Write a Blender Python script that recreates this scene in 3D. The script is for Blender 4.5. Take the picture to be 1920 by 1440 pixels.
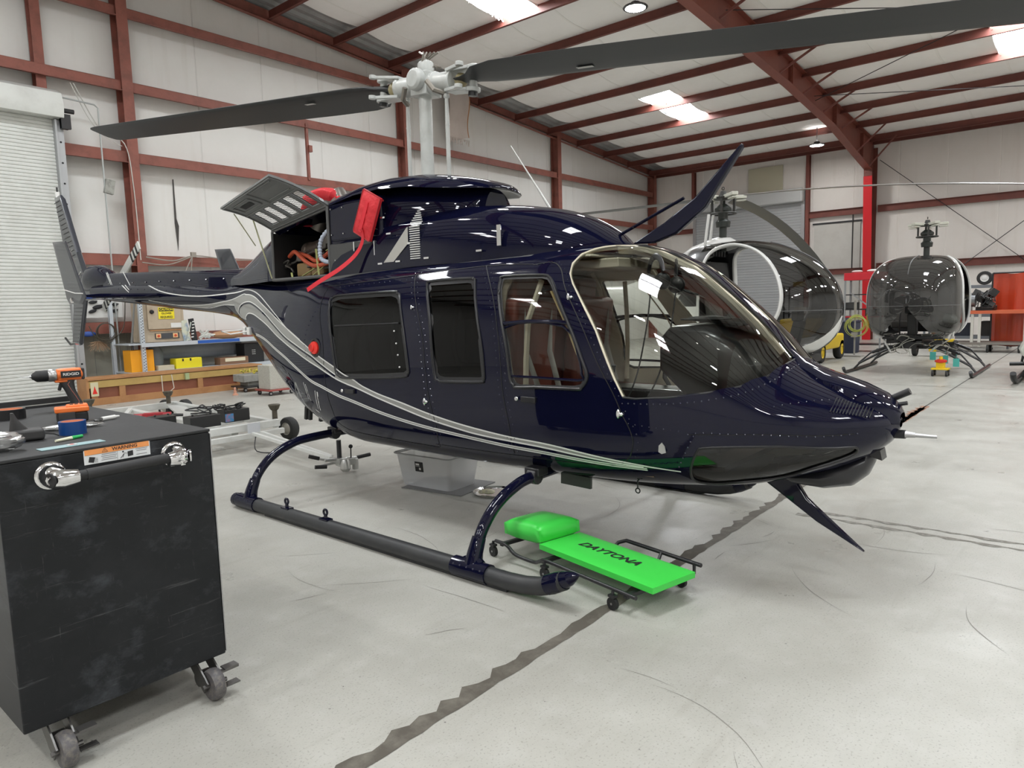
import bpy, math, random
import numpy as np
from mathutils import Vector, Matrix
from mathutils.geometry import delaunay_2d_cdt
random.seed(7)
SC = bpy.context.scene
for o in list(bpy.data.objects): bpy.data.objects.remove(o)
PI = math.pi

# ------------------------------------------------------------------ camera
YAW, PITCH, ROLL, FPX = math.radians(40.345), math.radians(6.318), math.radians(1.593), 1318.33
def set_camera():
    f = Vector((math.cos(YAW)*math.cos(PITCH), math.sin(YAW)*math.cos(PITCH), -math.sin(PITCH)))
    r = Vector((math.sin(YAW), -math.cos(YAW), 0)); d = f.cross(r)
    c, s = math.cos(ROLL), math.sin(ROLL)
    r2 = c*r+s*d; d2 = -s*r+c*d
    cam = bpy.data.cameras.new('camera'); o = bpy.data.objects.new('camera', cam)
    SC.collection.objects.link(o)
    m = Matrix((r2, -d2, -f)).transposed().to_4x4(); m.translation = (0, 0, 1.5)
    o.matrix_world = m
    cam.sensor_fit = 'HORIZONTAL'; cam.sensor_width = 36; cam.lens = FPX/1920*36
    cam.clip_start = .05; cam.clip_end = 200
    SC.camera = o
set_camera()
# ------------------------------------------------------------------ world and exposure
W = bpy.data.worlds.new('world'); SC.world = W; W.use_nodes = True
W.node_tree.nodes['Background'].inputs[0].default_value = (.75, .85, 1, 1)
W.node_tree.nodes['Background'].inputs[1].default_value = .3
SC.view_settings.view_transform = 'Standard'; SC.view_settings.look = 'None'
SC.view_settings.exposure = 1.08; SC.view_settings.gamma = 1; SC.view_settings.use_curve_mapping = False
SKY_E = 17.0      # skylight panels (daylight)
BAY_E = 95.0      # round high-bay lamps, seen and added
SC.cycles.max_bounces = 8; SC.cycles.diffuse_bounces = 5; SC.cycles.glossy_bounces = 4
SC.cycles.transparent_max_bounces = 16; SC.cycles.transmission_bounces = 6
SC.cycles.sample_clamp_indirect = 6; SC.cycles.use_denoising = True

# ------------------------------------------------------------------ materials
MATS = {}
def mat(name, col=(.5, .5, .5), rough=.5, metal=0, coat=0, emit=0, noise=None, bump=None, spec=None, trans=0, alpha=1):
    if name in MATS: return MATS[name]
    m = bpy.data.materials.new(name); m.use_nodes = True; nt = m.node_tree
    b = nt.nodes['Principled BSDF']
    b.inputs['Base Color'].default_value = (*col, 1); b.inputs['Roughness'].default_value = rough
    b.inputs['Metallic'].default_value = metal; b.inputs['Coat Weight'].default_value = coat
    b.inputs['Coat Roughness'].default_value = .03
    if spec is not None: b.inputs['Specular IOR Level'].default_value = spec
    if trans: b.inputs['Transmission Weight'].default_value = trans
    if alpha < 1: b.inputs['Alpha'].default_value = alpha
    if emit: b.inputs['Emission Color'].default_value = (*col, 1); b.inputs['Emission Strength'].default_value = emit
    if noise or bump:
        tc = nt.nodes.new('ShaderNodeTexCoord')
    if noise:      # (scale, amount, second colour, detail)
        sc, am, c2 = noise[:3]
        n = nt.nodes.new('ShaderNodeTexNoise'); n.inputs['Scale'].default_value = sc; n.inputs['Detail'].default_value = 6
        n.inputs['Roughness'].default_value = .65
        mp = nt.nodes.new('ShaderNodeMapRange'); mp.inputs[1].default_value = .45; mp.inputs[2].default_value = .72
        mp.inputs[4].default_value = am
        mx = nt.nodes.new('ShaderNodeMix'); mx.data_type = 'RGBA'
        mx.inputs[6].default_value = (*col, 1); mx.inputs[7].default_value = (*c2, 1)
        nt.links.new(tc.outputs['Object'], n.inputs['Vector']); nt.links.new(n.outputs[0], mp.inputs[0])
        nt.links.new(mp.outputs[0], mx.inputs[0]); nt.links.new(mx.outputs[2], b.inputs['Base Color'])
    if bump:
        sc, st, di = bump
        n = nt.nodes.new('ShaderNodeTexNoise'); n.inputs['Scale'].default_value = sc; n.inputs['Detail'].default_value = 4
        bp = nt.nodes.new('ShaderNodeBump'); bp.inputs['Strength'].default_value = st; bp.inputs['Distance'].default_value = di
        nt.links.new(tc.outputs['Object'], n.inputs['Vector']); nt.links.new(n.outputs[0], bp.inputs['Height'])
        nt.links.new(bp.outputs[0], b.inputs['Normal'])
    MATS[name] = m; return m
def thin_glass(name, tint, refl_rough=.0, ior=1.45, base=0.0, haze=0.0, hazecol=(.5,.5,.5)):
    if name in MATS: return MATS[name]
    m = bpy.data.materials.new(name); m.use_nodes = True; nt = m.node_tree; nt.nodes.clear()
    out = nt.nodes.new('ShaderNodeOutputMaterial'); tr = nt.nodes.new('ShaderNodeBsdfTransparent')
    tr.inputs[0].default_value = (*tint, 1)
    gl = nt.nodes.new('ShaderNodeBsdfGlossy'); gl.inputs['Roughness'].default_value = refl_rough
    fr = nt.nodes.new('ShaderNodeFresnel'); fr.inputs[0].default_value = ior
    ad = nt.nodes.new('ShaderNodeMath'); ad.operation = 'ADD'; ad.use_clamp = True; ad.inputs[1].default_value = base
    mx = nt.nodes.new('ShaderNodeMixShader')
    nt.links.new(fr.outputs[0], ad.inputs[0]); nt.links.new(ad.outputs[0], mx.inputs[0])
    if haze:
        df = nt.nodes.new('ShaderNodeBsdfDiffuse'); df.inputs[0].default_value = (*hazecol, 1)
        m2 = nt.nodes.new('ShaderNodeMixShader'); m2.inputs[0].default_value = haze
        nt.links.new(tr.outputs[0], m2.inputs[1]); nt.links.new(df.outputs[0], m2.inputs[2])
        nt.links.new(m2.outputs[0], mx.inputs[1])
    else: nt.links.new(tr.outputs[0], mx.inputs[1])
    nt.links.new(gl.outputs[0], mx.inputs[2]); nt.links.new(mx.outputs[0], out.inputs[0])
    MATS[name] = m; return m
def emission(name, col, st):
    if name in MATS: return MATS[name]
    m = bpy.data.materials.new(name); m.use_nodes = True; nt = m.node_tree; nt.nodes.clear()
    out = nt.nodes.new('ShaderNodeOutputMaterial'); e = nt.nodes.new('ShaderNodeEmission')
    e.inputs[0].default_value = (*col, 1); e.inputs[1].default_value = st
    nt.links.new(e.outputs[0], out.inputs[0]); MATS[name] = m; return m

# ------------------------------------------------------------------ mesh building
def rotm(ax=(0, 0, 1), ang=0): return Matrix.Rotation(ang, 3, Vector(ax))
def eul(x=0, y=0, z=0): return (Matrix.Rotation(z, 3, 'Z') @ Matrix.Rotation(y, 3, 'Y') @ Matrix.Rotation(x, 3, 'X'))
def frame(d):
    d = Vector(d).normalized(); a = Vector((0, 0, 1)) if abs(d.z) < .9 else Vector((1, 0, 0))
    u = a.cross(d).normalized(); return u, d.cross(u)
class MB:
    def __init__(s): s.v = []; s.f = []; s.m = []; s.n = None
    def add(s, vs, fs, m=0):
        b = len(s.v); s.v += [tuple(v) for v in vs]; s.f += [tuple(i+b for i in f) for f in fs]; s.m += [m]*len(fs); return s
    def box(s, c, d, R=None, m=0, taper=None):
        c = Vector(c); x, y, z = [k/2 for k in d]; vs = []
        for k in (-1, 1):
            for (i, j) in ((-1, -1), (1, -1), (1, 1), (-1, 1)):
                t = taper if (taper and k > 0) else (1, 1)
                p = Vector((i*x*t[0], j*y*t[1], k*z)); vs.append(c+(R @ p if R else p))
        return s.add(vs, [(0, 3, 2, 1), (4, 5, 6, 7), (0, 1, 5, 4), (1, 2, 6, 5), (2, 3, 7, 6), (3, 0, 4, 7)], m)
    def bx(s, x0, x1, y0, y1, z0, z1, m=0): return s.box(((x0+x1)/2, (y0+y1)/2, (z0+z1)/2), (x1-x0, y1-y0, z1-z0), m=m)
    def beam(s, a, b, w, h, m=0, up=(0, 0, 1)):   # rectangular bar from a to b, w sideways, h along up
        a, b = Vector(a), Vector(b); d = (b-a).normalized(); up = Vector(up)
        sd = d.cross(up).normalized(); u = sd.cross(d); vs = []
        for p in (a, b):
            for (i, j) in ((-1, -1), (1, -1), (1, 1), (-1, 1)): vs.append(p+sd*(i*w/2)+u*(j*h/2))
        return s.add(vs, [(0, 3, 2, 1), (4, 5, 6, 7), (0, 1, 5, 4), (1, 2, 6, 5), (2, 3, 7, 6), (3, 0, 4, 7)], m)
    def tube(s, pts, r, n=10, m=0, cap=True, closed=False, flat=1.0):
        pts = [Vector(p) for p in pts]; k = len(pts); rs = r if isinstance(r, (list, tuple)) else [r]*k
        vs = []; pu = None
        for i, p in enumerate(pts):
            if closed: d = pts[(i+1) % k]-pts[i-1]
            else: d = pts[min(i+1, k-1)]-pts[max(i-1, 0)]
            d = d.normalized()
            if pu is None: u, w = frame(d)
            else:
                u = (pu-d*pu.dot(d)); u = u.normalized() if u.length > 1e-6 else frame(d)[0]; w = d.cross(u)
            pu = u
            for j in range(n):
                a = 2*PI*j/n; vs.append(p+(u*math.cos(a)+w*(math.sin(a)*flat))*rs[i])
        fs = []
        for i in range(k if closed else k-1):
            i2 = (i+1) % k
            for j in range(n): fs.append((i*n+j, i*n+(j+1) % n, i2*n+(j+1) % n, i2*n+j))
        if cap and not closed: fs += [tuple(reversed(range(n))), tuple((k-1)*n+j for j in range(n))]
        return s.add(vs, fs, m)
    def cyl(s, a, b, r, r2=None, n=16, m=0, cap=True): return s.tube([a, b], [r, r if r2 is None else r2], n, m, cap)
    def lathe(s, prof, o=(0, 0, 0), ax=(0, 0, 1), n=24, m=0, cap=True):   # prof [(radius, height)]
        o = Vector(o); d = Vector(ax).normalized(); u, w = frame(d); vs = []
        for (r, h) in prof:
            for j in range(n): a = 2*PI*j/n; vs.append(o+d*h+(u*math.cos(a)+w*math.sin(a))*max(r, 1e-5))
        fs = [(i*n+j, i*n+(j+1) % n, (i+1)*n+(j+1) % n, (i+1)*n+j) for i in range(len(prof)-1) for j in range(n)]
        if cap: fs += [tuple(reversed(range(n))), tuple((len(prof)-1)*n+j for j in range(n))]
        return s.add(vs, fs, m)
    def prism(s, poly, a, b, o=(0, 0, 0), ex=(1, 0, 0), ey=(0, 0, 1), m=0):   # polygon in the ex/ey plane, from a to b along ex x ey
        o, ex, ey = Vector(o), Vector(ex), Vector(ey); nz = ex.cross(ey).normalized(); n = len(poly)
        vs = [o+ex*p[0]+ey*p[1]+nz*k for k in (a, b) for p in poly]
        fs = [tuple(reversed(range(n))), tuple(range(n, 2*n))]+[(i, (i+1) % n, (i+1) % n+n, i+n) for i in range(n)]
        return s.add(vs, fs, m)
    def sphere(s, c, r, n=12, k=8, m=0, sc=(1, 1, 1), R=None):
        c = Vector(c); vs = []
        for i in range(k+1):
            t = PI*i/k
            for j in range(n):
                a = 2*PI*j/n; p = Vector((math.sin(t)*math.cos(a)*r*sc[0], math.sin(t)*math.sin(a)*r*sc[1], math.cos(t)*r*sc[2]))
                vs.append(c+(R @ p if R else p))
        return s.add(vs, [(i*n+j, (i+1)*n+j, (i+1)*n+(j+1) % n, i*n+(j+1) % n) for i in range(k) for j in range(n)], m)
    def loft(s, rings, m=0, closed=True, cap=True):
        n = len(rings[0]); vs = [p for r in rings for p in r]; fs = []
        for i in range(len(rings)-1):
            for j in range(n if closed else n-1): fs.append((i*n+j, i*n+(j+1) % n, (i+1)*n+(j+1) % n, (i+1)*n+j))
        if cap and closed: fs += [tuple(reversed(range(n))), tuple((len(rings)-1)*n+j for j in range(n))]
        return s.add(vs, fs, m)
    def ring(s, c, R, r, ax=(0, 0, 1), n=28, k=8, m=0):
        u, w = frame(ax); c = Vector(c)
        return s.tube([c+(u*math.cos(2*PI*i/n)+w*math.sin(2*PI*i/n))*R for i in range(n)], r, k, m, closed=True)
    def build(s, name, mats, parent=None, off=(0, 0, 0), bevel=0, sharp=38, seg=2, sub=0):
        if not isinstance(mats, (list, tuple)): mats = [mats]
        me = bpy.data.meshes.new(name)
        ox, oy, oz = off
        me.from_pydata([(x-ox, y-oy, z-oz) for (x, y, z) in s.v], [], s.f)
        for m in mats: me.materials.append(m)
        me.polygons.foreach_set('material_index', s.m); me.polygons.foreach_set('use_smooth', [True]*len(s.f))
        me.update()
        if s.n is not None: me.normals_split_custom_set_from_vertices(s.n)
        else: me.set_sharp_from_angle(angle=math.radians(sharp))
        o = bpy.data.objects.new(name, me); SC.collection.objects.link(o)
        if parent: o.parent = parent
        if bevel:
            b = o.modifiers.new('bevel', 'BEVEL'); b.width = bevel; b.segments = seg; b.limit_method = 'ANGLE'; b.angle_limit = math.radians(40); b.harden_normals = True
        if sub: b = o.modifiers.new('sub', 'SUBSURF'); b.levels = b.render_levels = sub
        return o
def tag(o, label=None, cat=None, group=None, kind=None):
    if label: o['label'] = label
    if cat: o['category'] = cat
    if group: o['group'] = group
    if kind: o['kind'] = kind
    return o
def struct(o, label=None): o['kind'] = 'structure'; (label and o.__setitem__('label', label)); return o
def empty(name, loc=(0, 0, 0), rz=0, label=None, cat=None, group=None):
    o = bpy.data.objects.new(name, None); SC.collection.objects.link(o); o.location = loc; o.rotation_euler = (0, 0, rz)
    o.empty_display_size = .1
    return tag(o, label, cat, group)
def copy_tree(o, parent=None):
    c = o.copy(); SC.collection.objects.link(c); c.parent = parent
    for ch in o.children: copy_tree(ch, c)
    return c
FONTS = []
def text(name, s, size, m, parent, loc, ex, ey, ext=.0005, align='CENTER', sx=1, shear=0):
    cu = bpy.data.curves.new(name, 'FONT'); cu.body = s; cu.size = size; cu.extrude = ext; cu.align_x = align; cu.align_y = 'CENTER'
    cu.shear = shear; cu.offset = size*.02
    cu.materials.append(m); o = bpy.data.objects.new(name, cu); SC.collection.objects.link(o)
    ex, ey = Vector(ex).normalized(), Vector(ey).normalized(); nz = ex.cross(ey)
    M4 = Matrix((ex*sx, ey, nz)).transposed().to_4x4(); M4.translation = loc
    o.parent = parent; o.matrix_local = M4; FONTS.append(o)
    return o
def arc(c, r, a0, a1, n, ex=(1, 0, 0), ey=(0, 0, 1)):
    c, ex, ey = Vector(c), Vector(ex), Vector(ey)
    return [c+ex*(r*math.cos(math.radians(a0+(a1-a0)*i/n)))+ey*(r*math.sin(math.radians(a0+(a1-a0)*i/n))) for i in range(n+1)]
def smooth_pts(pts, k=6, closed=False):   # Catmull-Rom
    P = [Vector(p) for p in pts]; n = len(P); out = []
    for i in range(n if closed else n-1):
        p1, p2 = P[i], P[(i+1) % n]; p0 = P[i-1] if (closed or i > 0) else p1; p3 = P[(i+2) % n] if (closed or i+2 < n) else p2
        for j in range(k):
            t = j/k; out.append(.5*((2*p1)+(p2-p0)*t+(2*p0-5*p1+4*p2-p3)*t*t+(3*p1-p0-3*p2+p3)*t**3))
    if not closed: out.append(P[-1])
    return out
def ordinal(n): return ['first','second','third','fourth','fifth','sixth','seventh','eighth','ninth','tenth','eleventh','twelfth','thirteenth','fourteenth','fifteenth','sixteenth','seventeenth','eighteenth','nineteenth','twentieth'][n]
# common materials
RED_STEEL = mat('red_oxide_steel', (.165, .045, .032), .55, noise=(1.5, .8, (.10, .03, .025)), bump=(6, .1, .01))
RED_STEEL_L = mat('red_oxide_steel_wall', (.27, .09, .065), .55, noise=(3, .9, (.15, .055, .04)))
BLACK = mat('black_rubber', (.012, .012, .013), .6)
BLACKM = mat('black_metal', (.018, .018, .02), .35)
CHROME = mat('chrome', (.8, .8, .8), .12, metal=1)
STEEL = mat('steel', (.45, .45, .46), .35, metal=1)
ALU = mat('aluminium', (.6, .6, .6), .4, metal=.8)
WHITEP = mat('white_paint', (.72, .72, .7), .35, coat=.3)
GREYP = mat('grey_paint', (.28, .29, .3), .45)
# ================================================================== the hangar
XB, YL = 26.95, 14.95           # back wall, left wall
XF, YR = -12.9, -10.5
RIDGE = 6.9
def zp(x):                       # underside of the purlins
    x2 = x if x > RIDGE else 2*RIDGE-x
    return 6.6+.0807*(26.7-x2)
def wall_mat(name, axis, pitch=1.52, tone=(.80, .795, .775), sm=.72):
    m = bpy.data.materials.new(name); m.use_nodes = True; nt = m.node_tree; b = nt.nodes['Principled BSDF']; L = nt.links.new
    tc = nt.nodes.new('ShaderNodeTexCoord'); sp = nt.nodes.new('ShaderNodeSeparateXYZ'); L(tc.outputs['Object'], sp.inputs[0])
    mo = nt.nodes.new('ShaderNodeMath'); mo.operation = 'PINGPONG'; mo.inputs[1].default_value = pitch/2
    L(sp.outputs[axis], mo.inputs[0])
    seam = nt.nodes.new('ShaderNodeMapRange'); seam.inputs[1].default_value = 0; seam.inputs[2].default_value = .02; seam.inputs[3].default_value = 1; seam.inputs[4].default_value = 0
    L(mo.outputs[0], seam.inputs[0])
    n1 = nt.nodes.new('ShaderNodeTexNoise'); n1.inputs['Scale'].default_value = .8; n1.inputs['Detail'].default_value = 8; n1.inputs['Roughness'].default_value = .7
    L(tc.outputs['Object'], n1.inputs['Vector'])
    mp = nt.nodes.new('ShaderNodeMapping'); mp.inputs['Scale'].default_value = (4, 4, .35)
    L(tc.outputs['Object'], mp.inputs[0]); n2 = nt.nodes.new('ShaderNodeTexNoise'); n2.inputs['Scale'].default_value = 1; n2.inputs['Detail'].default_value = 5; L(mp.outputs[0], n2.inputs['Vector'])
    st = nt.nodes.new('ShaderNodeMapRange'); st.inputs[1].default_value = .55; st.inputs[2].default_value = .8; L(n2.outputs[0], st.inputs[0])
    mx = nt.nodes.new('ShaderNodeMix'); mx.data_type = 'RGBA'; mx.inputs[6].default_value = (*tone, 1); mx.inputs[7].default_value = (tone[0]*.86, tone[1]*.85, tone[2]*.82, 1)
    L(n1.outputs[0], mx.inputs[0])
    mx2 = nt.nodes.new('ShaderNodeMix'); mx2.data_type = 'RGBA'; mx2.inputs[7].default_value = (tone[0]*.78, tone[1]*.75, tone[2]*.7, 1)
    m3 = nt.nodes.new('ShaderNodeMath'); m3.operation = 'MULTIPLY'; m3.inputs[1].default_value = .5; L(st.outputs[0], m3.inputs[0]); L(m3.outputs[0], mx2.inputs[0]); L(mx.outputs[2], mx2.inputs[6])
    mx4 = nt.nodes.new('ShaderNodeMix'); mx4.data_type = 'RGBA'; mx4.inputs[7].default_value = (min(1, tone[0]*sm), min(1, tone[1]*sm), min(1, tone[2]*sm*.97), 1)
    m5 = nt.nodes.new('ShaderNodeMath'); m5.operation = 'MULTIPLY'; m5.inputs[1].default_value = .35; L(seam.outputs[0], m5.inputs[0]); L(m5.outputs[0], mx4.inputs[0]); L(mx2.outputs[2], mx4.inputs[6])
    L(mx4.outputs[2], b.inputs['Base Color']); b.inputs['Roughness'].default_value = .55
    # quilted bump: blanket bulges between seams and girts
    w = nt.nodes.new('ShaderNodeTexNoise'); w.inputs['Scale'].default_value = 1.6; w.inputs['Detail'].default_value = 3; L(tc.outputs['Object'], w.inputs['Vector'])
    ad = nt.nodes.new('ShaderNodeMath'); ad.operation = 'MULTIPLY_ADD'; ad.inputs[1].default_value = -1.2; L(seam.outputs[0], ad.inputs[0]); L(w.outputs[0], ad.inputs[2])
    bp = nt.nodes.new('ShaderNodeBump'); bp.inputs['Strength'].default_value = .35; bp.inputs['Distance'].default_value = .03
    L(ad.outputs[0], bp.inputs['Height']); L(bp.outputs[0], b.inputs['Normal'])
    return m
def floor_mat():
    m = bpy.data.materials.new('sealed_concrete'); m.use_nodes = True; nt = m.node_tree; b = nt.nodes['Principled BSDF']; L = nt.links.new
    tc = nt.nodes.new('ShaderNodeTexCoord')
    def noise(sc, det=8, ro=.6, vec=None):
        n = nt.nodes.new('ShaderNodeTexNoise'); n.inputs['Scale'].default_value = sc; n.inputs['Detail'].default_value = det; n.inputs['Roughness'].default_value = ro
        L(vec or tc.outputs['Object'], n.inputs['Vector']); return n.outputs[0]
    def mr(v, a, c, d=0, e=1):
        n = nt.nodes.new('ShaderNodeMapRange'); n.inputs[1].default_value = a; n.inputs[2].default_value = c; n.inputs[3].default_value = d; n.inputs[4].default_value = e
        L(v, n.inputs[0]); return n.outputs[0]
    def mix(f, a, c):
        n = nt.nodes.new('ShaderNodeMix'); n.data_type = 'RGBA'
        if hasattr(f, 'links'): L(f, n.inputs[0])
        else: n.inputs[0].default_value = f
        for i, k in ((6, a), (7, c)):
            if isinstance(k, tuple): n.inputs[i].default_value = (*k, 1)
            else: L(k, n.inputs[i])
        return n.outputs[2]
    base = mix(mr(noise(.9), .35, .7), (.43, .425, .39), (.34, .333, .30))
    base = mix(mr(noise(7, 5), .5, .75, 0, .5), base, (.46, .455, .43))
    base = mix(mr(noise(110, 2, .5), .58, .70, 0, .5), base, (.19, .18, .16))       # fine aggregate specks
    base = mix(mr(noise(34, 3, .5), .72, .76, 0, .8), base, (.10, .095, .09))       # dark drops
    mp = nt.nodes.new('ShaderNodeMapping'); mp.inputs['Rotation'].default_value = (0, 0, .7); mp.inputs['Scale'].default_value = (1, 9, 1); L(tc.outputs['Object'], mp.inputs[0])
    base = mix(mr(noise(1.1, 6, .6, mp.outputs[0]), .58, .75, 0, .35), base, (.27, .255, .22))   # faint drag stains
    L(base, b.inputs['Base Color'])
    rg = mr(noise(2.2), .3, .7, .25, .5); L(rg, b.inputs['Roughness'])
    b.inputs['Specular IOR Level'].default_value = .45
    bp = nt.nodes.new('ShaderNodeBump'); bp.inputs['Strength'].default_value = .08; bp.inputs['Distance'].default_value = .01
    L(noise(40, 3), bp.inputs['Height']); L(bp.outputs[0], b.inputs['Normal'])
    return m
WL = wall_mat('wall_blanket_left', 0); WB = wall_mat('wall_blanket_back', 1, 1.4, (.76, .73, .705), 1.25); WO = wall_mat('wall_blanket_other', 0, 1.5, (.78, .775, .76))
fl = MB().bx(XF-.2, XB+.2, YR-.2, YL+.2, -.3, 0)
struct(fl.build('floor', floor_mat()), 'grey sealed concrete hangar floor')
def gable(name, y0, y1, m):
    P = [(XF-.2, -.2), (XB+.2, -.2), (XB+.2, zp(XB)+.55), (RIDGE, zp(RIDGE)+.5), (XF-.2, zp(XB)+.55)]
    b = MB(); b.prism(P, 0, y1-y0, (0, y1, 0), (1, 0, 0), (0, 0, 1)); return struct(b.build(name, m))
gable('wall_left', YL, YL+.15, WL); gable('wall_right', YR-.15, YR, WO)
struct(MB().bx(XB, XB+.15, YR-.1, YL+.1, -.2, zp(XB)+.5).build('wall_back', WB))
struct(MB().bx(XF-.15, XF, YR-.1, YL+.1, -.2, zp(XB)+.5).build('wall_front', WO))
# roof blanket between purlins, sagging, ends short of the gable wall and is cut away at the skylights
SKY = []
for yc in (10.25, 1.85, -6.6):
    for (xa, xb) in ((9.9, 12.75), (18.65, 21.6)):
        SKY.append((xa, xb, yc-.5, yc+.5))
        SKY.append((2*RIDGE-xb, 2*RIDGE-xa, yc-.5, yc+.5))
PX = [9.26-1.71*k for k in range(-10, 2)]; PX = [26.36-1.71*k for k in range(0, 12)]     # purlin stations, back wall first
PXL = [2*RIDGE-x for x in PX]
CEIL = mat('roof_blanket', (.88, .87, .85), .7, noise=(.7, .8, (.80, .79, .76)), bump=(1.3, .5, .06))
TAPE = mat('blanket_seam', (.84, .83, .80), .6)
DECK = mat('galvanised_deck', (.42, .43, .43), .45, metal=.25, noise=(2, .7, (.28, .28, .28)))
def roofz(x, off): return zp(x)+off
def ceiling():
    b = MB(); xs = []
    allp = sorted(PX+PXL); allp = [XF]+allp+[XB]
    for i in range(len(allp)-1):
        for j in range(6): xs.append((allp[i]+(allp[i+1]-allp[i])*j/6, j/6))
    xs.append((XB, 0)); xs.sort()
    ys = sorted(set([YR, 13.75]+[s for k in SKY for s in k[2:]]+[YR+.7*k for k in range(1, 35)]))
    ys = [y for y in ys if y <= 13.76]
    xx = sorted(set([round(x, 3) for x, _ in xs]+[s for k in SKY for s in k[:2]]))
    sag = {}
    def sagf(x, y):
        a = max([p for p in allp if p <= x+1e-6]); c = min([p for p in allp if p > x-1e-6]+[XB])
        t = 0 if c-a < 1e-6 else (x-a)/(c-a)
        return -.10*math.sin(PI*t)*(.75+.25*math.sin(y*1.9+x))
    idx = {}
    for i, x in enumerate(xx):
        for j, y in enumerate(ys):
            idx[i, j] = len(b.v); b.v.append((x, y, roofz(x, .215)+sagf(x, y)))
    for i in range(len(xx)-1):
        for j in range(len(ys)-1):
            cx, cy = (xx[i]+xx[i+1])/2, (ys[j]+ys[j+1])/2
            if any(a < cx < c and d < cy < e for a, c, d, e in SKY): continue
            b.f.append((idx[i, j], idx[i, j+1], idx[i+1, j+1], idx[i+1, j])); b.m.append(0)
    # taped seams running down the slope
    for k, y in enumerate([13.2-1.22*q for q in range(0, 19)]):
        pts = [(x, y+.02*math.sin(x), roofz(x, .21)+sagf(x, y)) for x in xx if x > 0]
        for p, q in zip(pts[:-1], pts[1:]):
            cx = (p[0]+q[0])/2
            if any(a < cx < c and d < y < e for a, c, d, e in SKY): continue
            b.beam(p, q, .05, .006, 1)
    return struct(b.build('ceiling', [CEIL, TAPE]), 'white insulation blanket under the hangar roof')
ceiling()
def deck():
    b = MB()
    y = YR
    ys = []
    n = int((YL-YR)/.1)
    pts = []
    for i in range(n+1):
        yy = YR+(YL-YR)*i/n; pts.append((yy, .04 if i % 3 == 0 else 0))
    for xa, xb in ((XF, RIDGE), (RIDGE, XB)):
        for i in range(n):
            (y0, h0), (y1, h1) = pts[i], pts[i+1]
            if y1 < 13: continue
            q = [(xa, y0, roofz(xa, .30)+h0), (xb, y0, roofz(xb, .30)+h0), (xb, y1, roofz(xb, .30)+h1), (xa, y1, roofz(xa, .30)+h1)]
            b.add(q, [(0, 1, 2, 3)])
        b.bx(0, 0, 0, 0, 0, 0) if False else None
        a = [(xa, YR-.2, roofz(xa, .42)), (xb, YR-.2, roofz(xb, .42)), (xb, YL+.2, roofz(xb, .42)), (xa, YL+.2, roofz(xa, .42))]
        c = [(p[0], p[1], p[2]+.05) for p in a]
        for s in [None]:
            pass
        b.add(a+c, [(0, 1, 2, 3), (4, 7, 6, 5), (0, 4, 5, 1), (1, 5, 6, 2), (2, 6, 7, 3), (3, 7, 4, 0)])
    return struct(b.build('ceiling_deck', DECK, sharp=20), 'corrugated galvanised roof deck')
deck()
SKYM = emission('skylight_panel', (.93, .97, 1.0), SKY_E)
SKYF = mat('skylight_reveal', (.7, .7, .68), .6)
for i, (xa, xb, ya, yb) in enumerate(SKY):
    b = MB()
    vs = [(x, y, roofz(x, .27)+.0) for x, y in ((xa, ya), (xb, ya), (xb, yb), (xa, yb))]
    b.add(vs, [(0, 1, 2, 3)])
    o = struct(b.build('window_%d' % (i+1), SKYM), 'translucent roof skylight panel')
    r = MB()
    for p, q in (((xa, ya), (xb, ya)), ((xb, ya), (xb, yb)), ((xb, yb), (xa, yb)), ((xa, yb), (xa, ya))):
        r.beam((p[0], p[1], roofz(p[0], .225)), (q[0], q[1], roofz(q[0], .225)), .02, .09)
    r.build('window_frame', SKYF, o)
# torn blanket hanging around the nearest skylight
b = MB()
for k in range(26):
    x = 12.78+random.uniform(-.05, .05); y = 9.75+k*.042; l = random.uniform(.03, .16)
    p = Vector((x, y, roofz(x, .2)))
    b.tube([p, p+Vector((random.uniform(-.05, .05), random.uniform(-.05, .05), -l*.6)), p+Vector((random.uniform(-.1, .1), random.uniform(-.05, .05), -l))], [.012, .008, .002], 5)
for k in range(14):
    x = 11.3+k*.11; p = Vector((x, 10.76, roofz(x, .2)))
    b.tube([p, p+Vector((.05, random.uniform(-.06, .02), -.08)), p+Vector((.12, 0, -.02))], [.02, .015, .01], 5)
tag(b.build('torn_insulation', TAPE), 'frayed white insulation hanging around the skylight nearest the rotor', 'insulation')
# --------- steel frame
def isect(b, a, c, bf, h, tw=.01, tf=.014, up=(0, 0, 1)):
    a, c = Vector(a), Vector(c); d = (c-a).normalized(); u = Vector(up); u = (u-d*u.dot(d)).normalized()
    b.beam(a+u*(h/2-tf/2), c+u*(h/2-tf/2), bf, tf, up=up); b.beam(a-u*(h/2-tf/2), c-u*(h/2-tf/2), bf, tf, up=up); b.beam(a, c, tw, h-2*tf, up=up)
def zee(b, a, c, w, h, t=.012, up=(0, 0, 1), flip=1):
    a, c = Vector(a), Vector(c); d = (c-a).normalized(); u = Vector(up); u = (u-d*u.dot(d)).normalized(); sd = d.cross(u)*flip
    b.beam(a, c, t, h, up=up); b.beam(a+u*(h/2-t/2)+sd*w/2, c+u*(h/2-t/2)+sd*w/2, w, t, up=up); b.beam(a-u*(h/2-t/2)-sd*w/2, c-u*(h/2-t/2)-sd*w/2, w, t, up=up)
for i, x in enumerate(PX):
    b = MB(); z = zp(x)+.105; zee(b, (x, YR+.02, z), (x, YL-.25, z), .07, .21)
    for y in range(-10, 15): b.cyl((x-.012, y+.3, z+.03), (x-.02, y+.3, z+.03), .012, n=6)
    o = struct(b.build('roof_purlin', RED_STEEL), 'dark red roof purlin, %s out from the back wall' % ordinal(i)); o['group'] = 'roof purlins'
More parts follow.
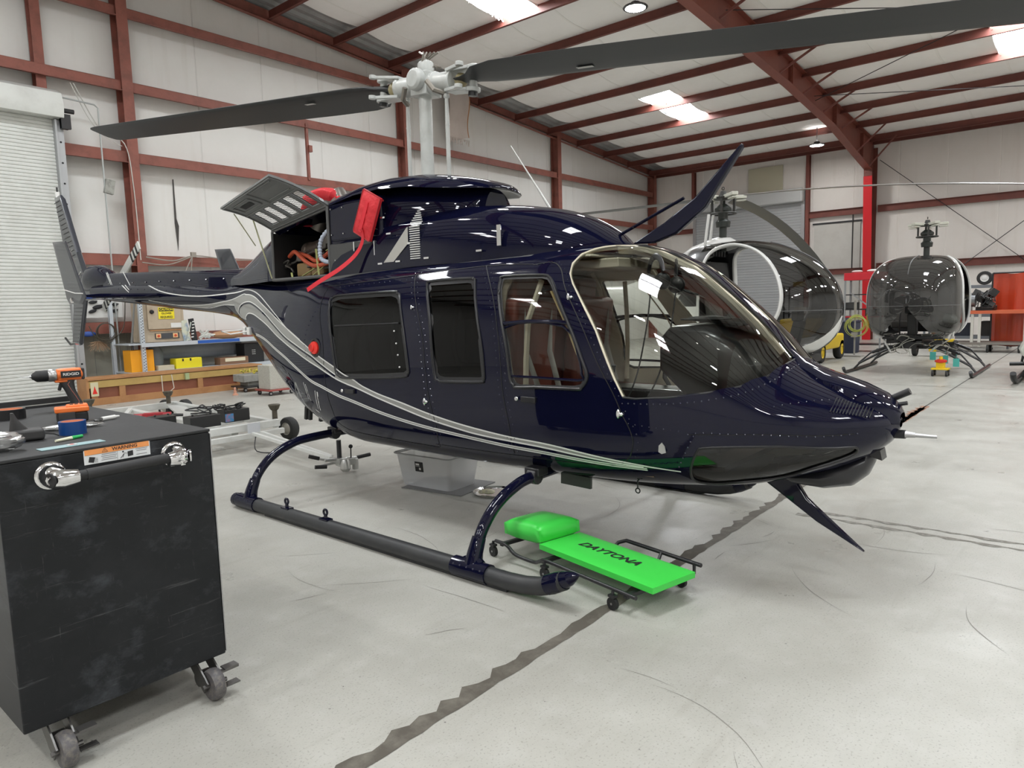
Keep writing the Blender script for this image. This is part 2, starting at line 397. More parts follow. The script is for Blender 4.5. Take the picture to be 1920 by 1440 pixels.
for i, x in enumerate(PXL[:-1]):
    b = MB(); z = zp(x)+.105; b.beam((x, YR+.02, z), (x, YL-.02, z), .08, .21)
    o = struct(b.build('roof_purlin', RED_STEEL)); o['group'] = 'roof purlins'
# eave strut over the back wall
b = MB(); zee(b, (26.8, YR, 6.72), (26.8, YL-.1, 6.72), .08, .26); struct(b.build('eave_beam', RED_STEEL), 'dark red eave beam along the top of the back wall')
# rake beam on the left gable
b = MB(); zee(b, (RIDGE, 14.78, zp(RIDGE)+.12), (26.8, 14.78, zp(26.8)+.22), .09, .24, flip=-1)
zee(b, (RIDGE, 14.72, zp(RIDGE)-.02), (26.8, 14.72, zp(26.8)-.02), .09, .05, flip=-1)
struct(b.build('rake_beam', RED_STEEL_L), 'red rake beam sloping along the top of the left wall')
# rafters (rigid frames): depth varies
def rafter(y, name='roof_rafter'):
    b = MB()
    for sgn in (1, -1):
        X = lambda x: x if sgn > 0 else 2*RIDGE-x
        top = [(x, zp(x)+.10) for x in (RIDGE, 13, 18.5, 22.2, 26.6)]
        dep = [.64, .68, .58, .64, 1.05]
        bot = [(p[0], p[1]-d) for p, d in zip(top, dep)]
        bot[-1] = (26.25, 5.72); top[-1] = (26.75, zp(26.75)+.10)
        for (t, q) in ((top, 1), (bot, -1)):
            for p, r in zip(t[:-1], t[1:]): b.beam((X(p[0]), y, p[1]), (X(r[0]), y, r[1]), .24, .016)
        for i in range(len(top)-1):
            a = [(X(top[i][0]), y, top[i][1]), (X(top[i+1][0]), y, top[i+1][1]), (X(bot[i+1][0]), y, bot[i+1][1]), (X(bot[i][0]), y, bot[i][1])]
            vs = [(p[0], y+k, p[2]) for k in (-.006, .006) for p in a]
            b.add(vs, [(0, 1, 2, 3), (7, 6, 5, 4), (0, 4, 5, 1), (1, 5, 6, 2), (2, 6, 7, 3), (3, 7, 4, 0)])
        for x in (18.5, 22.2):    # splice and stiffener plates
            i = [p[0] for p in top].index(x)
            b.beam((X(x), y, top[i][1]), (X(x), y, bot[i][1]), .24, .03, up=(1, 0, 0))
            for k in range(5): b.cyl((X(x)-.03, y-.07, bot[i][1]+.06+k*.08), (X(x)+.03, y-.07, bot[i][1]+.06+k*.08), .015, n=6)
        b.beam((X(25.2), y, zp(25.2)), (X(25.2), y, zp(25.2)-.75), .2, .012, up=(1, 0, 0))
    return struct(b.build(name, mat('rafter_steel', (.21, .058, .038), .5, noise=(1.2, .8, (.15, .04, .03)))), 'large red tapered roof rafter' if y > 6 else None)
for y in (6.4, -2.0): rafter(y)
for y in (6.4, -2.0):      # main columns on the back wall
    b = MB()
    ctr = 26.62
    b.prism([(26.25, 5.72), (26.92, 5.72), (26.92, 0), (26.6, 0)], -.006, .006, (0, y, 0), (1, 0, 0), (0, 0, 1))
    b.beam((26.92, y, 0), (26.92, y, 6.5), .26, .016, up=(1, 0, 0)); b.beam((26.6, y, 0), (26.24, y, 5.75), .26, .016, up=(1, 0, 0))
    b.prism([(26.25, 5.7), (26.92, 5.7), (26.92, 6.6), (26.75, 6.6)], -.006, .006, (0, y, 0), (1, 0, 0), (0, 0, 1))
    o = struct(b.build('steel_column', RED_STEEL), 'tapered main column at the back wall')
    if y > 6:
        g = MB(); g.beam((26.58, y, 0), (26.23, y, 5.55), .30, .012, up=(1, 0, 0)); 
        g2 = MB(); g2.beam((26.585, y, .0), (26.235, y, 5.5), .27, .012, up=(1, 0, 0))
        g2.build('painted_face', mat('bright_red_paint', (.55, .008, .015), .35), o)['label'] = 'bright red painted front face'
# flange braces on the rafter
for k, x in enumerate((14.4, 17.8, 19.5, 21.2, 22.95, 24.65, 26.1)):
    b = MB(); d = .46 if x < 24 else (.75 if x < 26 else .9)
    b.beam((x-.25, 6.28, zp(x)-d), (x+.05, 5.55, zp(x)+.03), .05, .05); 
    struct(b.build('flange_brace', RED_STEEL), 'angle brace off the large rafter, %s up from its knee' % ordinal(6-k))
# left wall: columns
for k, x in enumerate((6.05, 13.15, 20.05, 26.72)):
    b = MB(); isect(b, (x, 14.76, 0), (x, 14.76, zp(x)+.1), .2, .3, .012, .018, up=(0, 1, 0))
    struct(b.build('steel_column', RED_STEEL_L), 'red steel column on the left wall, %s from the left' % ordinal(k+1))
b = MB(); isect(b, (4.62, 14.8, 5.2), (4.62, 14.8, zp(4.62)), .16, .2, up=(0, 1, 0)); struct(b.build('steel_column', RED_STEEL_L), 'red post standing on the roller door hood')
# left wall girts
def girt(x0, x1, z, h=.2, lab=None):
    b = MB(); b.bx(x0, x1, 14.66, 14.672, z-h/2, z+h/2); b.bx(x0, x1, 14.66, 14.93, z+h/2-.012, z+h/2); b.bx(x0, x1, 14.6, 14.672, z-h/2, z-h/2+.012)
    return struct(b.build('wall_girt', RED_STEEL_L), lab)
for z, n in ((7.27, 'top'), (5.9, 'second highest'), (4.57, 'third highest'), (2.6, 'shoulder-high'), (1.05, 'lowest')):
    for a, c, w in ((6.15, 13.05, 'between the first two columns'), (13.25, 19.95, 'in the middle bay'), (20.15, 26.6, 'in the bay by the corner')):
        if z > 7 and a > 13.2: continue
        if z < 3 and a > 13.2: continue
        girt(a, c, z, lab='%s red girt of the left wall %s' % (n, w))
girt(-3, 5.95, 5.9, lab='red girt above the roller door'); girt(-3, 5.95, 7.27, lab='top red girt above the roller door')
girt(4.85, 5.95, 4.57, .22, 'short red girt right of the roller door, upper'); girt(4.85, 5.95, 2.6, .22, 'short red girt right of the roller door, middle'); girt(4.85, 5.95, 1.3, .22, 'short red girt right of the roller door, lower')
b = MB(); b.bx(10.0, 10.06, 14.63, 14.69, 4.6, 5.9); b.bx(10.03, 10.12, 14.58, 14.66, 5.25, 5.4, 0)
struct(b.build('wall_brace', RED_STEEL_L), 'thin red post between two girts on the left wall')
# back wall girts and posts
def girtb(y0, y1, z, h=.2, lab=None, s=0):
    b = MB(); zee(b, (XB-.14, y0, z), (XB-.14, y1, z+s), .07, h, flip=-1); return struct(b.build('wall_girt', RED_STEEL), lab)
girtb(-1.8, 6.2, 4.46, .22, 'upper red girt of the back wall right of the red column'); girtb(6.6, 8.5, 4.46, .22, 'upper red girt between the red column and the roller door')
girtb(-1.8, 6.2, 2.5, .24, 'lower red girt of the back wall right of the red column'); girtb(6.6, 8.5, 2.4, .2, 'lower red girt between the red column and the roller door')
girtb(12.9, 14.7, 4.3, .18, 'red girt between the back roller door and the corner'); girtb(12.9, 14.7, 2.4, .18, 'lower red girt between the back roller door and the corner')
b = MB(); isect(b, (26.84, 8.52, 0), (26.84, 8.52, 6.6), .12, .18, up=(1, 0, 0)); isect(b, (26.84, 12.95, 5.3), (26.84, 12.95, 6.6), .12, .18, up=(1, 0, 0))
struct(b.build('door_post', RED_STEEL), 'dark red posts beside the back roller door')
for (p, q, n) in (((26.7, 6.15, 6.05), (26.8, 1.5, 2.0), 'falling'), ((26.75, 1.2, 4.4), (26.75, 6.0, .5), 'rising')):
    b = MB(); b.cyl(p, q, .012, n=6); struct(b.build('brace_rod', BLACKM), 'thin steel brace rod %s across the back wall' % n)
b = MB(); b.cyl((14.5, 6.3, 7.4), (20.2, -2, 6.85), .01, n=5); b.cyl((20.2, 6.3, 6.85), (24.6, -2, 6.5), .01, n=5); b.cyl((20.3, 6.3, 6.75), (14.5, -2, 7.2), .01, n=5)
struct(b.build('brace_rod', BLACKM), 'thin crossed brace rods under the roof')
# paler corrugated patch above the back door
b = MB()
for k in range(12):
    y = 9.45+k*.108; b.bx(XB-.06, XB-.03 if k % 2 else XB-.045, y, y+.108, 5.45, 6.4)
struct(b.build('trim_1', mat('fibreglass_panel', (.46, .44, .33), .6)), 'yellowed corrugated wall panel above the back roller door')
# --------- roller doors
SLAT = mat('roller_slats', (.62, .63, .6), .45, coat=.1, noise=(3, .6, (.5, .5, .47)))
SLATB = mat('roller_slats_back', (.36, .37, .38), .5)
def slats(b, x0, x1, z0, z1, y, p=.062, axis='x'):
    n = int((z1-z0)/p)
    prof = []
    for i in range(n):
        z = z0+i*p
        prof += [(0, z), (-.012, z+.008), (-.016, z+p*.45), (-.012, z+p-.012), (0, z+p-.004)]
    prof.append((0, z1)); vs = []
    for (d, z) in prof:
        if axis == 'x': vs += [(x0, y+d, z), (x1, y+d, z)]
        else: vs += [(y+d, x0, z), (y+d, x1, z)]
    fs = [(2*i, 2*i+1, 2*i+3, 2*i+2) for i in range(len(prof)-1)]
    b.add(vs, fs)
b = MB(); slats(b, -3, 4.68, 0.06, 5.2, 14.5)
dr = struct(b.build('door_1', SLAT, sharp=25), 'large white roller shutter door in the left wall')
b = MB(); b.bx(4.66, 4.80, 14.40, 14.62, 0, 5.0); b.bx(4.66, 4.69, 14.36, 14.62, 0, 5.0)
for k in range(13): b.cyl((4.74, 14.395, .3+k*.36), (4.74, 14.405, .3+k*.36), .018, n=8, m=1)
b.build('door_guide', [mat('galv_rail', (.42, .43, .44), .4, metal=.4), BLACK], dr)
b = MB(); P = [(0, 0), (-.45, 0), (-.5, .2), (-.42, .42), (-.2, .52), (0, .52)]
b.prism([(p[0], p[1]) for p in P], -3, 4.78, (0, 14.7, 5.02), (0, 1, 0), (0, 0, 1)); b.build('door_hood', SLAT, dr)
b = MB(); b.bx(4.74, 4.9, 14.3, 14.36, 4.85, 5.1); b.cyl((4.8, 14.28, 5.15), (4.95, 14.28, 5.15), .04); b.box((4.8, 14.33, 4.95), (.12, .1, .22)); b.build('bracket', BLACKM, dr)
b = MB(); b.bx(-3, 4.66, 14.42, 14.56, 0, .09); b.build('bottom_seal', BLACK, dr)
b = MB(); slats(b, 8.7, 12.85, 0.05, 4.98, XB-.16, .10, 'y')
dr2 = struct(b.build('door_2', SLATB, sharp=25), 'grey roller shutter door in the back wall')
b = MB(); b.bx(XB-.45, XB-.02, 8.62, 12.95, 4.95, 5.45); b.build('door_hood', mat('hood_grey', (.42, .43, .43), .5), dr2, bevel=.06)
b = MB(); b.bx(XB-.2, XB-.05, 12.82, 12.95, 0, 5); b.bx(XB-.2, XB-.05, 8.6, 8.73, 0, 5); b.build('door_guide', STEEL, dr2)
# walk-in door panel right of the back door
b = MB(); b.bx(XB-.05, XB-.02, 6.75, 8.3, .1, 4.1); struct(b.build('door_3', mat('door_panel_white', (.5, .49, .46), .5, noise=(2, .5, (.4, .38, .35)))), 'tall off-white sliding panel beside the back roller door')
b = MB(); b.bx(XB-.07, XB-.05, 6.7, 8.35, 4.1, 4.16); b.cyl((XB-.06, 7.0, .1), (XB-.06, 7.0, 4.4), .02, n=6); struct(b.build('trim_2', BLACKM))
# floor joints
JD = mat('joint_filler', (.085, .075, .06), .7, noise=(9, .9, (.17, .155, .13)))
JL = mat('saw_cut', (.06, .055, .05), .8)
def joint(name, p, q, w, m, lab, rag=.0):
    p, q = Vector(p), Vector(q); d = q-p; n = max(2, int(d.length/.06)); sd = Vector((-d.y, d.x)).normalized(); b = MB(); L = []
    for i in range(n+1):
        c = p+d*i/n; a = w*(.5+random.uniform(-rag, rag)); e = w*(.5+random.uniform(-rag, rag)*.2)
        L.append((c+sd*a, c-sd*e))
    b.add([v for pr in L for v in pr], [(2*i, 2*i+1, 2*i+3, 2*i+2) for i in range(n)])
    for v in range(len(b.v)): x, y = b.v[v][:2]; b.v[v] = (x, y, .0015)
    return struct(b.build(name, m), lab)
joint('floor_joint', (.3, 1.83), (10.6, 1.83), .072, JD, 'dark filled floor joint running away from the tool cart', .35)
joint('floor_joint', (10.6, 1.83), (26.7, 1.83), .02, JL, 'thin floor joint running past the skids of the bare helicopter')
joint('floor_joint', (5.05, -1), (5.05, 1.6), .04, mat('worn_cut', (.17, .16, .14), .8, noise=(25, 1, (.33, .32, .29))), 'pair of thin floor cuts right of the nose', .6)
joint('floor_joint', (4.93, -1), (4.93, 1.6), .04, mat('worn_cut'), 'second of the pair of thin floor cuts right of the nose', .6)
joint('floor_stain', (8.9, 1.84), (10.8, 1.84), .11, mat('rust_patch', (.30, .14, .08), .7, noise=(6, .9, (.25, .22, .19))), 'rusty orange streak on the floor joint beyond the nose', .45)
joint('floor_joint', (13.2, -9), (13.2, 14.7), .012, JL, None)

# faint scuffs on the floor
b = MB(); random.seed(101)
for q in range(46):
    x, y = random.uniform(.6, 6.5), random.uniform(-.6, 6); a = random.uniform(0, 2*PI); cv = random.uniform(-1.6, 1.6); L = random.uniform(.15, .7); pts = []; p = Vector((x, y, .0012))
    for j in range(12): pts.append(p.copy()); p = p+Vector((math.cos(a), math.sin(a), 0))*(L/11); a += cv*L/11+random.uniform(-.06, .06)
    w = random.uniform(.0008, .0022); vs = []
    for j, p in enumerate(pts):
        d = (pts[min(j+1, 11)]-pts[max(j-1, 0)]).normalized(); sdd = Vector((-d.y, d.x, 0))*w*math.sin(PI*(j+.5)/12); vs += [p+sdd, p-sdd]
    b.add(vs, [(2*j, 2*j+1, 2*j+3, 2*j+2) for j in range(11)])
struct(b.build('floor_scuffs', mat('scuff', (.22, .21, .19), .7)), 'thin scuff marks scattered over the floor')['kind'] = 'stuff'
# --------- round high-bay lamps: two in view, the rest added unseen to brighten the hangar
LAMP = emission('lamp_face', (1, .98, .95), BAY_E)
LG = mat('lamp_housing', (.05, .05, .055), .4)
k = 0
for y in (-5.8, 1.9-3.3, 3.1, 7.5):
    for x in (-8.5, -2.8, 2.0, 7.3, 12.94, 18.7, 24.4):
        if y == 3.1 and x > -2: continue
        if (x, y) in ((18.7, 7.5), (2.0, 1.9-3.3), (7.3, 1.9-3.3)): k += 1; continue
        z = zp(x)-.38
        words = 'round black high-bay lamp hanging over the large helicopter' if (x, y) == (12.94, 7.5) else 'round high-bay lamp hanging near the back wall beside the rafter' if (x, y) == (24.4, 7.5) else 'unseen round high-bay lamp added as fill light'
        e = empty('high_bay_lamp', (x, y, z), 0, words, 'lamp', 'round high-bay lamps')
        k += 1
        b = MB(); b.lathe([(.05, .12), (.09, .10), (.10, .03), (.235, .02), (.25, 0), (.235, -.015), (.20, -.015)], n=28, cap=False); b.build('housing', LG, e)
        b = MB(); b.lathe([(.0, -.012), (.20, -.012)], n=28, cap=False); b.lathe([(.0, -.011), (.20, -.0115)], n=28, cap=False); b.build('diffuser', LAMP, e)
        b = MB(); b.cyl((0, 0, .1), (0, 0, .62), .012, n=6); b.build('hanger', LG, e)

b = MB(); vs = []; n = 14
for i in range(n+1):
    t = i/n; vs += [(14.60+.04*math.sin(t*3), 14.5-.06*math.sin(t*5), 7.74-1.47*t-(.0 if i < n else .05)), (15.05+.02*math.sin(t*4), 14.44-.05*math.sin(t*4+1), 7.80-1.52*t), (15.44+.02*math.sin(t*6), 14.5-.04*math.sin(t*6), 7.84-1.42*t)]
b.add(vs, [f for i in range(n) for f in ((3*i, 3*i+1, 3*i+4, 3*i+3), (3*i+1, 3*i+2, 3*i+5, 3*i+4))]); k = len(vs)
b.add([(x, y+.05, z) for x, y, z in vs], [f for i in range(n) for f in ((3*i+3, 3*i+4, 3*i+1, 3*i), (3*i+4, 3*i+5, 3*i+2, 3*i+1))])
b.add([(vs[3*i+2][0]+d*.07, vs[3*i+2][1]+.03, vs[3*i+2][2]) for i in range(n+1) for d in (0, 1)], [(2*i, 2*i+1, 2*i+3, 2*i+2) for i in range(n)], 1)
random.seed(77)
for q in range(16): x = 14.6+q*.055; b.tube([(x, 14.48, 6.32), (x+random.uniform(-.05, .05), 14.46, 6.32-random.uniform(.05, .2))], .012, 5, m=0)
tag(b.build('hanging_insulation', [mat('insulation_pinkish', (.55, .48, .44), .8, noise=(2, .6, (.45, .38, .34))), mat('insulation_brown', (.45, .22, .10), .8)]), 'torn pinkish insulation sheet with a brown edge hanging behind the rotor head', 'insulation')
# ================================================================== lofted skins
# Y: zb, zw, zt, w, nlo, nup  (world Y; centreline x = 3.87)
ST=[
(0.76,.85,.865,.885,.03,2,2),
(0.79,.785,.865,.925,.13,2.2,2.2),
(0.86,.72,.87,.97,.25,2.3,2.2),
(1.00,.635,.87,1.035,.38,2.4,2.2),
(1.22,.56,.88,1.145,.50,2.5,2.25),
(1.40,.505,.88,1.345,.565,2.6,2.35),
(1.60,.475,.89,1.535,.61,2.7,2.4),
(1.87,.45,.90,1.74,.645,2.9,2.5),
(2.20,.435,.92,1.85,.66,3.2,2.7),
(2.60,.43,.95,1.865,.665,3.5,3.3),
(3.40,.42,.95,1.865,.665,3.5,3.6),
(4.40,.42,.95,1.865,.66,3.3,3.4),
(4.80,.45,.99,1.865,.635,2.9,3.2),
(5.20,.53,1.07,1.865,.57,2.6,3.0),
(5.60,.68,1.19,1.865,.48,2.4,2.8),
(6.00,.90,1.32,1.87,.38,2.2,2.5),
(6.40,1.15,1.47,1.87,.285,2.1,2.3),
(6.75,1.36,1.59,1.84,.22,2.0,2.1),
(7.05,1.46,1.65,1.83,.19,2,2),
(8.50,1.58,1.74,1.89,.165,2,2),
(9.70,1.67,1.81,1.94,.15,2,2),
(10.8,1.75,1.855,1.96,.135,2,2)]
ST=np.array(ST,float)
def pchip(x,y):
    h=np.diff(x); d=np.diff(y)/h; n=len(x); m=np.zeros(n)
    for i in range(1,n-1):
        if d[i-1]*d[i]>0:
            w1=2*h[i]+h[i-1]; w2=h[i]+2*h[i-1]; m[i]=(w1+w2)/(w1/d[i-1]+w2/d[i])
    m[0]=d[0]; m[-1]=d[-1]
    def f(t):
        t=np.asarray(t,float); i=np.clip(np.searchsorted(x,t,side='right')-1,0,n-2); s=(t-x[i])/h[i]
        return ((2*s**3-3*s**2+1)*y[i]+(s**3-2*s**2+s)*h[i]*m[i]+(-2*s**3+3*s**2)*y[i+1]+(s**3-s**2)*h[i]*m[i+1])
    return f
def loft(ST):
    F=[pchip(ST[:,0],ST[:,k]) for k in range(1,7)]
    def S(Y,u):
        Y,u=np.broadcast_arrays(np.asarray(Y,float),np.asarray(u,float))
        zb,zw,zt,w,nl,nu=[f(Y) for f in F]
        a=(u-.5)*np.pi; c=np.abs(np.cos(a)); s=np.sin(a); n=np.where(s<0,nl,nu)
        r=(c**n+np.abs(s)**n)**(-1/n); x=w*r*c; z=zw+np.where(s<0,zw-zb,zt-zw)*r*s
        return np.stack([-x,Y,z],-1)
    return S

UV = {
 'rear_win': [(4.606,0.701),(4.576,0.713),(4.475,0.72),(3.872,0.72),(3.809,0.715),(3.772,0.706),(3.693,0.634),(3.649,0.551),(3.657,0.538),(3.703,0.53),(4.036,0.522),(4.382,0.517),(4.449,0.521),(4.488,0.533),(4.533,0.607)],
 'mid_win': [(3.507,0.724),(3.493,0.74),(3.145,0.742),(3.104,0.739),(3.075,0.727),(2.97,0.614),(2.946,0.548),(2.952,0.534),(2.985,0.529),(3.294,0.525),(3.353,0.528),(3.392,0.542),(3.436,0.656)],
 'front_win': [(2.86,0.712),(2.869,0.733),(2.847,0.743),(2.56,0.744),(2.515,0.741),(2.476,0.729),(2.396,0.69),(2.285,0.635),(2.217,0.591),(2.187,0.571),(2.187,0.556),(2.222,0.54),(2.268,0.535),(2.661,0.523),(2.706,0.528),(2.734,0.542),(2.76,0.602),(2.827,0.675)],
 'windshield': [(2.274,0.899),(2.364,0.865),(2.398,0.824),(2.407,0.784),(2.389,0.754),(2.348,0.731),(2.285,0.705),(2.151,0.647),(2.02,0.566),(1.964,0.534),(1.892,0.535),(1.71,0.55),(1.517,0.586),(1.373,0.642),(1.282,0.749),(1.259,0.891),(1.257,0.953)],
 'chin': [(1.627,0.292),(1.601,0.337),(1.565,0.385),(1.532,0.402),(1.363,0.412),(1.101,0.397),(0.926,0.354),(0.895,0.311),(0.915,0.267),(0.979,0.255),(1.082,0.233),(1.229,0.184),(1.393,0.209),(1.566,0.194),(1.64,0.229)],
 'L1': [(6.525,0.705),(6.42,0.71),(6.267,0.706),(6.095,0.691),(5.872,0.664),(5.57,0.632),(5.32,0.608),(5.111,0.593),(4.919,0.579),(4.719,0.56),(4.613,0.551),(4.508,0.541),(4.387,0.525),(4.259,0.511),(4.003,0.471),(3.734,0.441),(3.485,0.411),(3.251,0.389),(3.032,0.373),(2.746,0.357),(2.384,0.346),(2.057,0.327),(1.838,0.31),(1.678,0.293)],
 'L1b': [(6.525,0.705),(7.205,0.569),(7.631,0.517),(8.091,0.531),(8.605,0.617),(9.179,0.855),(9.735,0.979)],
 'L2': [(5.042,0.59),(5.245,0.604),(5.48,0.616),(5.753,0.634),(6.014,0.653),(6.184,0.669),(6.328,0.674),(6.449,0.666),(6.587,0.646),(6.99,0.482),(7.463,0.354),(7.949,0.299),(8.294,0.286),(8.919,0.342)],
 'L3': [(4.5,0.522),(4.618,0.534),(4.752,0.547),(4.865,0.558),(5.111,0.569),(5.397,0.579),(5.646,0.596),(5.833,0.611),(6.071,0.625),(6.268,0.628),(6.379,0.618),(6.501,0.586),(6.593,0.535),(6.636,0.484),(6.652,0.426),(6.584,0.404)],
 'L5': [(1.877,0.306),(2.062,0.317),(2.39,0.332),(2.752,0.343),(3.04,0.354),(3.258,0.37),(3.49,0.39),(3.738,0.419),(4.006,0.453),(4.295,0.494),(4.494,0.511),(4.621,0.521),(4.818,0.534),(5.116,0.547),(5.387,0.554),(5.563,0.557),(5.828,0.569),(6.094,0.569),(6.251,0.558),(6.368,0.531),(6.432,0.487),(6.434,0.453)],
 'L5b': [(6.73,0.503),(7.526,0.266),(8.197,0.279)],
 'L6': [(6.184,0.425),(6.046,0.462),(5.851,0.486),(5.584,0.493),(5.345,0.499),(5.097,0.487),(4.857,0.468),(4.703,0.461),(4.534,0.449),(4.307,0.427),(4.019,0.395),(3.753,0.372),(3.504,0.356),(3.27,0.345),(3.05,0.335),(2.764,0.323),(2.4,0.314),(1.991,0.302),(1.86,0.297)],
 'ring1': [(10.282,0.967),(9.871,0.821),(9.443,0.524)],
 'door12': [(3.057,0.779),(2.895,0.696),(2.825,0.614),(2.8,0.517),(2.757,0.394),(2.762,0.297)],
 'door23': [(3.674,0.769),(3.671,0.747),(3.515,0.634),(3.483,0.553),(3.454,0.464),(3.41,0.363),(3.444,0.278)],
 'doorF': [(2.669,0.773),(2.541,0.781),(2.454,0.762),(2.383,0.72),(2.239,0.654),(2.121,0.59),(2.002,0.527),(1.93,0.459),(1.907,0.401),(1.936,0.347)],
 'doorR': [(4.657,0.517),(4.663,0.603),(4.736,0.683),(4.798,0.755)],
 'rivW': [(1.929,0.524),(1.709,0.536),(1.502,0.569),(1.341,0.636),(1.246,0.777),(1.232,0.958)],
 'rivC': [(1.605,0.451),(1.525,0.463),(1.327,0.466),(1.147,0.459),(0.981,0.458),(0.885,0.46)],
 'rivD': [(1.578,0.446),(1.627,0.376),(1.687,0.304)],
 'pitotport': [(1.744,0.391)],
 'fuel': [(4.77,0.582)],
 'handle1': [(2.598,0.493)],
 'handle2': [(4.319,0.466)],
 'hinge': [(3.497,0.456),(1.987,0.501),(3.627,0.682),(2.349,0.703)],
 'H': [[(4.825,0.435),(4.755,0.443),(4.831,0.225),(4.787,0.217)],[(5.02,0.422),(4.933,0.436),(4.853,0.229)],[(4.889,0.352),(4.778,0.342)],[(5.211,0.409),(5.124,0.305),(4.908,0.233)]],
 'walk': [(4.822,0.737),(4.537,0.781),(4.218,0.802),(3.722,0.826),(3.267,0.883),(2.87,0.89),(2.981,0.807),(3.618,0.782),(4.156,0.761)],
}
def surf_normal(S, Y, U, e=2e-4):
    n = np.cross(S(Y+e, U)-S(Y-e, U), S(Y, np.minimum(U+e, 1.2))-S(Y, U-e))
    l = np.linalg.norm(n, axis=-1, keepdims=True); n = n/np.maximum(l, 1e-12)
    return n
def pip(pts, poly):
    x, y = pts[:, 0], pts[:, 1]; r = np.zeros(len(pts), bool); n = len(poly)
    for i in range(n):
        x1, y1 = poly[i]; x2, y2 = poly[(i+1) % n]
        if y1 == y2: continue
        c = ((y1 > y) != (y2 > y)) & (x < (x2-x1)*(y-y1)/(y2-y1)+x1); r ^= c
    return r
def densify(poly, st, closed=True):
    out = []; n = len(poly)
    for i in range(n if closed else n-1):
        a, b = np.array(poly[i]), np.array(poly[(i+1) % n]); d = np.hypot(*(b-a)); k = max(1, int(d/st))
        for j in range(k): out.append(tuple(a+(b-a)*j/k))
    if not closed: out.append(tuple(poly[-1]))
    return out
US = 2.2
def skin(S, ys, us, polys, st=.05):
    """triangulate the half surface (param Y, u*US) with polygon constraints -> uv array, triangles, region per triangle"""
    V = []; E = []
    sp = [(n, densify([(y, u*US) for y, u in p], st)) for n, p in polys]
    for n, p in sp:
        b = len(V); V += [Vector(q) for q in p]; E += [(b+i, b+(i+1) % len(p)) for i in range(len(p))]
    bd = np.array([tuple(v) for v in V]) if V else np.zeros((0, 2))
    for y in ys:
        for u in us:
            q = (y, u*US); edge = (y in (ys[0], ys[-1]) or u in (us[0], us[-1]))
            if len(bd) and not edge and np.min((bd[:, 0]-q[0])**2+(bd[:, 1]-q[1])**2) < (.012)**2: continue
            V.append(Vector(q))
    r = delaunay_2d_cdt(V, E, [], 0, 1e-6)
    P = np.array([tuple(v) for v in r[0]]); T = np.array([t for t in r[2]])
    c = P[T].mean(1); reg = np.full(len(T), -1)
    for i, (n, p) in enumerate(sp): reg[(reg < 0) & pip(c, p)] = i
    a = P[T]; ar = (a[:, 1, 0]-a[:, 0, 0])*(a[:, 2, 1]-a[:, 0, 1])-(a[:, 2, 0]-a[:, 0, 0])*(a[:, 1, 1]-a[:, 0, 1])
    k = np.abs(ar) > 1e-9
    P[:, 1] /= US
    return P, T[k], reg[k]
def skin_mesh(name, S, P, T, mats, midx, off=(0, 0, 0), parent=None, inset=0, flip=False, origin=(0, 0, 0), both=True, side=0):
    """mesh of triangles (midx<0 dropped), mirrored to both sides; analytic normals. side: -1 only the visible side, 1 only the far side"""
    keep = midx >= 0; T = T[keep]; mi = midx[keep]
    used = np.unique(T); re = np.full(len(P), -1); re[used] = np.arange(len(used)); T = re[T]; Q = P[used]
    X = S(Q[:, 0], Q[:, 1]); N = surf_normal(S, Q[:, 0], np.clip(Q[:, 1], .003, .997))
    test = S(Q[:, 0], np.full(len(Q), .5)); cen = X.copy(); cen[:, 0] = 0
    s = np.sign((N[:, 0]*-1).sum()) or 1; N = N*s      # visible side looks towards -x
    X = X-N*inset
    vs = []; fs = []; ns = []; ms = []
    sides = ([1, -1] if side == 0 else [1] if side < 0 else [-1])
    for sg in sides:
        b = len(vs); Y = X.copy(); Y[:, 0] *= sg; M = N.copy(); M[:, 0] *= sg
        if flip: M = -M
        vs += [tuple(v) for v in Y]; ns += [tuple(v) for v in M]
        for t, m in zip(T, mi):
            a, c, d = Y[t[0]], Y[t[1]], Y[t[2]]
            fn = np.cross(c-a, d-a); t = tuple(int(q)+b for q in t)
            if np.dot(fn, M[t[0]-b]) < 0: t = (t[0], t[2], t[1])
            fs.append(t); ms.append(int(m))
    me = bpy.data.meshes.new(name); o3 = np.array(off)
    me.from_pydata([tuple(np.array(v)+o3) for v in vs], [], fs)
    for m in mats: me.materials.append(m)
    me.polygons.foreach_set('material_index', ms); me.polygons.foreach_set('use_smooth', [True]*len(fs)); me.update()
    me.normals_split_custom_set_from_vertices(ns)
    o = bpy.data.objects.new(name, me); SC.collection.objects.link(o); o.parent = parent
    return o
def on_surf(S, pts, out=0.0, sg=1, off=(0, 0, 0)):
    Y = np.array([p[0] for p in pts], float); U = np.array([p[1] for p in pts], float)
    X = S(Y, U); N = surf_normal(S, Y, np.clip(U, .003, .997)); s = np.sign((N[:, 0]*-1).sum()) or 1
    X = X+N*s*out; X[:, 0] *= sg
    return [Vector(x)+Vector(off) for x in X]
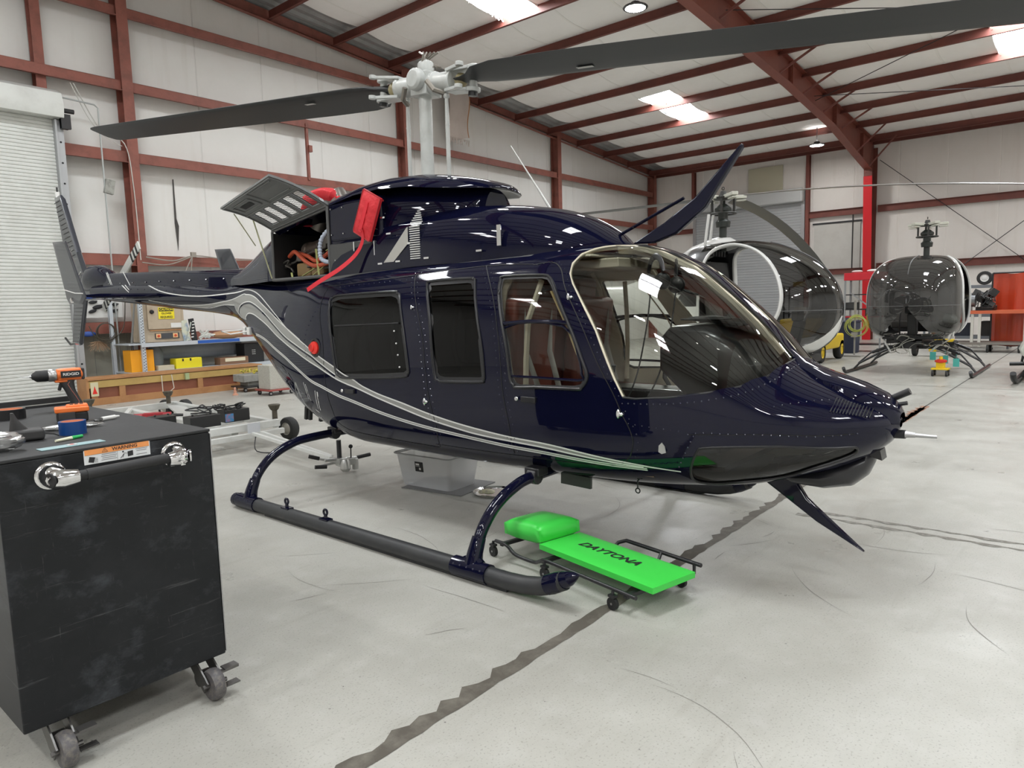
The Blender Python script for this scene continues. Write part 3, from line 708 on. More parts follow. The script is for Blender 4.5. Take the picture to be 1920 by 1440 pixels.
def ribbon(b, S, pts, w, out=.0015, sg=1, off=(0, 0, 0), m=0, k=5, closed=False, shift=0):
    """flat stripe of width w following a param polyline, lying on the skin"""
    Q = smooth_pts([(p[0], p[1]*US, 0) for p in pts], k, closed); Q = [(q.x, q.y/US) for q in Q]
    Y = np.array([q[0] for q in Q]); U = np.array([q[1] for q in Q])
    X = S(Y, U); N = surf_normal(S, Y, np.clip(U, .003, .997)); s = np.sign((N[:, 0]*-1).sum()) or 1; N = N*s
    d = np.gradient(X, axis=0); d /= np.maximum(np.linalg.norm(d, axis=1, keepdims=True), 1e-9); sd = np.cross(N, d)
    if closed: pass
    rows = []
    for e in (-.5, .5):
        R = X+N*out+sd*(e*w+shift); R[:, 0] *= sg; rows.append(R)
    n = len(X); vs = [tuple(Vector(r[i])+Vector(off)) for i in range(n) for r in rows]
    fs = [(2*i, 2*i+1, 2*i+3, 2*i+2) for i in range(n-1)]
    if closed: fs.append((2*n-2, 2*n-1, 1, 0))
    b.add(vs, fs, m)
def rivets(b, S, pts, gap, sg=1, off=(0, 0, 0), r=.006, k=6, m=0, shift=0):
    Q = smooth_pts([(p[0], p[1]*US, 0) for p in pts], 12); P3 = on_surf(S, [(q.x, q.y/US) for q in Q], .0, sg, off)
    acc = 0; last = P3[0]
    for p, q in zip(P3[:-1], P3[1:]):
        l = (q-p).length
        while acc < l:
            c = p+(q-p)*(acc/l if l > 0 else 0); b.sphere(c, r, 6, 4, m); acc += gap
        acc -= l
# ================================================================== the navy helicopter
CX = 3.87; HO = (0, -3.6, 0)     # loft x is measured from the centreline; root stands at (CX, 3.6, 0)
NAVY = mat('navy_gloss_paint', (.0035, .004, .017), .5, coat=.75, spec=.0)
GREYS = mat('silver_grey_band', (.25, .25, .235), .35, coat=.6)
WHITES = mat('pale_pinstripe', (.68, .68, .66), .35)
CREAM = mat('cream_trim', (.60, .55, .43), .5, noise=(4, .5, (.5, .45, .35)))
LEATHER = mat('red_brown_leather', (.17, .045, .03), .42, noise=(8, .6, (.12, .03, .02)), bump=(30, .1, .004))
SEAL = mat('window_seal_black', (.012, .012, .014), .35)
GLASS = thin_glass('clear_canopy', (.86, .88, .84), base=.015)
GLASST = thin_glass('tinted_cabin_glass', (.02, .021, .022), base=.0, ior=1.36)
GLASSC = thin_glass('chin_glass', (.30, .30, .27), base=.03)
RIV = mat('rivet_navy', (.02, .022, .04), .2, coat=.5)
WALK = mat('grey_antislip', (.075, .075, .072), .8, bump=(250, .6, .004))
HELI = empty('helicopter', (CX, 3.6, 0), 0, 'large glossy navy helicopter with silver side stripes on dark skids', 'helicopter')
SF = loft(ST)
O = HO; REAR_DOTS = [(3.794, .633), (3.772, .606), (3.756, .58), (3.743, .552)]
def lo(x, y, z): return (x, y-3.6, z)
BOOMEND = 10.8
post = [(y, .972) for y in (1.262, 1.3, 1.4, 1.55, 1.75, 1.95, 2.15, 2.26)]
ws = [(2.31, .93), (2.364, .865), (2.398, .824), (2.407, .784), (2.389, .754), (2.348, .731), (2.285, .705), (2.151, .647), (2.02, .566), (1.964, .534), (1.892, .535), (1.71, .55), (1.517, .586), (1.373, .642), (1.282, .749), (1.259, .891)]+post
POLY = [('ws', ws), ('chin', UV['chin']), ('front', UV['front_win']), ('mid', UV['mid_win']), ('rear', UV['rear_win'])]
L1, L2, L3, L5 = UV['L1'], UV['L2'], UV['L3'], UV['L5']
grey = list(reversed(L2))[:]+L1[8:]+[(1.70, .295)]+L5+[(6.584, .404), (6.73, .43), (6.73, .503), (7.1, .39), (7.526, .266), (8.197, .279)]
POLY.append(('grey', grey))
walk = [(4.9, .765), (4.4, .79), (3.8, .80), (3.2, .80), (2.75, .812), (2.72, .90), (3.3, .90), (4.2, .87), (4.9, .84)]
POLY.append(('walk', walk))
ys = sorted(set([.76, .77, .78, .80, .83, .87, .91, .96, 1.02, 1.08, 1.15]+[round(1.22+.055*i, 3) for i in range(0, 104)]+[round(7.0+.2*i, 3) for i in range(0, 19)]+[BOOMEND]))
us = [round(i/48, 4) for i in range(49)]
P, T, R = skin(SF, ys, us, POLY)
mi = np.full(len(T), 0)
names = [n for n, _ in POLY]
for i, n in enumerate(names):
    if n in ('ws', 'chin', 'front', 'mid', 'rear'): mi[R == i] = -1
    if n == 'grey': mi[R == i] = 1
    if n == 'walk': mi[R == i] = 2
FUS = skin_mesh('fuselage', SF, P, T, [NAVY, GREYS, WALK], mi, HO, HELI)
# the inside lining (cabin only)
ctr = P[T].mean(1); inn = np.where((ctr[:, 0] > 1.25) & (ctr[:, 0] < 4.75) & (mi >= 0), 0, -1)
inn[(ctr[:, 0] < 1.5) & (ctr[:, 1] < .5)] = -1
LIN = skin_mesh('cabin_lining', SF, P, T, [CREAM], inn, HO, HELI, inset=.028, flip=True)
for n, g, nm in (('ws', GLASS, 'windshield'), ('chin', GLASSC, 'chin_window'), ('front', GLASS, 'door_window'), ('mid', GLASST, 'cabin_window'), ('rear', GLASST, 'cabin_window')):
    i = names.index(n)
    for sd in (-1, 1):
        skin_mesh(nm, SF, P, T, [g], np.where(R == i, 0, -1), HO, HELI, inset=.006, side=sd)
def closed_tube(b, pts, out, r, sg, k=4, n=8, m=0):
    Q = smooth_pts([(p[0], p[1]*US, 0) for p in pts], k, True)
    b.tube(on_surf(SF, [(q.x, q.y/US) for q in Q], out, sg, O), r, n, m, closed=True)
for n, key in (('front', 'front_win'), ('mid', 'mid_win'), ('rear', 'rear_win')):
    for sg in (1, -1):
        b = MB(); closed_tube(b, UV[key], .003, .0095, sg, 3)
        b.build('window_seal', SEAL, HELI)
        # reveal between outer skin and lining
        pts = densify(UV[key], .04); a = on_surf(SF, pts, 0, sg, O); c = on_surf(SF, pts, -.03, sg, O)
        b = MB(); k = len(a); b.add(a+c, [(i, (i+1) % k, (i+1) % k+k, i+k) for i in range(k)]); b.build('window_reveal', CREAM if n == 'front' else SEAL, HELI)
for sg in (1, -1):
    b = MB(); pts = densify(ws, .04); a = on_surf(SF, pts, 0, sg, O); c = on_surf(SF, pts, -.03, sg, O); k = len(a)
    b.add(a+c, [(i, (i+1) % k, (i+1) % k+k, i+k) for i in range(k)])
    Qs = smooth_pts([(p[0], p[1]*US, 0) for p in ws[:10]], 3); b.tube(on_surf(SF, [(q.x, q.y/US) for q in Qs], -.014, sg, O), .012, 8)
    b.tube(on_surf(SF, [(y, .95) for y in (1.30, 1.45, 1.6, 1.8, 2.0, 2.2, 2.3)], -.03, sg, O), .028, 8)
    b.build('windshield_frame', CREAM, HELI)
    b = MB(); b.tube(on_surf(SF, ws[9:], -.003, sg, O), .006, 6); b.build('windshield_seal', SEAL, HELI)
    b = MB(); closed_tube(b, UV['chin'], .0, .007, sg, 3); b.build('window_seal', SEAL, HELI)
for sg in (1, -1):      # broad black borders inside the seals, and the sliding half of the rear window
    for key, wd in (('mid_win', .022), ('rear_win', .022), ('front_win', .014)):
        b = MB(); P_ = [Vector((p[0], p[1]*US, 0)) for p in UV[key]]; n = len(P_); ins = []
        cx_ = sum(p.x for p in P_)/n; cy_ = sum(p.y for p in P_)/n; ar = sum(P_[i].x*P_[(i+1) % n].y-P_[(i+1) % n].x*P_[i].y for i in range(n)); sgn = 1 if ar > 0 else -1
        for i in range(n):
            t = (P_[(i+1) % n]-P_[i-1]).normalized(); ins.append((P_[i].x-t.y*sgn*wd*1.3, (P_[i].y+t.x*sgn*wd*1.0)/US))
        o_ = on_surf(SF, UV[key], .0005, sg, O); i_ = on_surf(SF, ins, -.004, sg, O); b.add(o_+i_, [(k, (k+1) % n, (k+1) % n+n, k+n) for k in range(n)]); b.build('window_border', SEAL, HELI, sharp=80)
    b = MB(); b.tube(on_surf(SF, [(4.50, .645), (4.09, .648), (3.75, .650)], -.001, sg, O), .006, 8); b.build('sliding_pane_rail', SEAL, HELI)
    for q in REAR_DOTS: b = MB(); b.sphere(on_surf(SF, [q], .0, sg, O)[0], .0065, 8, 6); b.build('window_rivet', WHITEP, HELI)
# lower sliding pane and frame of the front door window (visible side and far side)
def shrink(poly, f, c=None):
    c = c or (sum(p[0] for p in poly)/len(poly), sum(p[1] for p in poly)/len(poly)); return [(c[0]+(p[0]-c[0])*f[0], c[1]+(p[1]-c[1])*f[1]) for p in poly]
for sg in (1, -1):
    b = MB(); b.tube(on_surf(SF, [(2.80, .648), (2.6, .652), (2.4, .655), (2.32, .655)], -.004, sg, O), .012, 8)
    lower = [(2.79, .64), (2.36, .648), (2.25, .60), (2.225, .565), (2.25, .552), (2.71, .545), (2.735, .56)]
    closed_tube(b, lower, -.006, .008, sg, 3); b.build('sliding_pane_frame', NAVY, HELI)
    b = MB(); b.tube(on_surf(SF, [(2.49, .715), (2.35, .65), (2.27, .60)], -.035, sg, O), .012, 6, flat=.4); b.build('inner_window_strip', mat('tan_strip', (.55, .42, .22), .5), HELI)
# pinstripes, seams, rivets
b = MB(); W_ = WHITES
for sg in (1, -1):
    ribbon(b, SF, L1, .010, .002, sg, O); ribbon(b, SF, UV['L1b'][:-1]+[(9.5, .93)], .013, .002, sg, O)
    ribbon(b, SF, L2, .009, .002, sg, O); ribbon(b, SF, L3, .010, .002, sg, O); ribbon(b, SF, L5, .011, .002, sg, O)
    ribbon(b, SF, [(6.60, .404), (6.70, .43), (6.735, .5)], .008, .002, sg, O); ribbon(b, SF, [(6.735, .5), (7.1, .39), (7.526, .266), (8.197, .275)], .008, .002, sg, O)
    ribbon(b, SF, UV['L6'], .007, .002, sg, O, shift=.008); ribbon(b, SF, UV['L6'], .007, .002, sg, O, shift=-.008)
    ribbon(b, SF, UV['L6'], .010, .0012, sg, O, m=1)
    ribbon(b, SF, L3[:15], .016, .0012, sg, O, m=2, shift=.014)
    for q in ([(10.25, .93), (9.871, .821), (9.443, .524)],): ribbon(b, SF, q, .012, .002, sg, O); ribbon(b, SF, q, .012, .002, sg, O, shift=.03)
    # outlined registration letters low on the rear side
    for st in ([(5.02, .440), (4.86, .225)], [(4.985, .437), (4.83, .225)], [(4.82, .430), (4.83, .345)], [(4.79, .428), (4.80, .34)], [(4.78, .428), (4.84, .215)], [(4.90, .33), (4.84, .325)],
               [(5.21, .409), (5.13, .31), (4.95, .222)], [(5.19, .409), (5.06, .24)], [(5.22, .40), (5.30, .28)], [(5.36, .36), (5.28, .25)], [(5.44, .34), (5.36, .25)], [(5.52, .33), (5.50, .26)]):
        ribbon(b, SF, st, .008, .002, sg, O, k=3)
b.build('stripe_lines', [WHITES, GREYS, NAVY], HELI)
b = MB()
SEAM = mat('panel_gap', (.002, .002, .003), .6)
seams = [UV['door12'], UV['door23'], UV['doorF'], [(4.657, .52), (4.663, .603), (4.736, .683), (4.72, .745)], [(3.67, .765), (3.0, .778), (2.669, .776)], [(4.72, .75), (3.70, .762)], [(3.46, .29), (2.78, .29), (2.1, .30), (1.936, .347)], [(4.66, .52), (4.60, .38), (4.45, .29), (3.46, .275)]]
for sg in (1, -1):
    for q in seams: ribbon(b, SF, q, .006, .0015, sg, O)
    ribbon(b, SF, [(1.605, .451), (1.327, .466), (.9, .462)], .004, .0015, sg, O)
    ribbon(b, SF, [(6.75, .79), (5.8, .76), (4.9, .77)], .006, .0015, sg, O)
b.build('panel_seam', SEAM, HELI)
b = MB()
for sg in (1, -1):
    rivets(b, SF, UV['rivW'], .036, sg, O, .0055); rivets(b, SF, UV['rivC'], .04, sg, O, .005); rivets(b, SF, UV['rivD'], .035, sg, O, .005)
    sh = lambda q, dy, du=0: [(a+dy, c+du) for a, c in q]
    for q, d in ((UV['door12'], .03), (UV['door12'], -.03), (UV['door23'], .03), (UV['door23'], -.03), (UV['doorF'], -.03)): rivets(b, SF, sh(q, d), .045, sg, O, .0042)
    rivets(b, SF, [(4.6, .745), (3.75, .75)], .06, sg, O, .004); rivets(b, SF, [(4.75, .70), (4.95, .60), (4.9, .52)], .045, sg, O, .005)
    rivets(b, SF, [(6.9, .76), (6.4, .74)], .05, sg, O, .004); rivets(b, SF, [(7.6, .62), (9.8, .62)], .2, sg, O, .006)
    rivets(b, SF, [(1.93, .47), (1.62, .46)], .04, sg, O, .004); rivets(b, SF, [(1.22, .62), (1.1, .70), (1.0, .78)], .04, sg, O, .004)
b.n = None
tag(b.build('rivet', RIV, HELI), kind='stuff')
# hinges, handles, fuel cap, static port
b = MB()
for (y, u), s in zip(UV['hinge'], (1, 1, .6, .8)):
    p = on_surf(SF, [(y, u), (y-.02, u)], .006, 1, O); b.sphere(p[0], .016*s, 8, 6, sc=(.6, .7, 1.6)); b.sphere(p[1], .012*s, 8, 6)
b.build('door_hinge', CHROME, HELI)
for (y, u) in ((2.598, .50), (4.319, .47)):
    p = on_surf(SF, [(y+.05, u), (y-.06, u)], .008, 1, O); b = MB(); b.beam(p[0], p[1], .02, .035, 0); b.cyl(p[0]+Vector((-.004, .03, 0)), p[0]+Vector((-.016, .03, 0)), .013, n=12, m=1)
    b.build('door_handle', [SEAL, CHROME], HELI, bevel=.006)
p = on_surf(SF, [(4.77, .582)], .0, 1, O)[0]
b = MB(); b.lathe([(.075, 0), (.075, .008), (.06, .012), (.058, .005)], p, (-1, 0, 0), 24); fc = b.build('fuel_filler_ring', SEAL, HELI)
b = MB(); b.lathe([(.05, 0), (.05, .016), (.02, .022), (0.001, .022)], p+Vector((-.005, 0, 0)), (-1, 0, 0), 20); b.ring(p+Vector((-.03, .02, 0)), .028, .004, (-1, 0, 0), 16, 6)
b.build('fuel_cap', mat('red_cap', (.75, .03, .02), .3), HELI)
p = on_surf(SF, [(1.744, .391)], .002, 1, O)[0]
b = MB(); b.prism([(-.02, -.022), (.0, -.03), (.022, -.022), (.016, .01), (0, .03), (-.018, .012)], 0, .006, p, (0, -1, 0), (0, 0, 1)); b.build('static_port', mat('bare_metal', (.5, .5, .48), .4, metal=.5), HELI)
# ---------------------------------------------------------------- cabin interior
b = MB(); b.bx(-.52, .52, -1.75, 1.1, .55, .60); b.prism([(-.5, .6), (.5, .6), (.58, .95), (.5, 1.5), (.4, 1.75), (-.4, 1.75), (-.5, 1.5), (-.58, .95)], -.02, .02, (0, .85, 0)); b.build('cabin_floor', mat('cabin_floor', (.10, .06, .05), .7), HELI)
def seat(x, y, face=-1):
    b = MB(); b.box((x, y, .86), (.46, .48, .14)); b.box((x, y-face*.27, 1.22), (.44, .12, .66), eul(x=face*-.12)); b.box((x, y-face*.31, 1.60), (.26, .09, .17), eul(x=face*-.12))
    for k in (-1, 0, 1): b.box((x+k*.14, y-face*.205, 1.2), (.1, .03, .5), eul(x=face*-.12)) if False else None
    o = b.build('seat', LEATHER, HELI, bevel=.035, seg=3)
    b = MB(); b.bx(x-.22, x+.22, y-.22, y+.22, .6, .79); b.build('seat_base', CREAM, HELI, bevel=.01)
    b = MB(); b.tube([(x-.14, y-face*.2, 1.5), (x-.12, y-face*.19, 1.2), (x-.10, y-face*.1, .95)], .022, 6, flat=.2); b.tube([(x+.14, y-face*.2, 1.5), (x+.12, y-face*.19, 1.2), (x+.10, y-face*.1, .95)], .022, 6, flat=.2)
    b.build('seat_belt', mat('belt_grey', (.35, .35, .33), .6), HELI)
for x in (-.34, .34): seat(x, -1.02)
for x in (-.34, .34): seat(x, .55)
b = MB(); b.prism([(-.52, .7), (.52, .7), (.59, .95), (.56, 1.3), (.47, 1.6), (-.47, 1.6), (-.56, 1.3), (-.59, .95)], -.03, .03, (0, -.62, 0))
b.build('bulkhead', LEATHER, HELI, bevel=.02)
b = MB()
for sg in (1, -1):
    b.tube(on_surf(SF, [(2.86, .46), (2.87, .55), (2.87, .65), (2.88, .72), (2.88, .79)], -.06, sg, O), .03, 6); b.tube(on_surf(SF, [(2.68, .50), (2.67, .58), (2.66, .66), (2.62, .75)], -.075, sg, O), .018, 6)
b.build('cabin_pillar', CREAM, HELI)
b = MB(); b.bx(-.36, .36, -1.25, .85, 1.775, 1.795); b.box((0, -1.2, 1.74), (.5, .35, .06)); b.build('headliner', CREAM, HELI, bevel=.02)
# centre console and glareshield
DASH = mat('dash_black', (.014, .014, .015), .32, coat=.35)
dp = [(-1.66, 1.12), (-1.66, 1.30), (-1.72, 1.365), (-1.95, 1.36), (-2.12, 1.28), (-2.24, 1.16), (-2.25, 1.03), (-2.05, .93), (-1.85, .95)]
rings = []
for x, s in ((-.33, .80), (-.31, .93), (-.26, 1), (0, 1.03), (.26, 1), (.31, .93), (.33, .80)):
    rings.append([Vector((x, -1.92+(y+1.92)*s, 1.16+(z-1.16)*s)) for y, z in dp])
b = MB(); b.loft(rings); b.build('instrument_panel', DASH, HELI, bevel=.012, sharp=50)
b = MB(); b.box((0, -1.93, 1.385), (.34, .3, .02), eul(x=.12)); b.box((-.2, -1.9, 1.4), (.12, .25, .01)); b.build('glareshield_cover', mat('dash_matt', (.03, .03, .031), .5), HELI, bevel=.006)
b = MB(); b.bx(-.12, .12, -1.95, -1.1, .6, .98); b.build('centre_console', DASH, HELI, bevel=.02)
b = MB(); b.bx(-.40, .40, -2.1, -1.62, .6, .63); b.bx(-.5, .5, -1.75, -1.3, .58, .62); b.bx(-.50, -.44, -1.72, -1.45, .62, .78); b.build('footwell', mat('footwell_brown', (.16, .085, .07), .6), HELI)
for x in (-.34, .34):
    b = MB(); b.tube([(x, -1.42, .6), (x, -1.46, .85), (x, -1.36, 1.0), (x, -1.38, 1.14)], [.014, .014, .016, .024], 8); b.build('cyclic_stick', BLACK, HELI)
    b = MB(); b.tube([(x-.1, -1.9, .7), (x-.1, -1.94, .85)], .03, 6); b.tube([(x+.1, -1.9, .7), (x+.1, -1.94, .85)], .03, 6); b.build('pedal', BLACKM, HELI)
# ---------------------------------------------------------------- roof cowlings
def top_loft(st, n_=3.0, zb=1.80):
    """stations (Y, ztop, w, n, zb) -> rings over the roof"""
    rings = []
    for (Y, zt, w, n, z0) in st:
        r = []
        for i in range(29):
            a = PI*i/28; c, s = math.cos(a), math.sin(a); q = (abs(c)**n+abs(s)**n)**(-1/n); r.append(Vector((w*q*c, Y-3.6, z0+(zt-z0)*q*s)))
        rings.append(r)
    return rings
def dens(st, k=5):
    a = np.array(st, float); F = [pchip(a[:, 0], a[:, j]) for j in range(1, a.shape[1])]; Y = sorted(set(np.concatenate([np.linspace(a[i, 0], a[i+1, 0], k+1) for i in range(len(a)-1)]).tolist()))
    return [(y,)+tuple(float(f(y)) for f in F) for y in Y]
st = [(2.27, 1.86, .05, 2.2, 1.80), (2.32, 1.89, .15, 2.2, 1.80), (2.42, 1.965, .26, 2.3, 1.80), (2.6, 2.065, .35, 2.5, 1.80), (2.85, 2.14, .41, 2.8, 1.80), (3.2, 2.19, .44, 3.2, 1.80), (3.6, 2.215, .452, 3.4, 1.80), (4.2, 2.23, .452, 3.4, 1.79), (4.79, 2.24, .44, 3.4, 1.77)]
b = MB(); b.loft(top_loft(dens(st)), closed=False); b.build('forward_cowling', NAVY, HELI, sharp=60)
st = [(3.38, 2.33, .14, 2.2, 2.08), (3.41, 2.34, .21, 2.4, 2.08), (3.49, 2.36, .28, 2.8, 2.08), (3.62, 2.39, .33, 3.2, 2.05), (3.8, 2.41, .37, 3.6, 2.0), (4.2, 2.43, .405, 4, 1.98), (4.5, 2.42, .42, 4, 1.98), (4.79, 2.38, .425, 4, 2.0)]
rings = top_loft(dens(st)); b = MB(); b.loft(rings, closed=False); b.add([rings[0][i] for i in range(29)], [tuple(range(29))]); b.build('transmission_fairing', NAVY, HELI, sharp=60)
rings = []
for (Y, w, zc, th) in ((3.30, .02, 2.33, .012), (3.305, .10, 2.335, .02), (3.33, .19, 2.345, .03), (3.38, .28, 2.365, .036), (3.47, .365, 2.39, .04), (3.65, .43, 2.43, .04), (3.85, .455, 2.46, .04), (4.15, .455, 2.48, .04), (4.45, .45, 2.47, .04), (4.70, .438, 2.44, .036), (4.79, .432, 2.43, .03)):
    r = []
    for i in range(30):
        a = 2*PI*i/30; c, s = math.cos(a), math.sin(a); cr = .10*min(1, w/.44)**1.5*(1-abs(c)**2.2)
        x = w*(abs(c)**.55)*(1 if c > 0 else -1); z = zc-.10*min(1, w/.44)**1.5+cr+th*.5*(abs(s)**.8)*(1 if s > 0 else -1); r.append(Vector((x, Y-3.6, z)))
    rings.append(r)
b = MB(); b.loft(rings, cap=True); b.build('cowling_brim', NAVY, HELI, sharp=70)
# engine side box ahead of the open bay, and grey recess below
for sg in (-1, 1): b = MB(); b.box((sg*.3675, .87, 2.195), (.135, .64, .31)); b.build('intake_box', NAVY, HELI, bevel=.03, seg=3)
for sg in (-1, 1): b = MB(); b.box((sg*.37, .93, 1.91), (.14, .54, .24)); b.build('lower_side_panel', mat('dark_grey_panel', (.03, .031, .033), .3, coat=.4), HELI, bevel=.01)
b = MB()
for (y, z) in ((.60, 2.10), (.60, 2.28), (1.0, 2.3), (1.0, 2.1), (1.15, 2.3), (1.15, 2.1), (.72, 1.86), (1.12, 1.9)): b.sphere((-.44, y, z), .007, 6, 4)
for (y, z, l) in ((.50, 2.29, .05), (.50, 2.17, .05), (.44, 2.05, .05), (.35, 1.845, .05), (.05, 1.85, .05), (.55, 1.84, .05), (-.45, 1.865, .05)): b.box((-.455, y, z), (.008, l, .012))
b.box((-.445, .62, 1.93), (.01, .008, .17)); b.box((-.447, .86, 1.99), (.012, .012, .07)); b.box((-.449, -.62, 1.95), (.006, .035, .13))
tag(b.build('latch', CHROME, HELI), kind='stuff')
# louvres and painted wedge on the cowling side
LV = mat('pale_louvre', (.62, .62, .6), .4)
b = MB()
for k in range(22):
    z = 1.855+k*.0158; w = .10 if z < 2.09 else .10
    xx = -.453 if z < 2.08 else -.44+(z-2.08)*.35
    b.box((xx, .165, z), (.008, w if z < 2.1 else max(.02, .13-(z-2.1)*1.2), .007))
b.build('louvre_marking', LV, HELI)
b = MB(); b.prism([(.51, 1.845), (.25, 2.07), (.235, 2.08), (.235, 1.965), (.40, 1.845)], 0, .004, (-.456, 0, 0), (0, 1, 0), (0, 0, 1))
b.build('wedge_marking', mat('wedge_grey', (.42, .41, .38), .5), HELI)
b = MB(); b.bx(-.458, -.454, .215, .24, 1.957, 1.972); b.build('wedge_marking', LV, HELI)
# ---------------------------------------------------------------- engine bay (open on the visible side) y 4.79..5.65
BAY = mat('bay_dark', (.012, .011, .011), .6); y0, y1 = 1.19, 2.04
b = MB()
def quad(b, pts, m=0): b.add(pts, [(0, 1, 2, 3)], m)
b.bx(-.43, .43, y0-.01, y0+.01, 1.78, 2.33); b.bx(-.42, .42, y1-.01, y1+.01, 1.78, 2.19); b.bx(-.43, .43, y0, y1, 1.77, 1.79)
b.bx(.40, .43, y0, y1, 1.78, 2.2)
b.build('engine_bay', BAY, HELI)
b = MB()
ring0 = top_loft([(4.79, 2.43, .43, 5, 1.78), (5.65, 2.24, .42, 4.5, 1.77)])
r0, r1 = ring0
# keep roof from the hinge line over to the far side
k0 = [i for i in range(29) if r0[i].x > -.41 or r0[i].z > 2.36]
b.add([r0[i] for i in range(0, 22)]+[r1[i] for i in range(0, 22)], [(i, i+1, i+23, i+22) for i in range(21)])
b.add([r0[21], r1[21], Vector((-.42, y1, 2.225)), Vector((-.42, y0, 2.345))], [(0, 1, 2, 3)])
b.build('engine_cowling', NAVY, HELI, sharp=60)
b = MB(); b.beam((-.40, y0, 2.345), (-.40, y1, 2.225), .06, .03); b.tube([(-.42, y0, 2.325), (-.42, y1, 2.205)], .012, 6); b.tube([(-.43, y1, 1.78), (-.42, y1, 2.2)], .012, 6); b.tube([(-.435, y0+.01, 1.79), (-.435, y0+.01, 2.33)], .012, 6); b.tube([(-.44, y0, 1.785), (-.44, y1, 1.785)], .014, 6)
b.build('bay_frame', mat('bay_frame_grey', (.09, .09, .09), .5), HELI)
BR = mat('burnt_metal', (.13, .095, .075), .45, metal=.5, noise=(9, .9, (.05, .04, .035))); ORG = mat('orange_hose', (.45, .075, .03), .55); 
b = MB(); b.lathe([(.06, 0), (.085, .02), (.085, .06), (.075, .07), (.075, .42), (.09, .44), (.09, .52)], (-.2, y1-.2, 2.02), (.0, -1, .12), 18); b.cyl((-.29, y1-.3, 1.985), (-.29, y0+.15, 2.06), .013, n=8, m=1)
b.lathe([(.1, 0), (.12, .1), (.12, .3), (.08, .36)], (.05, y1-.25, 2.08), (0, -1, .1), 16); b.build('engine', [BR, STEEL], HELI)
b = MB()
for pts, r in (([(-.3, y1-.06, 1.99), (-.34, y1-.18, 2.015), (-.36, y1-.26, 2.01), (-.37, y1-.40, 1.93), (-.37, y1-.52, 1.885), (-.37, y0+.2, 1.885), (-.36, y0+.1, 1.90)], .018), ([(-.33, y1-.27, 2.0), (-.34, y1-.4, 1.97), (-.35, y1-.52, 1.925), (-.37, y0+.2, 1.94), (-.37, y0+.06, 2.0), (-.36, y0+.03, 2.07)], .018), ([(-.36, y0+.1, 1.97), (-.36, y0+.03, 2.0)], .018)):
    b.tube(smooth_pts(pts, 5), r, 8)
b.build('orange_hose', ORG, HELI)
pts = smooth_pts([(-.40, y0+.02, 2.16), (-.41, y0+.06, 2.14), (-.42, y0+.13, 2.08), (-.425, y0+.15, 2.0), (-.425, y0+.14, 1.93), (-.42, y0+.08, 1.90), (-.41, y0+.01, 1.895)], 10)
b = MB(); b.tube(pts, [.017+.003*math.sin(i*1.9) for i in range(len(pts))], 10); b.build('duct_hose', mat('pale_blue_hose', (.42, .47, .56), .6), HELI)
b = MB(); b.box((-.25, y1-.33, 1.86), (.2, .2, .12)); b.box((-.25, y1-.53, 1.855), (.2, .17, .11)); b.build('oil_tank', mat('amber_tank', (.22, .14, .055), .5), HELI, bevel=.02, seg=3)
b = MB()
for p, q in (((-.42, y1-.27, 1.80), (-.38, y1-.2, 1.84)), ((-.42, y0+.28, 1.80), (-.36, y0+.2, 1.87)), ((-.42, y1-.42, 1.80), (-.38, y1-.55, 1.86)), ((-.36, y0+.3, 2.02), (-.40, y0+.22, 1.80)), ((-.38, y0+.02, 2.03), (-.4, y0+.1, 1.99))): b.beam(p, q, .016, .004)
b.build('strap', mat('yellow_green_strap', (.45, .48, .18), .6), HELI)
b = MB(); random.seed(3)
for k in range(16):
    y = y0+random.uniform(.1, .75); z = random.uniform(1.84, 2.12); p = Vector((-.3+random.uniform(-.08, .1), y, z)); pts = [p]
    for j in range(3): p = p+Vector((random.uniform(-.03, .03), random.uniform(-.1, .1), random.uniform(-.08, .08))); pts.append(p.copy())
    b.tube(smooth_pts(pts, 4), random.choice([.004, .006, .009]), 6)
for k in range(7): b.box((-.22+random.uniform(-.1, .05), y0+random.uniform(.08, .7), random.uniform(1.84, 2.1)), (.06, random.uniform(.04, .12), random.uniform(.03, .08)))
b.build('pipework', mat('pipe_steel', (.12, .11, .10), .4, metal=.7), HELI)
# open cowl door with perforated vents
PERF = bpy.data.materials.new('perforated_sheet'); PERF.use_nodes = True; nt = PERF.node_tree
pb = nt.nodes['Principled BSDF']; pb.inputs['Base Color'].default_value = (.14, .14, .14, 1)
vo = nt.nodes.new('ShaderNodeTexVoronoi'); vo.inputs['Scale'].default_value = 95; vo.inputs['Randomness'].default_value = 0; tcn = nt.nodes.new('ShaderNodeTexCoord'); nt.links.new(tcn.outputs['Object'], vo.inputs['Vector'])
gt = nt.nodes.new('ShaderNodeMath'); gt.operation = 'GREATER_THAN'; gt.inputs[1].default_value = .55; nt.links.new(vo.outputs[0], gt.inputs[0]); nt.links.new(gt.outputs[0], pb.inputs['Alpha'])
A_, B_, C_, D_ = Vector((-.89, y1-.01, 2.35)), Vector((-.93, y0+.02, 2.50)), Vector((-.42, y0, 2.335)), Vector((-.42, y1, 2.215))
def dpt(s, t, h=0):   # s: 0 at the aft end .. 1 forward, t: 0 hinge .. 1 outer edge
    p = (D_*(1-s)+C_*s)*(1-t)+(A_*(1-s)+B_*s)*t; n = (C_-D_).cross(A_-D_).normalized(); n = n if n.z > 0 else -n
    bulge = .03*math.sin(PI*t*.9); return p+n*(h+bulge)
DOORG = mat('cowl_inner_grey', (.17, .175, .175), .5, coat=.2)
holes = [(.10, .24), (.28, .42), (.46, .60), (.64, .78), (.82, .95)]
ss = sorted(set([0, 1]+[v for hh in holes for v in hh])); ts = [0, .1, .25, .45, .5, .62, .8, .95, 1]
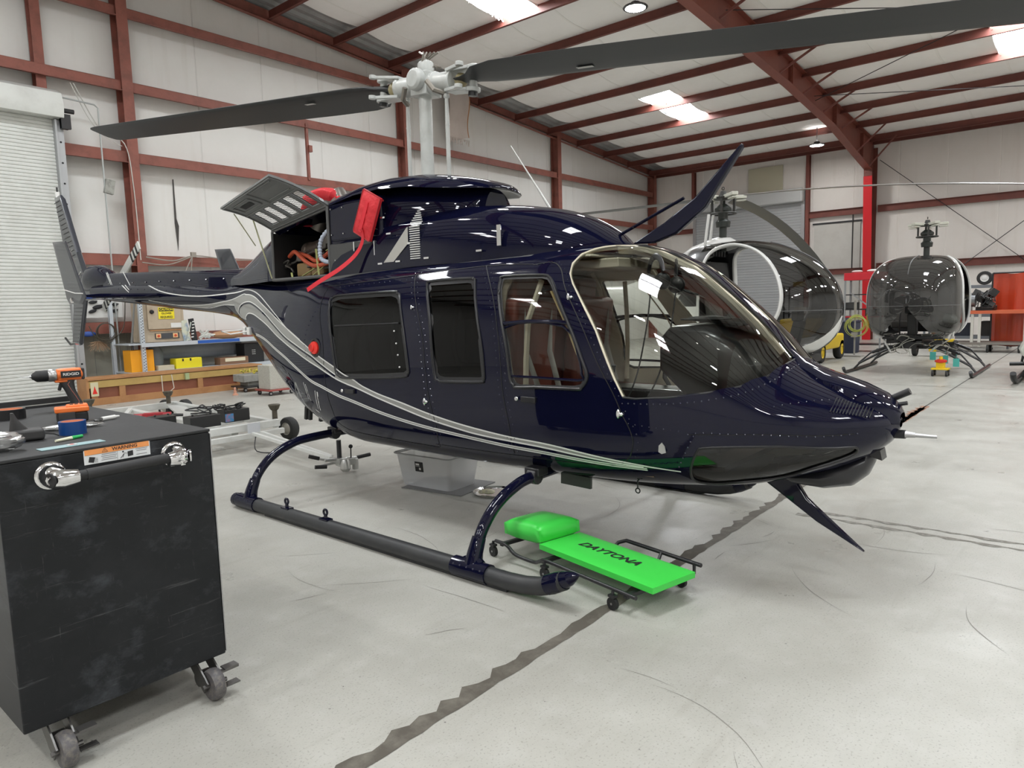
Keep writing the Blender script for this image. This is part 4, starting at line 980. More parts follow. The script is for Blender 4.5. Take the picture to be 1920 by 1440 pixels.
def door(h, mname, m):
    b = MB()
    for i in range(len(ss)-1):
        for j in range(len(ts)-1):
            if any(a <= (ss[i]+ss[i+1])/2 <= c for a, c in holes) and .1 <= (ts[j]+ts[j+1])/2 <= .5: continue
            b.add([dpt(ss[i], ts[j], h), dpt(ss[i+1], ts[j], h), dpt(ss[i+1], ts[j+1], h), dpt(ss[i], ts[j+1], h)], [(0, 1, 2, 3)])
    return b
b = door(0, '', 0); c = door(.018, '', 0); b.add(c.v, c.f)
per = [(0, 0), (1, 0), (1, 1), (0, 1)]
for i in range(4):
    n = 8; a, c2 = per[i], per[(i+1) % 4]
    for k in range(n):
        q = [(a[0]+(c2[0]-a[0])*e, a[1]+(c2[1]-a[1])*e) for e in (k/n, (k+1)/n)]
        b.add([dpt(*q[0], 0), dpt(*q[1], 0), dpt(*q[1], .018), dpt(*q[0], .018)], [(0, 1, 2, 3)])
cd = b.build('cowl_door', DOORG, HELI)
b = MB()
for a, c2 in holes:
    for (q, r) in (((a, .1), (a, .5)), ((c2, .1), (c2, .5)), ((a, .1), (c2, .1)), ((a, .5), (c2, .5))): b.tube([dpt(q[0]+(r[0]-q[0])*k/4, q[1]+(r[1]-q[1])*k/4, .002) for k in range(5)], .006, 6)
for q, r in (((0.02, .53), (.98, .53)), ((.02, .97), (.98, .97)), ((.02, .03), (.98, .03)), ((.5, .53), (.5, .97)), ((.02, .03), (.02, .97)), ((.98, .03), (.98, .97)), ((.1, .62), (.42, .62)), ((.1, .86), (.42, .86)), ((.1, .62), (.1, .86)), ((.42, .62), (.42, .86)), ((.56, .6), (.92, .6)), ((.56, .92), (.92, .92))): b.tube([dpt(q[0]+(r[0]-q[0])*k/6, q[1]+(r[1]-q[1])*k/6, -.003) for k in range(7)], .007, 6)
b.build('stiffener', DOORG, cd)
b = MB(); b.add([dpt(.17, .68, -.004), dpt(.36, .68, -.004), dpt(.36, .79, -.004), dpt(.17, .79, -.004)], [(0, 1, 2, 3)]); b.build('slot', BLACK, cd)
b = MB()
for a, c2 in holes: b.add([dpt(a, .1, .009), dpt(c2, .1, .009), dpt(c2, .5, .009), dpt(a, .5, .009)], [(0, 1, 2, 3)])
b.build('perforated_vent', PERF, cd)
b = MB(); b.cyl((-.45, y1+.0, 1.80), dpt(.02, .4, -.01), .006, n=6); b.cyl((-.46, y1+.22, 2.10), dpt(.0, .75, -.01), .005, n=6); b.build('prop_rod', mat('rod_yellow', (.42, .42, .25), .4), HELI)
# aft fairing sloping down to the boom
PERFN = mat('navy_fairing', (.006, .0065, .018), .2, coat=.8)
st = [(5.64, 2.245, .42, 4, 1.78), (5.8, 2.235, .395, 3.4, 1.78), (6.0, 2.20, .35, 3, 1.78), (6.25, 2.12, .29, 2.8, 1.78), (6.55, 2.02, .22, 2.6, 1.78), (6.85, 1.94, .15, 2.6, 1.79), (7.0, 1.93, .12, 2.6, 1.79)]
rr = top_loft(dens(st)); b = MB(); b.loft(rr, closed=False); b.add([rr[0][i] for i in range(29)], [tuple(range(29))]); b.build('aft_fairing', NAVY, HELI, sharp=60)
# driveshaft cover along the boom
rings = []
for Y, zt, zb_, w in ((6.75, 1.95, 1.75, .115), (8.5, 2.025, 1.80, .10), (10.4, 2.09, 1.86, .09)):
    rings.append([Vector((x*w, Y-3.6, zb_ if z == 0 else zb_+(zt-zb_)*z)) for x, z in ((-1.18, 0), (-1.12, .3), (-1.05, .6), (-.92, .85), (-.7, .97), (-.4, 1), (.4, 1), (.7, .97), (.92, .85), (1.05, .6), (1.12, .3), (1.18, 0))])
b = MB(); b.loft(rings, closed=True); dsc = b.build('driveshaft_cover', NAVY, HELI, sharp=70)
b = MB()
for (ya, za, yb2, zb2) in ((9.72, 2.075, 9.45, 1.84), (10.28, 2.095, 10.08, 1.86), (10.24, 2.095, 10.04, 1.86)):
    f = lambda y, z: Vector((-(.118-.0075*(y-6.75))*(1.06-.12*(z-1.84)/.24)-.006, y-3.6, z)); b.beam(f(ya, za), f(yb2, zb2), .014, .003, up=(-1, 0, 0))
b.build('stripe', WHITES, dsc)
b = MB()
for Y in np.linspace(7.1, 10.2, 9):
    w = .115-.008*(Y-6.75); b.sphere((-w*1.15, Y-3.6, 1.86+.035*(Y-6.75)*.7), .008, 6, 4)
b.build('cover_screw', CHROME, HELI)
# tail: gearbox fairing, fin, stabiliser, end plates, tail rotor
b = MB(); b.loft([[Vector((math.cos(a)*w, Y-3.6, z+math.sin(a)*h)) for a in [2*PI*i/20 for i in range(20)]] for (Y, w, h, z) in ((10.25, .09, .09, 1.98), (10.45, .12, .13, 2.02), (10.7, .14, .17, 2.05), (10.95, .15, .18, 2.05), (11.15, .12, .15, 2.02), (11.3, .05, .08, 1.95))])
b.build('tail_gearbox_cover', NAVY, HELI)
def slab(name, outline, th, mtl, parent, plane='yz', at=0, taper=.35):
    """airfoil-like panel: outline [(a,b)], thick at the middle"""
    n = len(outline); c = (sum(p[0] for p in outline)/n, sum(p[1] for p in outline)/n); b = MB()
    ins = [(c[0]+(p[0]-c[0])*.82, c[1]+(p[1]-c[1])*.93) for p in outline]
    def P3(p, h): return {'yz': Vector((at+h, p[0]-3.6, p[1])), 'xy': Vector((p[0], p[1]-3.6, at+h))}[plane]
    v = [P3(p, th/2*taper) for p in outline]+[P3(p, -th/2*taper) for p in outline]+[P3(p, th/2) for p in ins]+[P3(p, -th/2) for p in ins]
    f = [(i, (i+1) % n, (i+1) % n+n, i+n) for i in range(n)]+[(i, i+2*n, (i+1) % n+2*n, (i+1) % n) for i in range(n)]+[(i+n, (i+1) % n+n, (i+1) % n+3*n, i+3*n) for i in range(n)]
    f += [tuple(range(2*n, 3*n)), tuple(reversed(range(3*n, 4*n)))]
    b.add(v, f); return b.build(name, mtl, parent, sharp=30)
FIN = mat('fin_dark_grey', (.022, .024, .034), .3, coat=.6)
fin = slab('vertical_fin', [(10.75, 1.75), (11.15, 2.05), (11.42, 2.45), (11.95, 3.32), (12.2, 3.30), (12.02, 2.6), (11.75, 2.0), (11.75, 1.75)], .07, FIN, HELI)
fl_ = slab('ventral_fin', [(11.25, 1.85), (11.75, 1.85), (12.02, 1.12), (11.70, 1.10)], .06, FIN, HELI)
b = MB()
for k in range(13):
    t = (k+1)/14; y_a = 11.35+(11.85-11.35)*t; z = 2.35+.95*t; b.beam((-.037, y_a+.12-3.6, z), (-.037, y_a+.33-3.6, z-.02), .006, .008)
b.build('fin_rib', mat('rib_black', (.008, .008, .01), .4), fin)
b = MB()
for k in range(10):
    z = 1.65-.055*k; b.beam((-.032, 11.45+k*.03-3.6, z), (-.032, 11.68+k*.03-3.6, z), .006, .008)
b.build('fin_rib', mat('rib_black', (.008, .008, .01), .4), fl_)
b = MB(); b.tube([(-.03, 11.60-3.6, 2.50), (-.035, 11.72-3.6, 2.45)], .008, 5); b.tube([(-.037, 11.35-3.6, 2.16), (-.037, 11.52-3.6, 2.08)], .010, 5); b.build('fin_stripe', WHITES, fin)
b = MB(); b.cyl((0, 12.1-3.6, 3.30), (0, 12.1-3.6, 3.38), .03); b.cyl((0, 12.1-3.6, 3.38), (0, 12.1-3.6, 3.45), .012, n=6, m=1); b.build('fin_light', [WHITEP, BLACK], fin)
b = MB(); b.tube([(0, 11.9-3.6, 1.12), (0, 12.15-3.6, 1.10), (0, 12.35-3.6, 1.2)], .015, 8); b.cyl((0, 11.9-3.6, 1.12), (0, 11.7-3.6, 1.12), .018, m=1); b.build('tail_skid', [BLACKM, mat('red_cap', (.75, .03, .02), .3)], HELI)
slab('horizontal_stabiliser', [(-.98, 8.55), (.98, 8.55), (.98, 8.98), (-.98, 8.98)], .05, NAVY, HELI, 'xy', 1.74)
for sx in (-1, 1):
    ep = slab('stabiliser_end_plate', [(8.50, 1.73), (8.95, 2.36), (9.36, 2.38), (9.07, 1.72), (9.0, 1.66), (8.62, 1.65)], .03, FIN, HELI, 'yz', sx*.97)
    if sx < 0:
        b = MB(); b.tube([(-.99, 8.53-3.6, 1.765), (-.99, 8.75-3.6, 1.775), (-.99, 9.12-3.6, 1.83)], .006, 5); b.build('end_plate_line', WHITES, ep)
        b = MB(); b.lathe([(.03, 0), (.03, .02), (.015, .03)], (-.985, 8.85-3.6, 1.70), (-1, 0, 0), 12); b.build('end_plate_fitting', CHROME, ep)
        for s_, z_ in (('LONG', 1.985), ('RANGER', 1.945)):
            pass
# tail rotor: two white blades with black bands, one points up and forward
TRX = .30
b = MB(); b.cyl((.12, 10.85-3.6, 2.05), (TRX+.03, 10.85-3.6, 2.05), .03); b.box((TRX, 10.85-3.6, 2.05), (.06, .12, .12)); tr = b.build('tail_rotor_hub', STEEL, HELI)
d = Vector((0, -.86, .50)).normalized(); u = Vector((0, .5, .86)).normalized()
for sg in (1, -1):
    b = MB()
    for a, c, m in ((.05, .5, 0), (.5, .55, 1), (.55, .60, 0), (.60, .65, 1), (.65, .70, 0), (.70, .75, 1), (.75, .83, 0)):
        p, q = Vector((TRX, 10.85-3.6, 2.05))+d*sg*a, Vector((TRX, 10.85-3.6, 2.05))+d*sg*c; b.beam(p, q, .02, .125, m, up=u)
    b.build('tail_rotor_blade', [mat('blade_white', (.6, .6, .56), .4), BLACK], tr, bevel=.004)
# ---------------------------------------------------------------- main rotor
RG = mat('rotor_grey', (.50, .515, .50), .35, coat=.2, noise=(14, .5, (.38, .39, .37)))
HZ = 3.19; hub = Vector((0, 4.06-3.6, HZ)); DR = Vector((-.055, 1, .105)).normalized()    # blade axis, left end up
b = MB(); b.lathe([(.05, 0), (.05, .72), (.062, .73), (.062, .76), (.05, .78)], (0, 4.08-3.6, 2.44), (0, 0, 1), 20); b.build('mast', RG, HELI)
b = MB(); b.lathe([(.10, 0), (.10, .03), (.07, .05)], (0, 4.08-3.6, 2.46), (0, 0, 1), 20)
for k in range(10): a = 2*PI*k/10; b.cyl((.085*math.cos(a), .48+.085*math.sin(a), 2.48), (.085*math.cos(a), .48+.085*math.sin(a), 2.51), .012, n=6)
b.build('mast_collar', mat('collar_grey', (.42, .42, .4), .4), HELI)
b = MB(); b.box(hub, (.17, .17, .17), eul(x=.095)); b.lathe([(.075, -.02), (.08, .0), (.08, .05), (.06, .07)], hub+Vector((-.08, .0, .02)), (-1, 0, 0), 16); b.lathe([(.075, -.02), (.08, .0), (.08, .05), (.06, .07)], hub+Vector((.08, .0, .02)), (1, 0, 0), 16)
b.lathe([(.05, 0), (.065, .05), (.06, .1), (.03, .12)], hub+Vector((0, 0, .06)), (0, 0, 1), 14)
for sg in (1, -1):
    b.lathe([(.07, .06), (.09, .08), (.09, .11), (.075, .12), (.075, .26), (.085, .27), (.085, .29)], hub, DR*sg, 18)
b.build('rotor_head', RG, HELI, bevel=.006)
RB = HELI.children[-1]
for sg in (1, -1):
    D = DR*sg; c = hub+D*.25; X = Vector((1, 0, 0)); U = D.cross(X).normalized(); U = U if U.z > 0 else -U
    b = MB()
    for s2 in (1, -1):
        b.beam(c+U*.07*s2-D*.0, c+U*.075*s2+D*.20, .11, .022, up=U); b.lathe([(.055, -.015), (.055, .015)], c+U*.075*s2+D*.22, U, 14)
        b.beam(c+U*.07*s2+X*-.05, c+U*.075*s2+D*.2+X*-.12, .03, .022, up=U); b.lathe([(.03, -.014), (.03, .014)], c+U*.075*s2+D*.2-X*.13, U, 12)
    b.cyl(c+D*.22-U*.12, c+D*.22+U*.1, .03, n=12); b.build('blade_grip', RG, HELI, bevel=.004)
    b = MB(); b.sphere(c+D*.10, .05, 8, 6, sc=(1, 1, 1.1)); b.build('grip_bearing', mat('old_brass', (.33, .28, .15), .5), HELI)
    b = MB(); b.cyl(c+D*.22-U*.12, c+D*.22-U*.085, .035, n=12); b.build('blade_pin', BLACKM, HELI)
BLD = mat('rotor_blade_black', (.013, .0145, .016), .45, noise=(1.5, .5, (.02, .0215, .0225))); BLU = mat('blade_underside', (.05, .05, .045), .42)
for sg in (1, -1):
    D = DR*sg; X = Vector((1, 0, 0))*sg
    rings = []
    droop = lambda r: -.004*r*r if sg < 0 else .0
    for r, ch, th, tw in ((.34, .10, .07, 0), (.42, .13, .07, 0), (.52, .20, .06, .0), (.62, .29, .05, .1), (.8, .32, .045, .16), (1.3, .33, .04, .16), (2.2, .33, .036, .13), (3.2, .33, .034, .1), (4.4, .33, .032, .07), (5.45, .33, .03, .05), (5.55, .30, .02, .05), (5.62, .2, .01, .05)):
        c = hub+D*r+Vector((0, 0, droop(r)+(.0)));  tw = tw if sg < 0 else -(.30+tw*.4)
        e = (X*math.cos(tw)+Vector((0, 0, 1))*math.sin(tw)); n = e.cross(D).normalized(); ring = []
        n = n if n.z > 0 else -n
        for (xx, yy) in ((-.28, 0), (-.26, .35), (-.18, .62), (-.02, .7), (.25, .5), (.5, .25), (.72, .04), (.72, -.04), (.4, -.2), (.1, -.35), (-.15, -.42), (-.26, -.25)):
            ring.append(c+e*(xx*ch)+n*(yy*th*.7))
        rings.append(ring)
    b = MB(); b.loft(rings); bl = b.build('main_rotor_blade', BLD, HELI, sharp=50)
    b = MB(); c = hub+D*1.35+Vector((0, 0, -.025)); b.beam(c, c+D*.12, .03, .002); b.build('blade_label', mat('label_silver', (.5, .5, .48), .4), bl)
for (y, z1, x) in ((4.26, 3.10, -.02), (3.83, 3.05, -.02)):
    b = MB(); b.tube([(x, y-3.6, 2.44), (x, y-3.6, z1-.16), (x, y-3.6, z1)], [.016, .016, .013], 10); b.cyl((x, y-3.6, z1-.2), (x, y-3.6, z1-.19), .018, n=10); b.sphere((x, y-3.6, z1+.01), .024, 8, 6); b.build('pitch_link', RG, HELI)
b = MB()
for sg in (1, -1): b.tube([(-.02, (4.05+.21*sg)-3.6, 3.08), (-.1, (4.05+.17*sg)-3.6, 3.10), (-.12, (4.05+.12*sg)-3.6, 3.17)], .02, 8)
for k in range(6): b.tube([hub+Vector((-.04+.02*k, -.02*k, .12)), hub+Vector((-.06+.025*k, -.04+.02*k, .2)), hub+Vector((-.03+.02*k, .03-.02*k, .24))], .008, 6)
b.build('control_linkage', mat('linkage_metal', (.25, .23, .2), .4, metal=.6), HELI)
# ---------------------------------------------------------------- nose details
zc = lambda Y: float(SF(Y, 1.0)[2])
rings = []
for Y, w, h in ((1.30, .03, .0), (1.22, .10, .015), (1.1, .15, .03), (.95, .165, .045), (.84, .14, .05), (.775, .10, .045), (.755, .06, .02)):
    z = zc(max(Y, .77)); rings.append([Vector((w*x, Y-3.6, z-.03+(h+.03)*zz)) for x, zz in ((-1, 0), (-.97, .6), (-.75, .95), (-.35, 1.05), (0, 1.08), (.35, 1.05), (.75, .95), (.97, .6), (1, 0))])
b = MB(); b.loft(rings, closed=False); b.build('nose_hood', NAVY, HELI, sharp=50)
b = MB()
for k in range(13):
    y = 1.0-k*.012; u0 = .80
    q = on_surf(SF, [(y, .80), (y, .66)], .003, 1, O); b.beam(q[0], q[1], .004, .005, 0)
b.build('nose_vent', SEAM, HELI)
b = MB(); b.cyl(lo(-.02, .80, .815), lo(-.03, .735, .82), .022, n=12, m=0); b.cyl(lo(-.03, .735, .82), lo(-.03, .69, .82), .017, .012, n=12, m=1); b.cyl(lo(-.03, .69, .82), lo(-.03, .60, .82), .010, .008, n=10, m=1); b.build('pitot_tube', [BLACKM, STEEL], HELI)
b = MB(); b.cyl(lo(.1, .82, .98), lo(.1, .745, 1.02), .018, n=12); b.cyl(lo(.05, .79, .955), lo(.05, .745, .965), .01, n=8); b.build('nose_probe', BLACKM, HELI)
b = MB(); b.loft([[Vector((w*math.cos(a), Y-3.6, z+h*math.sin(a))) for a in [2*PI*i/16 for i in range(16)]] for (Y, w, h, z) in ((1.35, .05, .02, .55), (1.25, .13, .05, .55), (1.1, .15, .075, .57), (.97, .13, .085, .61), (.90, .09, .07, .66), (.87, .03, .03, .69))]); b.build('landing_light_fairing', mat('dark_fairing', (.012, .012, .016), .35, coat=.4), HELI)
b = MB(); b.lathe([(.065, 0), (.07, .02), (.05, .03)], lo(0, .935, .625), (0, -1, -.4), 16); b.prism([(0, 0), (.08, -.02), (.07, .03), (.0, .05)], -.05, .05, lo(0, .91, .70), (0, -1, 0), (0, 0, 1)); b.build('landing_light', BLACKM, HELI)
# wire cutters
def cutter(pts, th, nm):
    b = MB(); b.prism([(p[0]-3.6, p[1]) for p in pts], -th/2, th/2, (0, 0, 0), (0, 1, 0), (0, 0, 1)); return b.build(nm, NAVY, HELI, bevel=.012, seg=2)
cutter([(2.27, 1.86), (2.05, 1.97), (1.86, 2.09), (1.58, 2.355), (1.575, 2.33), (1.79, 2.03), (1.97, 1.90), (2.12, 1.855)], .045, 'wire_cutter')
cutter([(1.50, .53), (1.27, .53), (1.20, .42), (1.10, .335), (.905, .175), (1.15, .30)], .045, 'wire_cutter')
b = MB(); b.cyl(lo(0, 2.50, 1.87), lo(0, 1.93, 2.10), .010, n=8); b.build('cutter_strut', NAVY, HELI)
# whip antenna on the roof far side
b = MB(); b.tube([lo(.35, 3.10, 2.1), lo(.35, 3.28, 2.36), lo(.35, 3.53, 2.71)], [.012, .007, .003], 6); b.build('whip_antenna', WHITEP, HELI)
b = MB(); b.prism([(0, 0), (.12, 0), (.16, .24), (-.04, .24)], -.008, .008, lo(.35, 6.55, 1.98), (0, 1, 0), (0, 0, 1)); b.build('blade_antenna', BLACKM, HELI, bevel=.003)
# tie-down fitting: white brackets under the boom root
for y in (6.45, 6.62):
    b = MB(); b.box((-.30+(y-6.45)*.3, y-3.70, 1.33), (.035, .05, .075)); b.build('baggage_hinge', WHITEP, HELI, bevel=.01)
b = MB(); b.tube([(-.30, 6.36-3.6, 1.33), (-.40, 6.52-3.6, 1.305), (-.40, 6.70-3.6, 1.33), (-.25, 6.54-3.6, 1.34)], .008, 6); b.build('antenna_wire', WHITEP, HELI)
# ---------------------------------------------------------------- skid gear
SKX = 1.17
for sx in (-1, 1):
    x = sx*SKX; b = MB()
    pts = [(x, 5.16-3.6, .055)]+[(x, y-3.6, .055) for y in (4.9, 3.9, 2.9, 2.35)]+[(x, 2.24-3.6, .062), (x, 2.14-3.6, .08), (x, 2.06-3.6, .108), (x, 1.99-3.6, .145)]
    b.tube(pts, .048, 18); sk = b.build('skid_tube', mat('skid_black', (.022, .023, .025), .5, noise=(5, .6, (.04, .04, .04))), HELI)
    b = MB(); b.tube([(x, 2.09-3.6, .10), (x, 2.02-3.6, .132), (x, 1.955-3.6, .165)], [.052, .051, .036], 16); b.tube([(x, 1.955-3.6, .165), (x, 1.925-3.6, .182), (x, 1.90-3.6, .192)], [.036, .022, .004], 16); b.build('skid_cap', NAVY, sk)
    b = MB(); b.lathe([(.05, 0), (.05, .04), (.02, .055)], (x, 5.13-3.6, .055), (0, 1, 0), 16); b.build('skid_cap', NAVY, sk)
    b = MB()
    b.tube([(x, 4.72-3.6, .055), (x, 4.22-3.6, .055)], .0, 3) if False else None
    b.beam((x, 4.72-3.6, .008), (x, 2.35-3.6, .008), .05, .012); b.build('wear_shoe', BLACKM, sk)
    for y in (4.45, 3.98):
        b = MB(); b.tube([(x, y-3.6, .10), (x, y-3.6, .135)], [.018, .016], 8, flat=.6); b.ring((x, y-3.6, .15), .02, .008, (1, 0, 0), 14, 6); b.box((x, y-3.6, .098), (.05, .09, .02)); b.build('lifting_eye', NAVY, sk)
for yc in (4.98, 2.62):
    pts = []
    for sg in (-1, 1):
        half = [(sg*1.16, yc-3.6, .07), (sg*1.13, yc-3.6, .16), (sg*1.07, yc-3.6, .27), (sg*.96, yc-3.6, .37), (sg*.80, yc-3.6, .44), (sg*.6, yc-3.6, .47)]
        pts = (pts+[(0, yc-3.6, .475)]+list(reversed(half))) if sg > 0 else half
    b = MB(); b.tube(smooth_pts(pts, 5), .034, 16); ct = b.build('cross_tube', NAVY, HELI)
    cxx = .60 if yc < 3 else .36
    for sg in (-1, 1):
        b = MB(); b.tube([(sg*1.165, yc-3.6, .06), (sg*1.14, yc-3.6, .15), (sg*1.105, yc-3.6, .225)], [.056, .045, .040], 14); b.tube([(sg*SKX, yc-3.6-.13, .058), (sg*SKX, yc-3.6+.13, .058)], .056, 14); b.tube([(sg*1.16, yc-3.6-.06, .09), (sg*1.15, yc-3.6, .12), (sg*1.16, yc-3.6+.06, .09)], .03, 8)
        b.build('skid_saddle', NAVY, ct)
        b = MB()
        for k in range(5): b.sphere((sg*(SKX+.044), yc-3.6-.10+.05*k, .085), .008, 6, 4); b.sphere((sg*(1.178-.47*k*.02), yc-3.6-.03, .15+k*.02), .006, 6, 4)
        b.build('saddle_bolt', RIV, ct)
        b = MB(); b.tube([(sg*cxx, yc-3.6-.035, .47), (sg*cxx, yc-3.6+.035, .47)], .05, 12); b.box((sg*(cxx-.02), yc-3.6, .50), (.10, .11, .05)); b.build('belly_clamp', BLACKM, HELI, bevel=.008)
b = MB(); b.box((-.4, 2.45-3.6, .425), (.02, .22, .07), eul(x=.03)); b.build('belly_plate', mat('belly_plate', (.06, .065, .06), .3, metal=.6), HELI)
b = MB(); b.ring((-.4, 2.02-3.6, .425), .014, .004, (1, 0, 0), 12, 6); b.cyl((-.4, 2.02-3.6, .435), (-.4, 2.02-3.6, .50), .005, n=6); b.build('tie_down_ring', BLACKM, HELI)
b = MB(); b.cyl(lo(0, 3.0, .40), lo(0, 3.0, .36), .05); 
for y in (5.45, 5.62, 5.68): b.beam(lo(-.15, y, .62), lo(-.15, y+.02, .50), .03, .03)
b.build('belly_antenna', BLACK, HELI)
# ================================================================== things hung on or in the helicopter
REDC = mat('red_nylon', (.62, .02, .03), .55, bump=(18, .5, .02)); REDD = mat('red_webbing', (.68, .02, .035), .5)
IC = empty('intake_cover', (CX-.46, 4.2, 2.03), 0, 'red padded rectangular cover with a hanging strap on the cowling side', 'cover')
dn = Vector((0, .15, -.30)).normalized(); wd = Vector((0, -.30, -.15)).normalized(); pc = Vector((-.475, 4.245-3.6, 2.20))
b = MB(); rows = []
for side in (1, -1):
    g = []
    for j in range(13):
        for i in range(11):
            a, c = i/10*2-1, j/12*2-1; pf = (1-abs(a)**4)*(1-abs(c)**4); wv = .005*math.sin(c*14+a*3+.8*math.sin(a*5))*pf
            g.append(pc+wd*(a*.103)+dn*(c*.165)+Vector((-side*(.012+.020*pf)-wv, 0, 0)))
    rows.append(g)
n = 11
fs = [(j*n+i, j*n+i+1, (j+1)*n+i+1, (j+1)*n+i) for j in range(12) for i in range(10)]
b.add(rows[0]+rows[1], fs+[tuple(143+q for q in reversed(f)) for f in fs]+[(i, i+1, i+144, i+143) for i in range(10)]+[(132+i, 133+i, 276+i, 275+i) for i in range(10)]+[(j*n, (j+1)*n, (j+1)*n+143, j*n+143) for j in range(12)]+[(j*n+10, (j+1)*n+10, (j+1)*n+153, j*n+153) for j in range(12)])
o = b.build('pad', REDC, IC, off=(-.46, .6, 2.03))
b = MB(); b.tube([pc+wd*(a*.105)+dn*(c*.167)+Vector((-.012, 0, 0)) for a, c in ((-.9, -1), (.9, -1), (1, -.93), (1, .93), (.9, 1), (-.9, 1), (-1, .93), (-1, -.93))], .005, 6, closed=True); b.build('piping', mat('red_piping', (.4, .015, .02), .5), IC, off=(-.46, .6, 2.03))
b = MB(); b.beam(pc+dn*-.10+Vector((-.036, 0, 0)), pc+dn*.13+Vector((-.036, 0, 0)), .034, .004, up=(-1, 0, 0)); b.build('pull_tab', REDD, IC, off=(-.46, .6, 2.03))
b = MB(); pts = smooth_pts([(-.515, 4.28-3.6, 2.10), (-.49, 4.30-3.6, 2.02), (-.50, 4.38-3.6, 1.92), (-.55, 4.52-3.6, 1.82), (-.615, 4.70-3.6, 1.73), (-.64, 4.83-3.6, 1.67)], 6)
vs = []
for i, p in enumerate(pts):
    d = (pts[min(i+1, len(pts)-1)]-pts[max(i-1, 0)]).normalized(); sd = d.cross(Vector((-1, 0, 0))).normalized(); vs += [p-sd*.017, p+sd*.017]
b.add(vs, [(2*i, 2*i+1, 2*i+3, 2*i+2) for i in range(len(pts)-1)]); vs2 = [v+Vector((-.002, 0, 0)) for v in vs]; b.add(vs2, [(2*i+2, 2*i+3, 2*i+1, 2*i) for i in range(len(pts)-1)])
b.build('strap', REDD, IC, off=(-.46, .6, 2.03))
EC = empty('exhaust_cover', (CX, 5.35, 2.33), 0, 'red fabric cover over the exhaust behind the raised cowl door', 'cover')
b = MB(); b.tube(smooth_pts([(-.10, .22, -.06), (-.1, .17, .10), (-.02, .04, .17), (0, -.12, .14), (0, -.28, .04)], 6), [.05]*7+[.075]*12+[.05]*6, 12, flat=1.6); b.build('cover_body', REDC, EC)
b = MB(); b.tube([(.0, .22, -.06), (0, .1, .12), (0, -.1, .14), (0, -.2, -.06)], .09, 14, flat=1.4); b.build('exhaust_stack', mat('exhaust_metal', (.22, .2, .18), .4, metal=.8), HELI).location = (0, 5.35-3.6, 2.33)
def headset(x, y, z, rz, lab):
    e = empty('headset', (CX+x, y, z), rz, lab, 'headset', 'headsets hanging in the cockpit')
    b = MB(); b.tube(arc((0, 0, -.09), .088, 10, 170, 14), .008, 8, flat=2); b.build('headband', BLACKM, e)
    for s in (-1, 1):
        b = MB(); b.lathe([(.02, 0), (.038, .01), (.04, .03), (.03, .045), (.012, .05)], (s*.055, 0, -.12), (s, 0, 0), 14); b.build('ear_cup', DASH, e)
    b = MB(); b.tube([(-.07, 0, -.13), (-.10, -.06, -.16), (-.06, -.10, -.17)], .005, 6); b.build('microphone', BLACK, e)
    b = MB(); b.tube(smooth_pts([(.06, 0, -.15), (.05, .03, -.35), (.03, .1, -.6), (-.02, .22, -.75), (-.03, .3, -.62)], 6), .004, 6); b.build('cord', BLACK, e)
    e.scale = (1.2, 1.2, 1.2); return e
headset(-.25, 1.98, 1.76, .9, 'black headset hanging inside the windshield, the nearer of the two')
headset(-.08, 1.94, 1.74, .5, 'black headset hanging inside the windshield, the one behind')
# ================================================================== egg-shaped helicopters behind
EST = np.array([
 (0.00, 1.20, 1.30, 1.40, .05, 2, 2), (0.05, 1.02, 1.30, 1.58, .22, 2, 2), (0.16, .86, 1.30, 1.78, .38, 2.2, 2.1), (0.36, .72, 1.30, 1.98, .52, 2.4, 2.2),
 (0.65, .62, 1.30, 2.15, .63, 2.6, 2.3), (1.0, .57, 1.30, 2.28, .69, 2.8, 2.4), (1.45, .55, 1.30, 2.34, .70, 2.8, 2.5), (1.9, .58, 1.30, 2.32, .67, 2.6, 2.4),
 (2.3, .70, 1.35, 2.22, .56, 2.3, 2.2), (2.7, .95, 1.45, 2.02, .38, 2.1, 2.1), (3.05, 1.25, 1.55, 1.86, .20, 2, 2), (3.4, 1.38, 1.57, 1.76, .14, 2, 2)], float)
SE = loft(EST)
EST3 = np.array([
 (0.00, 1.25, 1.3, 1.35, .04, 2.2, 2.2), (0.008, 1.06, 1.3, 1.55, .25, 2.3, 2.3), (0.04, .84, 1.3, 1.80, .50, 2.8, 2.6), (0.14, .74, 1.3, 1.97, .64, 3.2, 2.9), (0.34, .68, 1.3, 2.12, .75, 3.4, 3.1),
 (0.65, .65, 1.3, 2.20, .80, 3.5, 3.3), (1.0, .65, 1.3, 2.25, .81, 3.5, 3.3), (1.45, .65, 1.3, 2.27, .80, 3.4, 3.2), (1.9, .68, 1.3, 2.24, .74, 3, 3),
 (2.3, .78, 1.35, 2.15, .60, 2.5, 2.5), (2.7, .95, 1.45, 2.0, .38, 2.1, 2.1), (3.05, 1.25, 1.55, 1.86, .20, 2, 2), (3.4, 1.38, 1.57, 1.76, .14, 2, 2)], float)
SE3 = loft(EST3)
SMOKE = thin_glass('smoked_canopy', (.16, .155, .15), base=.04)
SMOKE3 = thin_glass('smoked_canopy_greyed', (.08, .078, .075), base=.05, haze=.17, hazecol=(.20, .195, .185))  # darker smoked tint under an even grey diffuse layer
EWHITE = mat('heli_white', (.70, .70, .68), .3, coat=.5); EDARK = mat('heli_dark_grey', (.02, .02, .021), .3, coat=.6); INBLK = mat('interior_black', (.02, .02, .021), .6)
YELLOW = mat('safety_yellow', (.75, .52, .01), .4); TYRE = mat('tyre_rubber', (.02, .02, .02), .7)
SE2 = SE
def mirror_pts(p, sg): return [Vector((q.x*sg, q.y, q.z)) for q in p]
